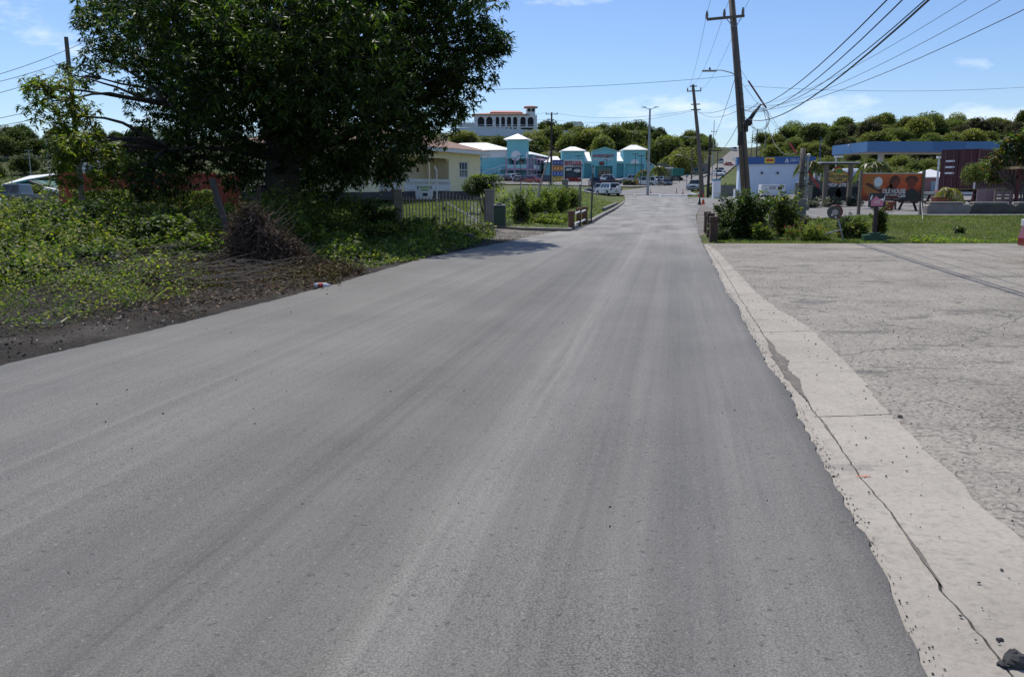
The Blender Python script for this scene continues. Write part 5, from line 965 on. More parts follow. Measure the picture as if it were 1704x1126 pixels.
# concrete blocks and what stands on / behind them
for k, (a, b_) in enumerate(((1546, 1619), (1620, 1693), (1694, 1766), (1767, 1840))):
    D = 34.6; x0, x1 = XD(a, D), XD(b_, D) - .015; t_ = thing('concrete_block', ('pale concrete block with a chamfered end, leftmost of the row on the bank', 'mossy dark concrete block under the pallet, second of the row', 'dark concrete block at the right edge of the photo', 'concrete block at the far right end of the row')[k], 'concrete block', (x0, D, .5)); L_ = x1 - x0
    MB().prism([(0, 0), (L_, 0), (L_, .36), (L_ - .1, .42), (.1, .42), (0, .36)], 0, .5).build('block', grey if k == 0 else mat('mossy_concrete', (.085, .082, .07), .95, .3, 2, bmp=.4), t_, bevel=.01); MB().b2(.12, L_ - .25, .05, .45, .421, .52).build('coping', grey, t_, bevel=.04)
def pot(label, px, D, w, h, m, z=None, n=260, lean=0, plant=True):
    p = gat(px, D); p.z = z if z is not None else p.z; t_ = thing('plant_pot', label, 'plant pot', p); r0, r1 = w * .34, w * .5; mb = MB(); mb.tube([(0, 0, 0), (0, 0, h * .85), (0, 0, h * .86), (0, 0, h)], [r0, r1 * .92, r1, r1], 14); mb.build('pot', m, t_)
    return t_
terra = mat('terracotta', (.30, .10, .06), .8, .15, 5)
pot('large round terracotta pot on the forecourt below the billboard', 1480, 39, .6, .42, terra); pb = gat(1568, 36.4)
t_ = thing('plant_pot', 'rectangular terracotta planter holding a leaning yellow palm', 'plant pot', (pb.x, pb.y, .9)); MB().prism([(-.26, 0), (.26, 0), (.36, .26), (-.36, .26)], -.2, .2).build('pot', terra, t_); MB().b2(-.37, .37, -.22, .22, .261, .3).build('rim', terra, t_)
palm('thin leaning yellow green palm in the rectangular planter', 1578, 315, 36.6, .75, 11, m=leafmat('yellow_palm', (.14, .14, .03), (.30, .27, .07), .4, (.4, .3, .12)), cat='potted palm')
big = thing('banana_plant', 'broad pale leaves of a plant standing behind the billboard', 'plant', gat(1492, 40)); V, Q = leaves(np.array([(0, 0, .9), (.05, 0, 1.0), (.1, 0, .9), (0, 0, .8)]), np.array([(.5, 0, 1.), (.1, 0, 1.2), (.9, 0, .6), (-.4, 0, .9)]), .75, .16); npmesh('leaf', V, Q, MC['vine'], big); MB().tube([(0, 0, 0), (0, 0, .95)], .05, 7).build('stem', MC['greybark'], big)
def picnic(label, px, D, rz=0):
    t_ = thing('picnic_table', label, 'picnic table', gat(px, D), rz); m_ = wood('table_wood', (.075, .045, .035), 2)
    for k in range(4): MB().b2(-.85, .85, -.36 + k * .185, -.36 + k * .185 + .17, .70, .74).build('plank', m_, t_)
    for y in (-.72, .56): MB().b2(-.85, .85, y, y + .2, .42, .46).build('bench', m_, t_)
    for x in (-.6, .6):
        for s in (-1, 1): MB().bar((x, s * .68, 0), (x, s * .2, .7), .09, .06).build('leg', m_, t_)
        MB().b2(x - .03, x + .03, -.7, .7, .36, .42).build('crossbeam', m_, t_)
    return t_
picnic('dark wooden picnic table right of the billboard', 1533, 38.8, .15); picnic('dark wooden picnic table behind the planter', 1602, 39.5, -.1)
mb = MB(); bn = gat(1555, 46); tb = thing('outdoor_counter', 'pale counter with yellow tops behind the picnic table', 'counter', bn); MB().b2(-1.6, 1.6, 0, .5, .4, .75).build('counter', mat('pale_counter', (.5, .48, .4)), tb); MB().b2(-1.5, -.6, -.05, .5, .751, .83).build('top', mat('sign_yellow', (.72, .5, .05)), tb); MB().b2(.2, 1.4, -.05, .5, .751, .83).build('top', terra, tb)
pk = mat('pink_panel', (.32, .21, .22), .85, .12, 2)
for a, b_, lab in ((1627, 1641, 'left'), (1641.6, 1655, 'right')):
    p = gat(a, 37.5); t_ = MB().b2(0, XD(b_, 37.5) - p.x, 0, .06, 0, .98).build('pink_partition', pk); t_.location = p; tag(t_, '%s dull pink wooden panel beside the stacked pallet' % lab, 'panel')
p = gat(1656, 37); pal = thing('pallet', 'weathered pinkish wooden pallet standing on edge', 'pallet', p); wp_ = XD(1687, 37) - p.x
for k in range(5): MB().b2(0, wp_, -.03, 0, .08 + k * .18, .08 + k * .18 + .115).build('slat', wood('pallet_wood', (.25, .17, .15), 2), pal)
for x in (.02, wp_ / 2 - .04, wp_ - .1): MB().b2(x, x + .08, 0, .09, .02, .96).build('runner', wood('pallet_wood', (.25, .17, .15), 2), pal)
mb = gat(1692, 36.8); kk = thing('kiosk', 'dark red timber kiosk post and slatted door at the right edge', 'kiosk', mb); rdm = mat('kiosk_red', (.10, .02, .018), .7)
MB().b2(0, .12, 0, .12, 0, 1.9).build('post', rdm, kk); MB().b2(.0, 2.2, -.05, .1, 1.45, 1.58).build('beam', rdm, kk); [MB().b2(.2 + k * .12, .26 + k * .12, 0, .05, 0, 1.2).build('slat', black, kk) for k in range(8)]; MB().b2(-.15, 2.3, -.3, 1.6, 1.85, 1.95).build('roof', mat('kiosk_thatch', (.32, .24, .13), .9), kk)
# small post with hanging tags
cp = thing('marker_post', 'thin dark post with white letters hanging in front of the container', 'post', gat(1620.5, 38)); MB().b2(-.02, .02, -.02, .02, 0, 1.35).build('pole', rdm, cp); MB().b2(-.05, .03, -.03, -.021, 1.0, 1.28).build('plate', wht, cp)
# ---- vegetated left background
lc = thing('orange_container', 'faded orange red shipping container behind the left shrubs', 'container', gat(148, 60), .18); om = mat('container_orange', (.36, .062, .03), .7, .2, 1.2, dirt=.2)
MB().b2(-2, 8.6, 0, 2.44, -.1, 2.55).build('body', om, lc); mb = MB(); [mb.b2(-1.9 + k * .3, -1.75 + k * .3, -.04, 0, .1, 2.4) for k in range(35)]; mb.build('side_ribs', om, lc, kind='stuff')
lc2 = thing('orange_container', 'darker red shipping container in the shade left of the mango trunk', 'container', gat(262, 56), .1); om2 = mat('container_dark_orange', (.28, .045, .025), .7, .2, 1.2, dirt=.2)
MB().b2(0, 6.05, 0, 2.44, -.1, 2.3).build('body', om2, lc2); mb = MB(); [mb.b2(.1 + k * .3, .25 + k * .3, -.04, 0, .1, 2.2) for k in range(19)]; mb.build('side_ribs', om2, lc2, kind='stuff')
wb = thing('white_unit', 'white box unit standing above the orange container', 'box', at(168, 272, 85)); MB().b2(-.75, .75, 0, 2, -3.0, 1.4).build('box', wht, wb); MB().b2(-2, -.76, .2, 1.8, -3, .6).build('side_box', wht, wb); [MB().b2(-.6 + k * .4, -.58 + k * .4, -.02, -.003, .1, 1.3).build('seam', grey, wb) for k in range(4)]
lb = thing('green_building', 'low dark green building with a bright white lean roof at far left', 'building', gat(30, 95)); tb_ = mat('teal_wall', (.03, .13, .11), .8); MB().prism([(-1.4, 0), (4.6, 0), (4.6, 1.0), (1.5, 2.1), (-1.4, 1.5)], 0, 6).build('wall', tb_, lb)
mb = MB(); mb.add([(-2.1, -.6, 1.35), (1.6, -.6, 2.15), (1.9, 6, 2.9), (-1.9, 6, 2.6), (-2.1, -.6, 1.25), (1.6, -.6, 2.05), (1.9, 6, 2.8), (-1.9, 6, 2.5)], [(0, 1, 2, 3), (7, 6, 5, 4), (0, 3, 7, 4), (1, 5, 6, 2), (2, 6, 7, 3), (0, 4, 5, 1)]); mb.build('roof', roofw, lb); mb = MB(); mb.bar((-2.1, -.62, 1.2), (1.6, -.62, 2.0), .06, .16); mb.build('fascia_board', mat('teal_trim', (.05, .30, .32)), lb); mb = MB(); mb.bar((1.5, -.3, 1.95), (4.9, -.3, .85), .5, .1); mb.build('roof_slope', grey, lb)
rw = MB(); rw.b2(0, 1.3, 0, .3, 0, 1.5); o = tag(rw.build('red_wall', mat('bright_red', (.35, .02, .02), .6)), 'bright red wall below the white roof at far left', 'wall'); o.location = gat(11, 88)
mb = shrub('bush', 'round green bush in front of the low green building', 'bush', 52, 80, 3.6, 1.7, MC['weed'], 2600, .22, .14, 8)
shrub('bush', 'dark bush cut by the left edge of the photo', 'bush', 0, 70, 2.2, 2.4, MC['weed'], 2000, .2, .12, 8)
stp = thing('stone_pillar', 'grey stone gate pillar with a sloping white slab at far left', 'pillar', gat(85, 60)); MB().b2(-.22, .22, -.2, .2, 0, 1.3).build('post', grey, stp); mb = MB(); mb.bar((-.4, 0, 1.5), (.75, 0, 1.25), .5, .16); mb.build('slab', wht, stp)
for px, D, h, lab in ((10, 40, .78, 'leftmost short concrete post behind the weeds'), (66, 46, 1.1, 'tallest slim concrete post behind the weeds at left'), (56, 44, .75, 'broken concrete post standing close to the tallest slim one')):
    p = gat(px, D); t_ = MB().b2(-.11, .11, -.1, .1, 0, h).build('concrete_post', grey, bevel=.01); t_.location = p; tag(t_, lab, 'post')
gw_ = MB(); gw_.b2(0, 3.2, 0, .25, 0, .95); o = tag(gw_.build('garden_wall', dgrey), 'low dark grey wall behind the mango trunk', 'wall'); o.location = gat(412, 48)
for a, c, lab, w in ((502, (.42, .02, .03), 'bright red skip with a pale rim in the yard behind the tree', .9), (543, (.02, .10, .11), 'dark teal skip with a bright rim behind the tree', 1.15)):
    p = gat(a, 62); t_ = thing('skip', lab, 'skip', p); MB().prism([(-w / 2 * .8, 0), (w / 2 * .8, 0), (w / 2, .8), (-w / 2, .8)], -.4, .4).build('bin', mat('skip_%d' % a, c, .6), t_); MB().b2(-w / 2 - .03, w / 2 + .03, -.43, .43, .801, .86).build('rim', trim, t_)
shd = thing('white_shed', 'small pale shed glimpsed between the trunk and the red skip', 'shed', gat(496, 70)); MB().b2(-1, 1, 0, 2, 0, 1.6).build('wall', wht, shd); MB().hip(-1.2, 1.2, -.2, 2.2, 1.6, 2.1).build('roof', roofw, shd); MB().b2(-.2, .25, -.03, -.002, .7, 1.2).build('window', dark, shd)
# ================================================================ SIGNS
pw = wood('post_wood', (.20, .17, .13), 2)
bb = thing('cafe_billboard', 'orange and black cafe billboard with two faces on wooden posts', 'billboard', gat(1484, 34))
W_, Z0, Z1 = 1.2, .55, 1.62
m, t, b, o = nodes('billboard_print'); g = N(t, 'ShaderNodeTexCoord').outputs['Object']; sx = N(t, 'ShaderNodeSeparateXYZ'); t.links.new(g, sx.inputs[0])
c = ramp(t, math_(t, 'SUBTRACT', math_(t, 'DIVIDE', sx.outputs[2], 1.7), math_(t, 'MULTIPLY', sx.outputs[0], .07)), [(.33, (.02, .015, .014)), (.48, (.26, .035, .012)), (.62, (.60, .08, .016)), (.95, (.66, .15, .025))])
t.links.new(mixc(t, .4, c, ramp(t, noise(t, g, 2.2, 3), [(.35, .5), (.65, 1.25)]), 'MULTIPLY'), b.inputs['Base Color']); b.inputs['Roughness'].default_value = .5; MC['bill'] = m
MB().b2(-W_, W_, -.02, .02, Z0, Z1).build('board', MC['bill'], bb); MB().b2(-W_ - .01, W_ + .01, -.03, .03, Z1 + .001, Z1 + .03).build('frame', trim, bb)
for x, h in ((-W_ - .06, 1.75), (W_ + .02, 1.75)): MB().b2(x - .05, x + .05, -.06, .06, -.3, h).build('post', pw, bb)
sil = mat('print_shadow_brown', (.10, .030, .015), .55, .3, 4); skin = mat('print_face_orange', (.26, .048, .018), .55, .35, 5)
def ell(cx, cz, rx, rz_, y, n=28, tilt=0): return [(cx + rx * math.cos(6.2832 * k / n) * math.cos(tilt) - rz_ * math.sin(6.2832 * k / n) * math.sin(tilt), cz + rx * math.cos(6.2832 * k / n) * math.sin(tilt) + rz_ * math.sin(6.2832 * k / n) * math.cos(tilt)) for k in range(n)]
MB().prism(ell(.08, 1.30, .21, .26, 0, tilt=-.3), -.0225, -.0205).build('printed_hair', sil, bb); MB().prism(ell(.13, 1.22, .13, .18, 0, tilt=-.3), -.025, -.023).build('printed_face', skin, bb); MB().prism(ell(-.03, 1.0, .22, .2, 0, tilt=.3), -.0225, -.0205).build('printed_shoulder', sil, bb)
MB().prism(ell(.76, 1.38, .26, .16, 0), -.0225, -.0205).build('printed_hair', sil, bb); MB().prism(ell(.77, 1.24, .17, .21, 0), -.025, -.023).build('printed_face', skin, bb); MB().prism([(.42, .62), (.6, .98), (.85, 1.05), (1.18, .8), (1.18, .56), (.45, .56)], -.0225, -.0205).build('printed_shoulder', mat('print_dark', (.025, .02, .02), .5), bb)
MB().prism(ell(-.75, 1.15, .40, .42, 0), -.0225, -.0205).build('printed_badge', mat('print_orange', (.50, .16, .03), .5), bb); MB().prism(ell(-.57, 1.3, .17, .19, 0), -.025, -.023).build('printed_cap', wht, bb)
MB().prism([(-1.08, 1.2), (-.98, 1.28), (-.35, .98), (-.42, .86)], -.028, -.0255).build('printed_ribbon', sil, bb); wtx = mat('white_print', (.75, .74, .70), .6)
text('billboard_lettering', 'KES', .16, (-.6, -.0285, 1.09), 0, wtx, bb, .001).rotation_euler = (math.pi / 2, .42, 0)
text('billboard_lettering', 'OLE HOUSE', .235, (.08, -.028, .93), 0, wtx, bb, .001, .74, bold=.008); text('billboard_lettering', 'LUNCH  DINNER', .1, (-.1, -.028, .79), 0, wtx, bb, .001, .8, bold=.003); text('billboard_lettering', 'Cafe', .19, (.38, -.030, .76), 0, wtx, bb, .001, .9, shear=.35, bold=.006)
MB().b2(-.32, -.02, -.025, -.0225, .625, .632).build('printed_line', wtx, bb); MB().b2(.06, .36, -.025, -.0225, .625, .632).build('printed_line', wtx, bb)
gs = thing('newspaper_sign', 'small pink and black sign on a dark post with a stepped green base', 'sign', gp(1454, 402)); grn = mat('green_paint', (.035, .10, .05), .55, .2, 6, dirt=.2)
MB().b2(-.34, .33, -.14, .14, 0, .21).build('base', grn, gs, bevel=.01); MB().b2(-.16, .15, -.11, .11, .211, .27).build('base_step', grn, gs, bevel=.01); MB().b2(-.05, .05, -.05, .05, .271, 1.02).build('post', mat('post_black', (.03, .022, .024), .6), gs, bevel=.005)
MB().b2(-.24, .24, -.06, .04, 1.02, 1.44).build('box', mat('sign_black', (.025, .025, .03), .5), gs, bevel=.006); MB().prism([(-.20, 1.06), (.16, 1.06), (.18, 1.18), (.12, 1.26), (.02, 1.28), (-.06, 1.36), (-.14, 1.26), (-.2, 1.2)], -.066, -.061).build('print', mat('print_pink', (.62, .22, .30), .6), gs)
MB().prism([(-.21, 1.2), (-.15, 1.36), (-.19, 1.39), (-.23, 1.28)], -.067, -.062).build('print', wtx, gs); MB().prism([(.04, 1.24), (.18, 1.3), (.22, 1.44), (.2, 1.2)], -.067, -.062).build('print', wtx, gs)
text('sign_lettering', 'AIR', .13, (-.02, -.068, 1.17), 0, wtx, gs, .001, .9)
# leaning round sign
ls = thing('round_sign', 'round mirror like grey sign on a pole leaning left over the grass edge', 'sign', gp(1405, 401)); mb = MB(); mb.tube([(0, 0, -.1), at(1394, 362, 25.6) - gp(1405, 401)], .028, 8); mb.build('pole', steel, ls)
cc = at(1388, 353, 25.5) - gp(1405, 401); d_ = MB().disc((0, 0), .2, (-.03, .03), 28).build('disc', mat('sign_back_grey', (.07, .075, .065), .5, .3), ls); d_.location = cc; d_.rotation_euler = (.1, 0, -.2)
r_ = MB().disc((0, 0), .215, (-.0, .06), 28).build('rim', mat('sign_rim_red', (.22, .02, .03), .5), ls); r_.location = cc + Vector((.05, .02, 0)); r_.rotation_euler = (.1, 0, -.2)
q_ = MB().disc((0.02, 0), .09, (-.045, -.031), 20).build('hub', steel, ls); q_.location = cc; q_.rotation_euler = (.1, 0, -.2); mb = MB(); mb.disc((-.06, -.08), .03, (-.05, -.031), 10); mb.disc((.05, -.15), .028, (-.05, -.031), 10); q_ = mb.build('sticker', trim, ls); q_.location = cc; q_.rotation_euler = (.1, 0, -.2)
lg = MB(); lg.tube([at(1368, 392, 25.4), at(1378, 388, 25.4), at(1402, 382, 25.5)], [.02, .035, .015], 6); tag(lg.build('pale_branch', mat('bleached_wood', (.42, .38, .33), .8)), 'bleached branch lying in the shrubs left of the leaning sign pole', 'branch')
# hanging cafe sign
hs = thing('hanging_cafe_sign', 'oval yellow cafe sign hanging from a roofed wooden frame', 'sign', gat(1393, 47)); f47 = 47 / FE
for x in (-.66, .68): MB().b2(x - .11, x + .11, -.1, .1, -.1, 2.28).build('post', pw, hs)
MB().b2(-1.05, 1.05, -.35, .35, 2.36, 2.42).build('roof', trim, hs); MB().b2(-1.05, 1.05, -.1, .1, 2.281, 2.359).build('beam', mat('dark_steel', (.07, .07, .07)), hs)
ye = mat('cafe_sign_yellow', (.52, .36, .09), .6, .1, 5); MB().prism([(p[0], p[1]) for p in ell(0, 1.62, .62, .36, 0)] , -.04, .02).build('rim', mat('cafe_rim_red', (.38, .10, .03)), hs); MB().prism(ell(0, 1.62, .57, .315, 0), -.05, -.041).build('panel', ye, hs); MB().prism([(-.28, 1.86), (-.2, 2.1), (.15, 2.12), (.3, 1.86)], -.05, .02).build('panel_top', ye, hs)
dk = mat('sign_letter_green', (.03, .05, .04)); text('cafe_lettering', 'Ole House', .25, (0, -.053, 1.66), 0, dk, hs, .001, .95, bold=.005); text('cafe_lettering', 'Cafe', .25, (0, -.053, 1.48), 0, dk, hs, .001, 1.0, bold=.005)
MB().prism(ell(.04, 1.93, .22, .09, 0), -.06, -.051).build('painted_leaves', mat('sign_leaf_green', (.12, .30, .08)), hs); MB().prism(ell(-.1, 2.12, .17, .06, 0, tilt=.2), -.06, .02).build('painted_flower', mat('sign_flower', (.45, .07, .03)), hs)
mb = MB(); mb.tube([(-.2, 0, 2.28), (-.2, 0, 2.1)], .012, 5); mb.tube([(.2, 0, 2.28), (.2, 0, 2.1)], .012, 5); mb.build('chain', black, hs)
# two panel advertising board by the pole
ab = thing('advert_board', 'double advertising board with coloured strips and a red and black car poster', 'billboard', gat(942, 130)); ab.rotation_euler = (0, 0, .0); k_ = 130 / FE; zq = lambda py: (312 - py) * k_ + 1.6 - ab.location.z; xq = lambda px: (px - 942) * k_
for x in (919, 939, 967.5): MB().b2(xq(x) - .08, xq(x) + .08, -.02, .14, -.1, zq(267)).build('post', trim, ab)
MB().b2(xq(937.8), xq(968.3), -.1, -.03, zq(303), zq(267)).build('frame', trim, ab)
MB().b2(xq(939.2), xq(967), -.12, -.101, zq(279), zq(268)).build('poster_top', mat('poster_grey', (.48, .50, .54)), ab); MB().b2(xq(939.2), xq(967), -.12, -.101, zq(295.5), zq(279) - .003).build('poster_middle', mat('poster_black', (.035, .04, .05)), ab); MB().b2(xq(939.2), xq(967), -.12, -.101, zq(302.4), zq(295.5) - .003).build('poster_bottom', mat('poster_red', (.28, .025, .02), .6, .3, 3), ab)
text('poster_lettering', 'MAKE', .42, (xq(945), -.125, zq(270.6)), 0, black, ab, .002); text('poster_lettering', 'BIGGER', .78, (xq(953), -.125, zq(273.3)), 0, redm, ab, .002, 1.0, bold=.03); text('poster_lettering', 'PLANS', .5, (xq(961), -.125, zq(276.6)), 0, black, ab, .002, bold=.01)
mb = MB(); mb.prism([(xq(953), zq(285)), (xq(957), zq(282)), (xq(964), zq(282)), (xq(966), zq(286)), (xq(960), zq(288))], -.13, -.121); mb.prism([(xq(941), zq(285)), (xq(951), zq(284)), (xq(951), zq(281)), (xq(942), zq(281))], -.13, -.121); mb.build('print', mat('poster_white', (.6, .6, .62)), ab)
mb = MB(); mb.prism([(xq(942), zq(292)), (xq(944), zq(288)), (xq(950), zq(286)), (xq(956), zq(290)), (xq(961), zq(293)), (xq(952), zq(295)), (xq(944), zq(295))], -.13, -.121); mb.build('printed_car', mat('poster_car', (.05, .07, .10)), ab); mb = MB(); mb.blob((xq(943.5), -.12, zq(301)), (.28, .02, .32), 8, 6); mb.b2(xq(962), xq(966), -.13, -.121, zq(298), zq(296.5)); mb.build('print', mat('poster_white', (.6, .6, .62)), ab)
pan = [(267, 276, (.06, .08, .26), 'navy'), (276, 285.5, (.55, .20, .04), 'orange'), (285.5, 293.5, (.08, .13, .38), 'blue'), (293.5, 303, (.55, .33, .05), 'yellow')]
for z0, z1, c, nm in pan: MB().b2(xq(919), xq(937.3), -.1, -.03, zq(z1) + .02, zq(z0) - .02).build('%s_panel' % nm, mat('strip_' + nm, c, .6, .25, 3), ab); mb = MB(); [mb.b2(xq(921 + 5.5 * j + random.random()), xq(924.5 + 5.5 * j), -.115, -.101, zq((z0 + z1) / 2 + 2), zq((z0 + z1) / 2 - 1.5)) for j in range(3)]; mb.build('print', mat('print_pale_' + nm, [min(1, x * 1.3 + .22) for x in c]), ab)

# ================================================================ POLES AND WIRES
pole_m = wood('utility_pole_wood', (.15, .125, .10), 1.5); dkp = wood('dark_pole_wood', (.055, .045, .04), 1.5)
def arm(mb, c, w, a=0, t=.1): d = Vector((math.cos(a), math.sin(a), 0)) * w / 2; mb.bar(Vector(c) - d, Vector(c) + d, t, t)
def insul(parent, pts, h=.25, r=.05):
    for p in pts: mb = MB(); mb.tube([p, p + Vector((0, 0, h * .5)), p + Vector((0, 0, h))], [r, r * 1.1, r * .5], 7); mb.build('insulator', grey, parent)
A0 = at(1243.5, 350, 57); A1 = at(1216, -20, 57); A0.z = G(A0.x, A0.y) - .2
pa = thing('utility_pole', 'tall leaning weathered utility pole crossing the sky right of the road', 'utility pole', A0); A1l = A1 - A0
mb = MB(); mb.tube([(0, 0, 0), A1l * .5 + Vector((.06, 0, 0)), A1l], [.33, .25, .19], 14); mb.build('pole', pole_m, pa, smooth=True)
ax = lambda px, py: at(px, py, 57) - A0
mb = MB(); mb.bar(ax(1175, 34) + Vector((0, -.25, 0)), ax(1237, 28) + Vector((0, -.25, 0)), .14, .16); mb.build('crossarm', pole_m, pa); insul(pa, [ax(1176, 32), ax(1205, 29), ax(1236, 26)], .5, .09)
mb = MB(); mb.bar(ax(1207, 33) + Vector((0, -.3, 0)), ax(1218, 46) + Vector((0, -.25, 0)), .04); mb.bar(ax(1232, 32) + Vector((0, -.3, 0)), ax(1222, 46) + Vector((0, -.25, 0)), .04); mb.build('arm_brace', steel, pa)
mb = MB(); mb.tube([ax(1224, 125), ax(1216, 121), ax(1200, 117), ax(1186, 117.5)], [.035, .035, .03, .03], 7); la = mb.build('lamp_arm', steel, pa); mb = MB(); mb.b2(-.5, .45, -.14, .14, -.06, .05); lh_ = mb.build('lamp_head', steel, pa, bevel=.04); lh_.location = ax(1181, 118); MB().tube([(0, 0, .05), (0, 0, .2)], .06, 8).build('photocell', black, lh_)
for px, py, w, h in ((1240.5, 212, .22, .62), (1229, 232, .2, .8)): MB().box(ax(px, py) + Vector((0, -.2, 0)), (w, .2, h)).build('junction_box', black, pa, bevel=.02)
mb = MB(); mb.tube([ax(1225, 130) + Vector((0, -.3, 0)), ax(1232, 200) + Vector((0, -.34, 0)), ax(1239, 320) + Vector((0, -.4, 0))], .035, 6); mb.build('conduit', black, pa)
for k in range(9): mb = MB(); c = A1l * (.12 + k * .07); mb.bar(c + Vector((.2, 0, 0)), c + Vector((.36, 0, 0)), .03); mb.build('step_bolt', steel, pa)
WM = mat('cable_black', (.012, .012, .013), .6, .1, 1, bmp=0, dirt=0); WG = mat('cable_grey', (.05, .052, .056), .6, .1, 1, bmp=0, dirt=0)
nw = 0
def wire(p, q, sag, r, label, group=None, m=None, seg=22):
    p, q = Vector(p), Vector(q); pts = [p.lerp(q, k / seg) - Vector((0, 0, 4 * sag * (k / seg) * (1 - k / seg))) for k in range(seg + 1)]
    mb = MB(); mb.tube(pts, r, 5); return tag(mb.build('overhead_wire', m or WM), label, 'wire', group)
ea = Vector((3.0, -3, 5.6))
wire(at(1232, 176, 57), ea + Vector((0, 0, .5)), 1.6, .014, 'uppermost thick black cable running from the leaning pole to the top right')
wire(at(1236, 182, 57), ea + Vector((.05, 0, .45)), 1.7, .013, 'second thick black cable from the leaning pole to the top right')
wire(at(1240, 196, 57), ea + Vector((.28, 0, .3)), 1.65, .020, 'heaviest black cable bundle from the leaning pole towards the top right')
wire(at(1262, 172, 55), ea + Vector((.36, 0, .38)), 1.6, .012, 'black cable wrapped along the heaviest bundle')
for px, py, xo, lab, r in ((1240, 176, 5.9, 'thin faint wire crossing the right sky, the highest of three', .006), (1240, 183, 6.7, 'thin faint wire in the right sky between two others', .007), (1240, 185, 7.9, 'lowest of the three thin wires fanning out to the right corner', .010)):
    wire(at(px, py, 57), Vector((xo, -3, 6.3)), 1.3, r, lab, m=WG)
wire(at(1240, 143, 57), at(1860, 132, 62), .55, .010, 'thin nearly level wire across the right sky', m=WG)
B0 = at(1169, 328, 105); B0.z = G(B0.x, B0.y) - .2; pb_ = thing('utility_pole', 'leaning utility pole with two crossarms behind the tallest pole', 'utility pole', B0); bx_ = lambda px, py: at(px, py, 105) - B0
mb = MB(); mb.tube([(0, 0, 0), bx_(1163, 240), bx_(1153, 141)], [.3, .24, .16], 10); mb.build('pole', pole_m, pb_)
for y, x0, x1 in ((152, 1143, 1167), (144, 1148, 1160), (174, 1150, 1165), (183, 1150, 1166)): mb = MB(); mb.bar(bx_(x0, y), bx_(x1, y - .5), .12); mb.build('crossarm', pole_m, pb_)
insul(pb_, [bx_(1144, 151), bx_(1152, 150), bx_(1166, 150)], .35, .07)
for (x0, y0), (x1, y1), lab in (((1176, 24), (1144, 149), 'left'), ((1205, 22), (1153, 141), 'middle'), ((1236, 20), (1166, 149), 'right')):
    wire(at(x0, y0, 57), at(x1, y1, 105), .9, .011, 'thin line from the crossarm of the leaning pole to the farther pole, %s of three' % lab, m=WG)
    p = at(x0, y0, 57); wire(p, p + Vector((-11.6, -62, .4)), 1.0, .011, 'thin line leaving the top crossarm towards the camera, %s of three' % lab, m=WG)
wire(at(1229, 172, 57), at(1152, 183, 105), .5, .016, 'upper cable between the leaning pole and the farther pole'); wire(at(1229, 184, 57), at(1160, 184, 105), .6, .016, 'lower cable between the leaning pole and the farther pole'); wire(at(1233, 198, 57), at(1172, 250, 110), 1.5, .02, 'drooping cable from the leaning pole down to the dark pole')
# cable coils and splice
coil = thing('cable_coil', 'looped coils of spare black cable hanging beside the leaning pole', 'cable coil', at(1258, 195, 55)); 
for k, (rx, rz_, dx) in enumerate(((.62, .72, .25), (.55, .65, .3), (.6, .6, .2))): mb = MB(); mb.tube([(dx + rx * math.cos(6.283 * j / 24), .03 * k + .03 * math.sin(j), -.15 + rz_ * math.sin(6.283 * j / 24) * 1.0) for j in range(25)], .013, 5, False); mb.build('loop', WM, coil)
spl = thing('splice_box', 'black cable splice box hanging on the cables right of the leaning pole', 'splice box', at(1246, 200, 56)); mb = MB(); mb.tube([(-.25, 0, -.3), (.1, 0, .1), (.75, 0, 1.0)], [.16, .14, .05], 8); mb.blob((-.02, 0, -.15), (.28, .15, .24), 10, 6); mb.build('case', black, spl)
# guy wire with two guards
gy0, gy1 = at(1226, 106, 57), gat(1384, 50); wire(gy0, gy1, .05, .010, 'thin straight guy wire slanting from the leaning pole to the ground', m=WG); d_ = (gy1 - gy0)
for f0, f1, lab, cc_ in ((.135, .335, 'upper dark maroon guard tube on the guy wire, seen against the sky', (.10, .015, .02)), (.70, .885, 'lower bright red guard tube on the guy wire beside the twin posts', (.50, .03, .02)), (.585, .66, 'short red guard tube at the top of the twin posts', (.45, .04, .03))):
    mb = MB(); mb.tube([gy0 + d_ * f0 + Vector((0, -.02, 0)), gy0 + d_ * f1 + Vector((0, -.02, 0))], .055, 8); tag(mb.build('guy_guard', mat('guard_' + lab[:5], cc_, .5)), lab, 'guard tube')
# twin posts with meter
tp = thing('service_post', 'weathered wooden service post with a grey conduit and meter box', 'post', gat(1333.5, 33)); mb = MB(); mb.tube([(0, 0, -.2), (-.02, 0, 2.72)], [.115, .10], 12); mb.build('post', pole_m, tp, smooth=True); mb = MB(); mb.tube([(.17, -.02, -.2), (.17, -.02, 2.2), (.19, -.02, 2.42)], .045, 8); mb.build('conduit', steel, tp); MB().blob((.2, -.02, 2.45), (.08, .08, .07), 10, 6).build('weather_head', trim, tp); MB().box((.34, 0, 1.05), (.16, .12, .5)).build('meter_box', grey, tp, bevel=.01)
for z in (.7, 1.3, 1.8): MB().box((.03, -.02, z), (.34, .26, .025)).build('strap', black, tp)
mb = MB(); mb.tube([(-.12, -.03, -.2), (-.12, -.03, 1.2)], .03, 6); mb.build('pipe', steel, tp)
wire(at(1268, 168, 55), gat(1333, 33) + Vector((0, 0, 2.7)), 1.35, .017, 'black service cable drooping from the coils down to the twin post'); wire(at(1240, 184, 57), at(1262, 170, 55), .1, .018, 'short cable joining the leaning pole to the coils'); wire(at(1224, 127, 57), at(1190, 225, 90), .3, .018, 'twisted dark cable slanting down left of the leaning pole')
bwm = MB(); p = gat(1312, 30); bwl = thing('block_wall', 'grey concrete block wall stub behind the creeper', 'wall', p)
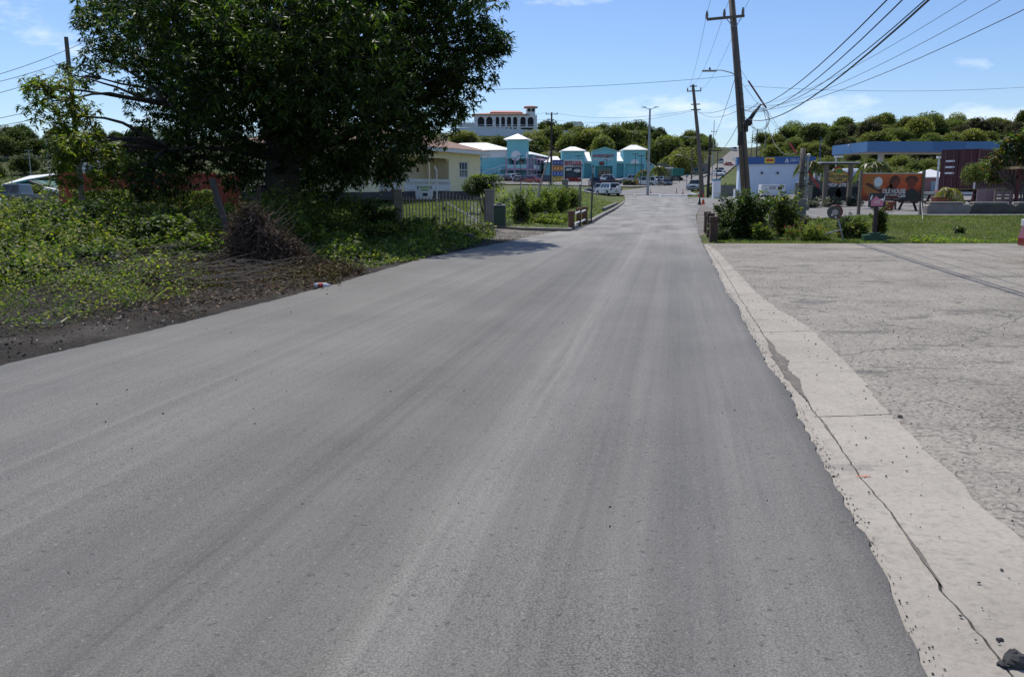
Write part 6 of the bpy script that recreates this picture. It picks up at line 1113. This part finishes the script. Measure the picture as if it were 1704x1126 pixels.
for r_i in range(5):
    for k in range(3): x = -.42 + k * .40 + (.0 if r_i % 2 else -.1); MB().b2(x + .006, x + .394, 0, .2, r_i * .2 + .004, r_i * .2 + .196).build('block', grey, bwl, bevel=.006)
MB().b2(-.56, -.5, -.1, .25, 0, 1.12).build('edge_post', dgrey, bwl)
# other poles
def upole(label, px, D, pt, r, arms=(), m=pole_m, lean=0, grp=None, ins=True):
    p = gat(px, D); h = at(px, pt, D).z - p.z; t_ = thing('utility_pole', label, 'utility pole', p, 0, grp); mb = MB(); mb.tube([(0, 0, -.2), (lean, 0, h)], [r, r * .65], 9); mb.build('pole', m, t_)
    for dz, w in arms: mb = MB(); arm(mb, (lean, -.1, h - dz), w, 0, .1); mb.build('crossarm', m, t_); insul(t_, [Vector((lean + s * w * .46, -.1, h - dz)) for s in (-1, 0, 1)], .3, .06) if ins else None
    return t_
upole('dark slim utility pole just right of the leaning farther pole', 1178.5, 108, 225, .2, ((1.9, 3.0), (.2, .3)), dkp)
upole('dark utility pole with two crossarms beside the advertising board', 917, 138, 187, .2, ((.3, 1.9), (1.6, 1.5)), dkp)
br_ = MB(); br_.tube([gat(897, 128), at(916, 253, 137)], [.14, .12], 7); tag(br_.build('brace_pole', dkp), 'slanting dark brace pole propping the pole by the advertising board', 'pole')
upole('grey utility pole partly hidden by the left edge of the mango crown', 136, 40, 62, .14, (), pole_m, -.1)
upole('small distant utility pole with two crossarms at far left', 54, 190, 250, .13, ((.1, 1.8), (.9, 1.8)), steel)
upole('pale pole at the hill road crest with several crossarms', 1256, 250, 215, .22, ((.6, 3.2), (3.8, 5.5)), pole_m); upole('thin leaning pole beside the hill road crest', 1246, 235, 219, .12, (), pole_m, .4); upole('slim distant pole standing above the crest of the road', 1184, 190, 200, .1, ((2.5, 1.2),), steel); upole('thin mast on the skyline right of the leaning pole', 1269.5, 300, 205, .14, (), steel); upole('far pole on the hill road verge behind the parked vehicles', 1192, 150, 245, .12, (), pole_m)
simple_lamp('thin grey lamp pole rising behind the hut at far left', 85, 100, 232, .09, steel)
lp, lh2 = simple_lamp('tall silver double armed light pole standing on the traffic island', 1078, 116, 181, .2, steel, False)
for s in (-1, 1): MB().bar((0, 0, lh2 - .1), (s * .75, 0, lh2 + .15), .07).build('arm', steel, lp); MB().box((s * .85, 0, lh2 + .2), (.55, .25, .1)).build('lamp_head', steel, lp, bevel=.02)
sl = thing('street_lamp', 'grey street lamp with an arm reaching left over the junction', 'street lamp', gat(1150, 140)); h_ = at(1150, 250, 140).z - sl.location.z; MB().tube([(0, 0, 0), (0, 0, h_)], [.14, .1], 8).build('pole', pole_m, sl); MB().tube([(0, 0, h_ - 1.6), (-1.2, 0, h_ - .9), (-1.9, 0, h_ - .75)], .05, 6).build('arm', steel, sl); MB().box((-2.3, 0, h_ - .72), (.9, .3, .12)).build('lamp_head', trim, sl, bevel=.03); mb = MB(); mb.bar((-1.7, 0, h_ + .1), (1.6, 0, h_), .1); mb.build('crossarm', pole_m, sl)
s2 = thing('street_lamp', 'curved street lamp head reaching out just left of the farther leaning pole', 'street lamp', at(1158, 229, 112)); MB().tube([(.3, 0, -.1), (-.4, 0, .1), (-.9, 0, .1)], .04, 6).build('arm', steel, s2); MB().box((-1.2, 0, .08), (.7, .25, .1)).build('lamp_head', steel, s2, bevel=.02)
for px, D, pt, lab in ((801, 185, 258, 'in front of the two storey turquoise building'), (962, 180, 260, 'before the left tower of the supermarket'), (1009, 195, 262, 'before the entrance of the supermarket'), (1056, 190, 257, 'before the right tower of the supermarket'), (1066, 165, 260, 'beside the small palms'), (866, 190, 260, 'before the corner tower')):
    p = gat(px, D); h = at(px, pt, D).z - p.z; t_ = thing('car_park_light', 'black T shaped car park light ' + lab, 'light pole', p, 0, 'T shaped car park lights'); MB().tube([(0, 0, 0), (0, 0, h)], .07, 6).build('pole', black, t_); MB().b2(-.75, .75, -.2, .2, h, h + .12).build('lamp_head', black, t_)
ts = thing('road_sign', 'thin post with a small sign plate at the junction by the cones', 'sign', gat(1142, 134)); h_ = at(1142, 291, 134).z - ts.location.z; MB().tube([(0, 0, 0), (0, 0, h_)], .05, 6).build('post', steel, ts); MB().disc((0, h_ - .2), .25, (-.08, -.05), 12).build('plate', steel, ts)
# long crossing wires
wire(at(916, 187, 138), at(1153, 183, 105), .9, .018, 'upper wire from the pole by the advertising board to the farther leaning pole', m=WG); wire(at(917, 199, 138), at(1152, 185, 105), .9, .016, 'lower wire from the pole by the advertising board to the farther leaning pole', m=WG); wire(at(700, 186, 100), at(916, 187, 138), .5, .014, 'upper wire crossing before the hilltop villa', m=WG); wire(at(600, 196, 100), at(917, 199, 138), .3, .014, 'lower wire crossing before the hilltop villa', m=WG)
wire(at(760, 150, 50), at(1222, 126, 57), .18, .012, 'long wavy wire from the mango crown to the street lamp of the leaning pole', m=WG)
wire(at(1236, 140, 57), at(1330, 250, 140), .4, .012, 'thin wire dropping from the leaning pole towards the shop roof', m=WG)
for y0, y1, lab in ((128, 72, 'highest'), (137, 92, 'second'), (157, 108, 'third'), (195, 160, 'fourth'), (205, 178, 'lowest')): wire(at(-60, y0 + 12, 36), at(137, y1, 40), .12, .012, 'dark wire running to the left edge from the hidden pole, %s of five' % lab, m=WG)
wire(at(-80, 262, 185), at(180, 256, 190), .3, .02, 'far pale wire over the dark left hill, the upper one', m=steel); wire(at(-80, 259, 180), at(180, 266, 190), .2, .02, 'far pale wire over the dark left hill, the lower one', m=steel)
mb = MB(); mb.tube([at(1533, 334, 33.6), gat(1540, 30.6)], .012, 5); tag(mb.build('thin_stake', steel), 'thin leaning metal stake beside the right post of the billboard', 'stake')

# ================================================================ VEHICLES
tyre = mat('tyre_rubber', (.018, .018, .019), .85, .1, 5, dirt=0); rim = mat('wheel_rim', (.40, .41, .42), .4, .1, 3, metal=.6); GB = glass('car_glass', (.012, .015, .018)); redl = mat('tail_lamp_red', (.35, .02, .02), .25, .05); hl = mat('head_lamp', (.60, .62, .64), .15, .05)
def paint(c): return mat('car_paint_%d_%d_%d' % tuple(int(x * 99) for x in c), c, .28, .04, .8, metal=.0, bmp=0, dirt=.06, coat=.6)
SPEC = dict(suv=(4.5, 1.84, 1.72, 1.02, -2.1, 1.05, .30, .62, .95), sedan=(4.45, 1.76, 1.44, .90, -1.55, .95, .55, .65, .80), pickup=(5.3, 1.86, 1.78, 1.08, -.55, 1.25, .10, .60, 1.0), van=(4.8, 1.8, 2.05, 1.12, -2.32, 1.75, .12, .55, .98), jeep=(4.5, 1.84, 1.85, 1.12, -2.15, .85, .08, .22, 1.08))
def car(kind, px, D, head, c, label, spare=False, gat_z=None, detail=True, group=None):
    L_, W, H, belt, xr, xf, dr, df, hood = SPEC[kind]; p = gat(px, D); t_ = thing('parked_car' if kind != 'pickup' else 'pickup_truck', label, {'pickup': 'pickup', 'van': 'van'}.get(kind, 'car'), p, R(head), group); pm = paint(c); h = L_ / 2
    wx = (-L_ * .295, L_ * .31); wr = .36 if kind in ('suv', 'pickup', 'jeep') else .32
    def wa(x): return [(x + (wr + .07) * math.cos(a), .34 + (wr + .05) * math.sin(a)) for a in [math.pi * k / 7 for k in range(8)]]   # wheel arch cut, front to rear
    bot = [(h - .05, .30)] + wa(wx[1]) + wa(wx[0]) + [(-h + .05, .32)]
    top = [(-h, .55), (-h + .04, belt * .96), (xr - .02, belt), (xf, belt), (h - .5, hood), (h - .1, hood - .14), (h, .52)]
    mb = MB(); prof = bot + top; n = len(prof)
    ys = [(-W / 2 + .06, .97, .0), (-W / 2, 1, 0), (W / 2, 1, 0), (W / 2 - .06, .97, 0)]
    V = []; 
    for y, s, _ in ys: V += [(x * (1 if s == 1 else .992), y, z if s == 1 else (z + (.03 if z > .8 else 0))) for x, z in prof]
    Fq = []
    for r in range(3): Fq += [(r * n + k, r * n + (k + 1) % n, (r + 1) * n + (k + 1) % n, (r + 1) * n + k) for k in range(n)]
    Fq += [tuple(range(n)), tuple(range(4 * n - 1, 3 * n - 1, -1))]
    # keep side faces at the widest rings
    V = [(x, y, z) for (x, y, z) in V]; mb.add(V[n:3 * n], [(k, (k + 1) % n, (k + 1) % n + n, k + n) for k in range(n)] + [tuple(range(n)), tuple(range(2 * n - 1, n - 1, -1))])
    rt = [(xr, belt), (xf, belt), (xf - df, H), (xr + dr, H)]; wt, wb_ = W / 2 - .02, W / 2 * .80
    cab = [(rt[0][0], -wt, belt - .01), (rt[1][0], -wt, belt - .01), (rt[1][0], wt, belt - .01), (rt[0][0], wt, belt - .01), (rt[3][0], -wb_, H), (rt[2][0], -wb_, H), (rt[2][0], wb_, H), (rt[3][0], wb_, H)]
    mb.add(cab, [(0, 1, 5, 4), (1, 2, 6, 5), (2, 3, 7, 6), (3, 0, 4, 7), (4, 5, 6, 7)]); body = mb.build('body', pm, t_, bevel=.045)
    if kind == 'pickup':
        MB().b2(-h + .1, -.65, -W / 2 + .1, W / 2 - .1, belt - .02, belt + .015).build('load_bed', dark, t_)
    cv = [Vector(v) for v in cab]
    def pane(name, a, b_, c1, d, ins=.1, insz=.12, off=.012):
        q = [cv[a], cv[b_], cv[c1], cv[d]]; ctr = sum(q, Vector()) / 4; nn = (q[1] - q[0]).cross(q[3] - q[0]).normalized()
        if nn.dot(ctr - Vector((0, 0, (belt + H) / 2))) < 0: nn = -nn
        o = []
        for u, v in ((ins, insz), (1 - ins, insz), (1 - ins, 1 - insz), (ins, 1 - insz)): o.append((q[0] * (1 - u) + q[1] * u) * (1 - v) + (q[3] * (1 - u) + q[2] * u) * v + nn * off)
        m1 = MB(); m1.add(o + [p_ - nn * .02 for p_ in o], [(0, 1, 2, 3), (7, 6, 5, 4), (0, 4, 5, 1), (1, 5, 6, 2), (2, 6, 7, 3), (3, 7, 4, 0)]); return m1.build(name, GB, t_)
    pane('windscreen', 1, 2, 6, 5, .06, .08); pane('rear_window', 3, 0, 4, 7, .10, .12)
    def side(sgn, f0, f1):
        a, b_, c1, d = (0, 1, 5, 4) if sgn < 0 else (3, 2, 6, 7); P0, P1, P2, P3 = cv[a], cv[b_], cv[c1], cv[d]; nn = Vector((0, sgn, .25)).normalized(); o = []
        for u, v in ((f0, .1), (f1, .1), (f1, .88), (f0, .88)): o.append((P0 * (1 - u) + P1 * u) * (1 - v) + (P3 * (1 - u) + P2 * u) * v + nn * .012)
        m1 = MB(); m1.add(o + [p_ - nn * .02 for p_ in o], [(0, 1, 2, 3), (7, 6, 5, 4), (0, 4, 5, 1), (1, 5, 6, 2), (2, 6, 7, 3), (3, 7, 4, 0)]); m1.build('side_window', GB, t_)
    sp_l = ((.07, .30), (.34, .60), (.64, .93)) if kind in ('suv', 'van', 'jeep') else ((.10, .48), (.53, .92))
    for s in (-1, 1):
        for a, b_ in sp_l: side(s, a, b_)
        for x in wx:
            m1 = MB(); m1.disc((x, wr), wr, ((W / 2 - .2, W / 2 + .012) if s > 0 else (-W / 2 - .012, -W / 2 + .2)), 18); w = m1.build('wheel', tyre, t_)
            m1 = MB(); m1.disc((x, wr), wr * .62, ((W / 2 + .013, W / 2 + .03) if s > 0 else (-W / 2 - .03, -W / 2 - .013)), 12); m1.build('rim', rim, w)
        m1 = MB(); m1.box((h - .06, s * (W / 2 - .25), hood - .25), (.14, .36, .16)); m1.build('headlight', hl, t_, bevel=.02)
        m1 = MB(); m1.box((-h + .0, s * (W / 2 - .13), belt - .12), (.1, .2, .3)); m1.build('tail_light', redl, t_, bevel=.02)
        m1 = MB(); m1.box((xf - .25, s * (W / 2 + .09), belt + .06), (.12, .18, .13)); m1.build('door_mirror', pm, t_, bevel=.02)
    m1 = MB(); m1.box((h - .0, 0, .42), (.1, W * .92, .2)); m1.build('front_bumper', pm if kind != 'pickup' else steel, t_, bevel=.03); m1 = MB(); m1.box((-h, 0, .45), (.12, W * .92, .2)); m1.build('rear_bumper', pm if kind != 'pickup' else steel, t_, bevel=.03)
    m1 = MB(); m1.box((h + .03, 0, hood - .27), (.04, W * .45, .18)); m1.build('grille', black, t_); m1 = MB(); m1.box((-h - .075, 0, .62), (.02, .45, .12)); m1.build('number_plate', mat('plate_yellow', (.6, .5, .12)), t_)
    if kind != 'van': m1 = MB(); m1.b2(-h * .9, h * .9, -W / 2 + .15, W / 2 - .15, .22, .34); m1.build('underbody', black, t_)
    if spare: w = MB().disc((-.28, .98), .36, (-h - .24, -h - .04), 22, 'x').build('spare_wheel_cover', pm, t_, bevel=.03)
    return t_
wc, sc, kc, bc, gc, rc = (.72, .73, .74), (.42, .43, .45), (.015, .016, .018), (.02, .035, .09), (.10, .11, .12), (.32, .02, .025)
car('suv', 1012, 117.5, 112, wc, 'white car with a covered spare wheel on its back, parked by the left bend', spare=True)
car('sedan', 999, 123, 150, sc, 'silver car mostly hidden behind the white car with the spare wheel')
car('pickup', 1013, 180, 5, (.012, .016, .035), 'dark navy pickup in front of the supermarket entrance')
car('suv', 989, 158, 92, (.02, .03, .07), 'dark blue car with a bundled white load behind the advertising board')
car('jeep', 1071, 171, 178, wc, 'white boxy car parked beside the small palm'); car('jeep', 1087, 182, 175, wc, 'white boxy car behind the rounded palm'); car('suv', 1048, 196, 178, sc, 'silver car with a dark roof rack behind the hedge planter'); car('suv', 1006, 200, 180, wc, 'white car directly before the supermarket entrance'); car('sedan', 1093, 176, 200, wc, 'low white car right of the boxy cars')
car('sedan', 1107.5, 172, -86, kc, 'black car driving towards the camera down the road'); car('pickup', 1157, 139, -112, (.22, .27, .27), 'grey green pickup facing the camera beside the roadworks')
car('pickup', 1193, 214, -84, wc, 'white pickup coming down the hill road, the nearest on the slope'); car('suv', 1197, 232, -84, sc, 'silver car right behind the nearest white pickup on the slope'); car('van', 1197, 306, 82, (.6, .6, .58), 'pale minibus climbing the hill road'); car('sedan', 1211, 285, -82, rc, 'red car coming down the hill road'); car('sedan', 1223.5, 325, -82, wc, 'white car high on the hill road above the red car'); car('van', 1218, 390, -82, (.5, .5, .5), 'grey minibus near the crest of the hill road'); car('jeep', 1164, 225, 10, (.02, .06, .04), 'dark green boxy vehicle parked on the grass slope'); 
row = [(838, 190, 60, kc, 'sedan', 'dark blue car, leftmost before the turquoise building'), (848, 192, 62, wc, 'suv', 'white car second from the left before the outside staircase'), (855, 201, 60, sc, 'suv', 'silver car in the second row under the corner tower'), (862, 186, 25, (.03, .045, .07), 'sedan', 'dark slate car in the middle of the plaza row'), (872, 188, 70, gc, 'sedan', 'grey car with glinting windows beside the red one'), (885, 183, 80, rc, 'sedan', 'small red car in the plaza row'), (890, 190, 60, (.16, .19, .22), 'suv', 'grey blue van like car right of the red one'), (903, 190, 70, kc, 'sedan', 'black car behind the slanting brace pole'), (909, 187, 75, gc, 'suv', 'dark car with a bright roof left of the dark pole')]
for px, D, hd, c, kd, lab in row: car(kd, px, D, hd + 60, c, lab)
for k, (px, D) in enumerate(((822, 190), (831, 197))): car('sedan', px, D, 110, (kc, wc)[k], ('black car peeping over the clipped hedge', 'white car roof peeping over the clipped hedge')[k])
car('pickup', 32, 62, 182, (.16, .18, .21), 'grey pickup with dark windows parked beyond the posts at far left'); car('sedan', 108, 80, 175, wc, 'white car half hidden between the stone pillar and the container'); car('sedan', -58, 52, 178, wc, 'white car cut by the left edge of the photo')
# red vehicle cut by the right edge
rcar = car('jeep', 1920, 18.2, 181, (.20, .015, .02), 'red vehicle of which only the bumper corner enters the photo at right'); 
# dump truck, backhoe, tipper behind the cafe sign
gt = thing('dump_truck', 'green dump truck seen from behind beside the grass slope', 'truck', gat(1128, 196)); gt.scale = (.78, 1, 1); tg = mat('truck_green', (.02, .17, .13), .6, .15, 2, dirt=.2)
MB().prism([(-1.7, 1.3), (1.7, 1.3), (1.75, 3.0), (-1.75, 3.0)], 0, 4.5).build('tipper_body', tg, gt, bevel=.03); [MB().b2(x - .06, x + .06, -.06, -.003, 1.3, 3.0).build('rib', tg, gt) for x in (-1.4, -.5, .5, 1.4)]; MB().b2(-1.1, 1.1, 4.55, 6.3, 1.0, 3.2).build('cab', tg, gt, bevel=.1); MB().b2(-.9, .9, .3, 6.2, .8, 1.25).build('chassis', black, gt)
for x in (-1.5, 1.0):
    for y in (.9, 2.2, 5.2): MB().disc((y, .5), .5, (x, x + .5), 16, 'x').build('wheel', tyre, gt)
MB().b2(-1.4, 1.4, -.1, .05, .75, .95).build('rear_bumper', black, gt); [MB().b2(x - .15, x + .15, -.13, -.11, .78, .9).build('tail_light', redl, gt) for x in (-1.1, 1.1)]
bk_ = thing('backhoe', 'backhoe loader with a white canopy roof behind the black car', 'backhoe', gat(1109, 186)); yl = mat('machine_grey', (.22, .21, .18), .6, .2, 3)
MB().b2(-.9, .9, -1, 1.6, .8, 1.6).build('body', yl, bk_, bevel=.05); MB().hip(-1.15, 1.15, -1.1, 1.2, 3.35, 3.55, t=.25).build('roof', wht, bk_)
for x in (-.85, .8):
    for y in (-.9, 1.0): MB().b2(x, x + .07, y, y + .07, 1.6, 3.35).build('roof_post', black, bk_)
MB().b2(-.7, .7, -.95, -.9, 1.7, 3.2).build('cab_window', GB, bk_)
for x in (-1.1, .7):
    for y, r in ((-.5, .7), (1.4, .45)): MB().disc((y, r), r, (x, x + .4), 16, 'x').build('wheel', tyre, bk_)
mb = MB(); mb.bar((.9, -.8, 1.0), (1.9, -1.2, 1.6), .2); mb.bar((1.9, -1.2, 1.6), (2.6, -1.3, .5), .18); mb.build('boom', yl, bk_); MB().prism([(-2.6, .1), (-1.2, .5), (-1.2, 1.0), (-2.6, .5)], -2.2, -1.0).build('bucket', wht, bk_)
tt = thing('tank_truck', 'black tank truck with white lettering parked behind the hanging cafe sign', 'truck', (XD(1344, 60), 60, .65)); fq = 60 / FE; tq = lambda px: (px - 1344) * fq; tz = lambda py: (312 - py) * fq + 1.6 - .65
bkp = mat('truck_black', (.018, .022, .028), .4, .1, 2, coat=.4)
MB().prism([(tq(1342), tz(330)), (tq(1430), tz(333)), (tq(1434), tz(304)), (tq(1408), tz(304)), (tq(1378), tz(303)), (tq(1352), tz(300)), (tq(1341), tz(303))], 0, 2.4).build('body', bkp, tt, bevel=.05)
MB().prism([(tq(1343), tz(315)), (tq(1380), tz(321.5)), (tq(1380), tz(323)), (tq(1343), tz(317))], -.03, -.002).build('stripe', trim, tt); text('truck_lettering', 'MGP 370', .34, (tq(1391.5), -.01, tz(308.2)), 0, wtx, tt, .004, 1.05, bold=.006)
mb = MB(); mb.tube([(tq(1396), 1.2, tz(295)), (tq(1436), 1.2, tz(295))], .62, 20); mb.build('tank', mat('tank_silver', (.55, .57, .60), .35, .05, 1, metal=.3), tt, smooth=False); MB().b2(tq(1378), tq(1436), .6, 1.8, tz(304), tz(301)).build('tank_cradle', black, tt)
cg = mat('cab_grey', (.28, .30, .32), .45, .1, 2); MB().prism([(tq(1345), tz(300.5)), (tq(1366), tz(300.5)), (tq(1361), tz(285)), (tq(1349), tz(283))], .3, 2.1).build('cab', cg, tt, bevel=.06); MB().prism([(tq(1349), tz(293)), (tq(1362), tz(293)), (tq(1359.5), tz(286.5)), (tq(1350.5), tz(286))], .27, .295).build('side_window', GB, tt)
for a in (1352, 1362, 1372): mb = MB(); mb.bar((tq(a), .1, tz(300)), (tq(a + 4), .1, tz(289)), .12); mb.build('strut', trim, tt)
for a in (1356, 1388, 1402, 1424): MB().disc((tq(a), .5), .5, (-.06, .35), 18).build('wheel', tyre, tt)
mb = MB(); [mb.blob((tq(a), -.03, tz(327)), (.07, .04, .06), 8, 5) for a in (1419,)]; mb.build('lamp', trim, tt)
# cones
def cone(px, D, label, c=(.75, .10, .03), h=.75, grp='orange traffic cones at the junction'):
    t_ = thing('traffic_cone', label, 'traffic cone', gat(px, D), 0, grp); om_ = mat('cone_%d' % int(c[0] * 100), c, .6); MB().b2(-.19, .19, -.19, .19, .03, .07).build('base', om_ if c[0] > .1 else black, t_); MB().tube([(0, 0, .071), (0, 0, h * .45)], [.15, .09], 12).build('cone', om_, t_); MB().tube([(0, 0, h * .45 + .001), (0, 0, h * .62)], [.091, .068], 12).build('band', wht if c[0] > .1 else black, t_); MB().tube([(0, 0, h * .62 + .001), (0, 0, h)], [.067, .03], 12).build('tip', om_, t_)
cone(1083, 124, 'orange cone just right of the tall silver light pole'); cone(1126, 125, 'orange cone at the left of the roadworks', h=.85); cone(1136.5, 121, 'orange cone before the thin sign post', h=.85); cone(1163.5, 112, 'orange cone beside the grey green pickup', h=.85)
cone(1171, 74, 'nearest orange cone at the base of the farther leaning pole', h=1.0); cone(1165, 73, 'black cone beside the nearest orange cone', (.02, .02, .02), .75, None)
mb = MB(); [mb.bar(gat(1150 + k * 4, 118 - k) + Vector((0, 0, .3 - .05 * k)), gat(1161 + k * 3, 116 - k) + Vector((0, 0, .15 + .1 * k)), .5, .15) for k in range(3)]; tag(mb.build('concrete_rubble', wht), 'heap of broken pale concrete slabs below the grey green pickup', 'rubble')
hp = thing('planter_hedge', 'dry clipped hedge with an orange end post in the supermarket car park', 'hedge', gat(1047, 168)); P = np.stack([rng.uniform(-1.2, 1.2, 1500), rng.uniform(-.5, .5, 1500), rng.uniform(.1, 1.1, 1500)], 1); V, Q = leaves(P, rdir(1500, .4, .5), .3, .2); npmesh('foliage', V, Q, leafmat('dry_hedge', (.10, .10, .06), (.2, .19, .11), .2), hp); MB().b2(1.25, 1.8, -.3, .3, 0, 1.3).build('end_post', mat('ochre_post', (.50, .26, .06)), hp)
for px, D, w, lab in ((862, 172, 5.4, 'left'), (892, 170, 2.8, 'right')): p = gat(px, D); t_ = MB().b2(-w / 2, w / 2, 0, .5, 0, .35).build('car_park_kerb', mat('yellow_kerb', (.42, .26, .09), .8, .3, 2)); t_.location = p; tag(t_, '%s faded yellow kerb of the plaza car park' % lab, 'kerb')
# litter by the kerb
bt = thing('plastic_bottle', 'clear plastic bottle with a red label lying at the left road edge', 'bottle', gp(541, 480) + Vector((-.05, .0, .05)), .2); pet = mat('clear_plastic', (.75, .75, .75), .2, .05); MB().tube([(-.13, 0, 0), (-.12, 0, 0), (.06, 0, 0), (.11, 0, 0), (.13, 0, 0)], [.03, .042, .042, .018, .016], 12).build('bottle', pet, bt, smooth=True); MB().tube([(-.06, 0, 0), (.02, 0, 0)], .0435, 12).build('label', mat('label_red', (.5, .04, .04), .4), bt); MB().tube([(-.17, 0, .0), (-.135, 0, 0)], .02, 10).build('cap', mat('label_red', (.5, .04, .04)), bt)
st_ = MB().blob((0, 0, .05), (.22, .15, .1), 10, 6, .2).build('stone_block', dgrey); st_.location = gp(777, 396); tag(st_, 'dark flat stone lying before the gate on the apron', 'stone')
pj = at(575, 493, 16);
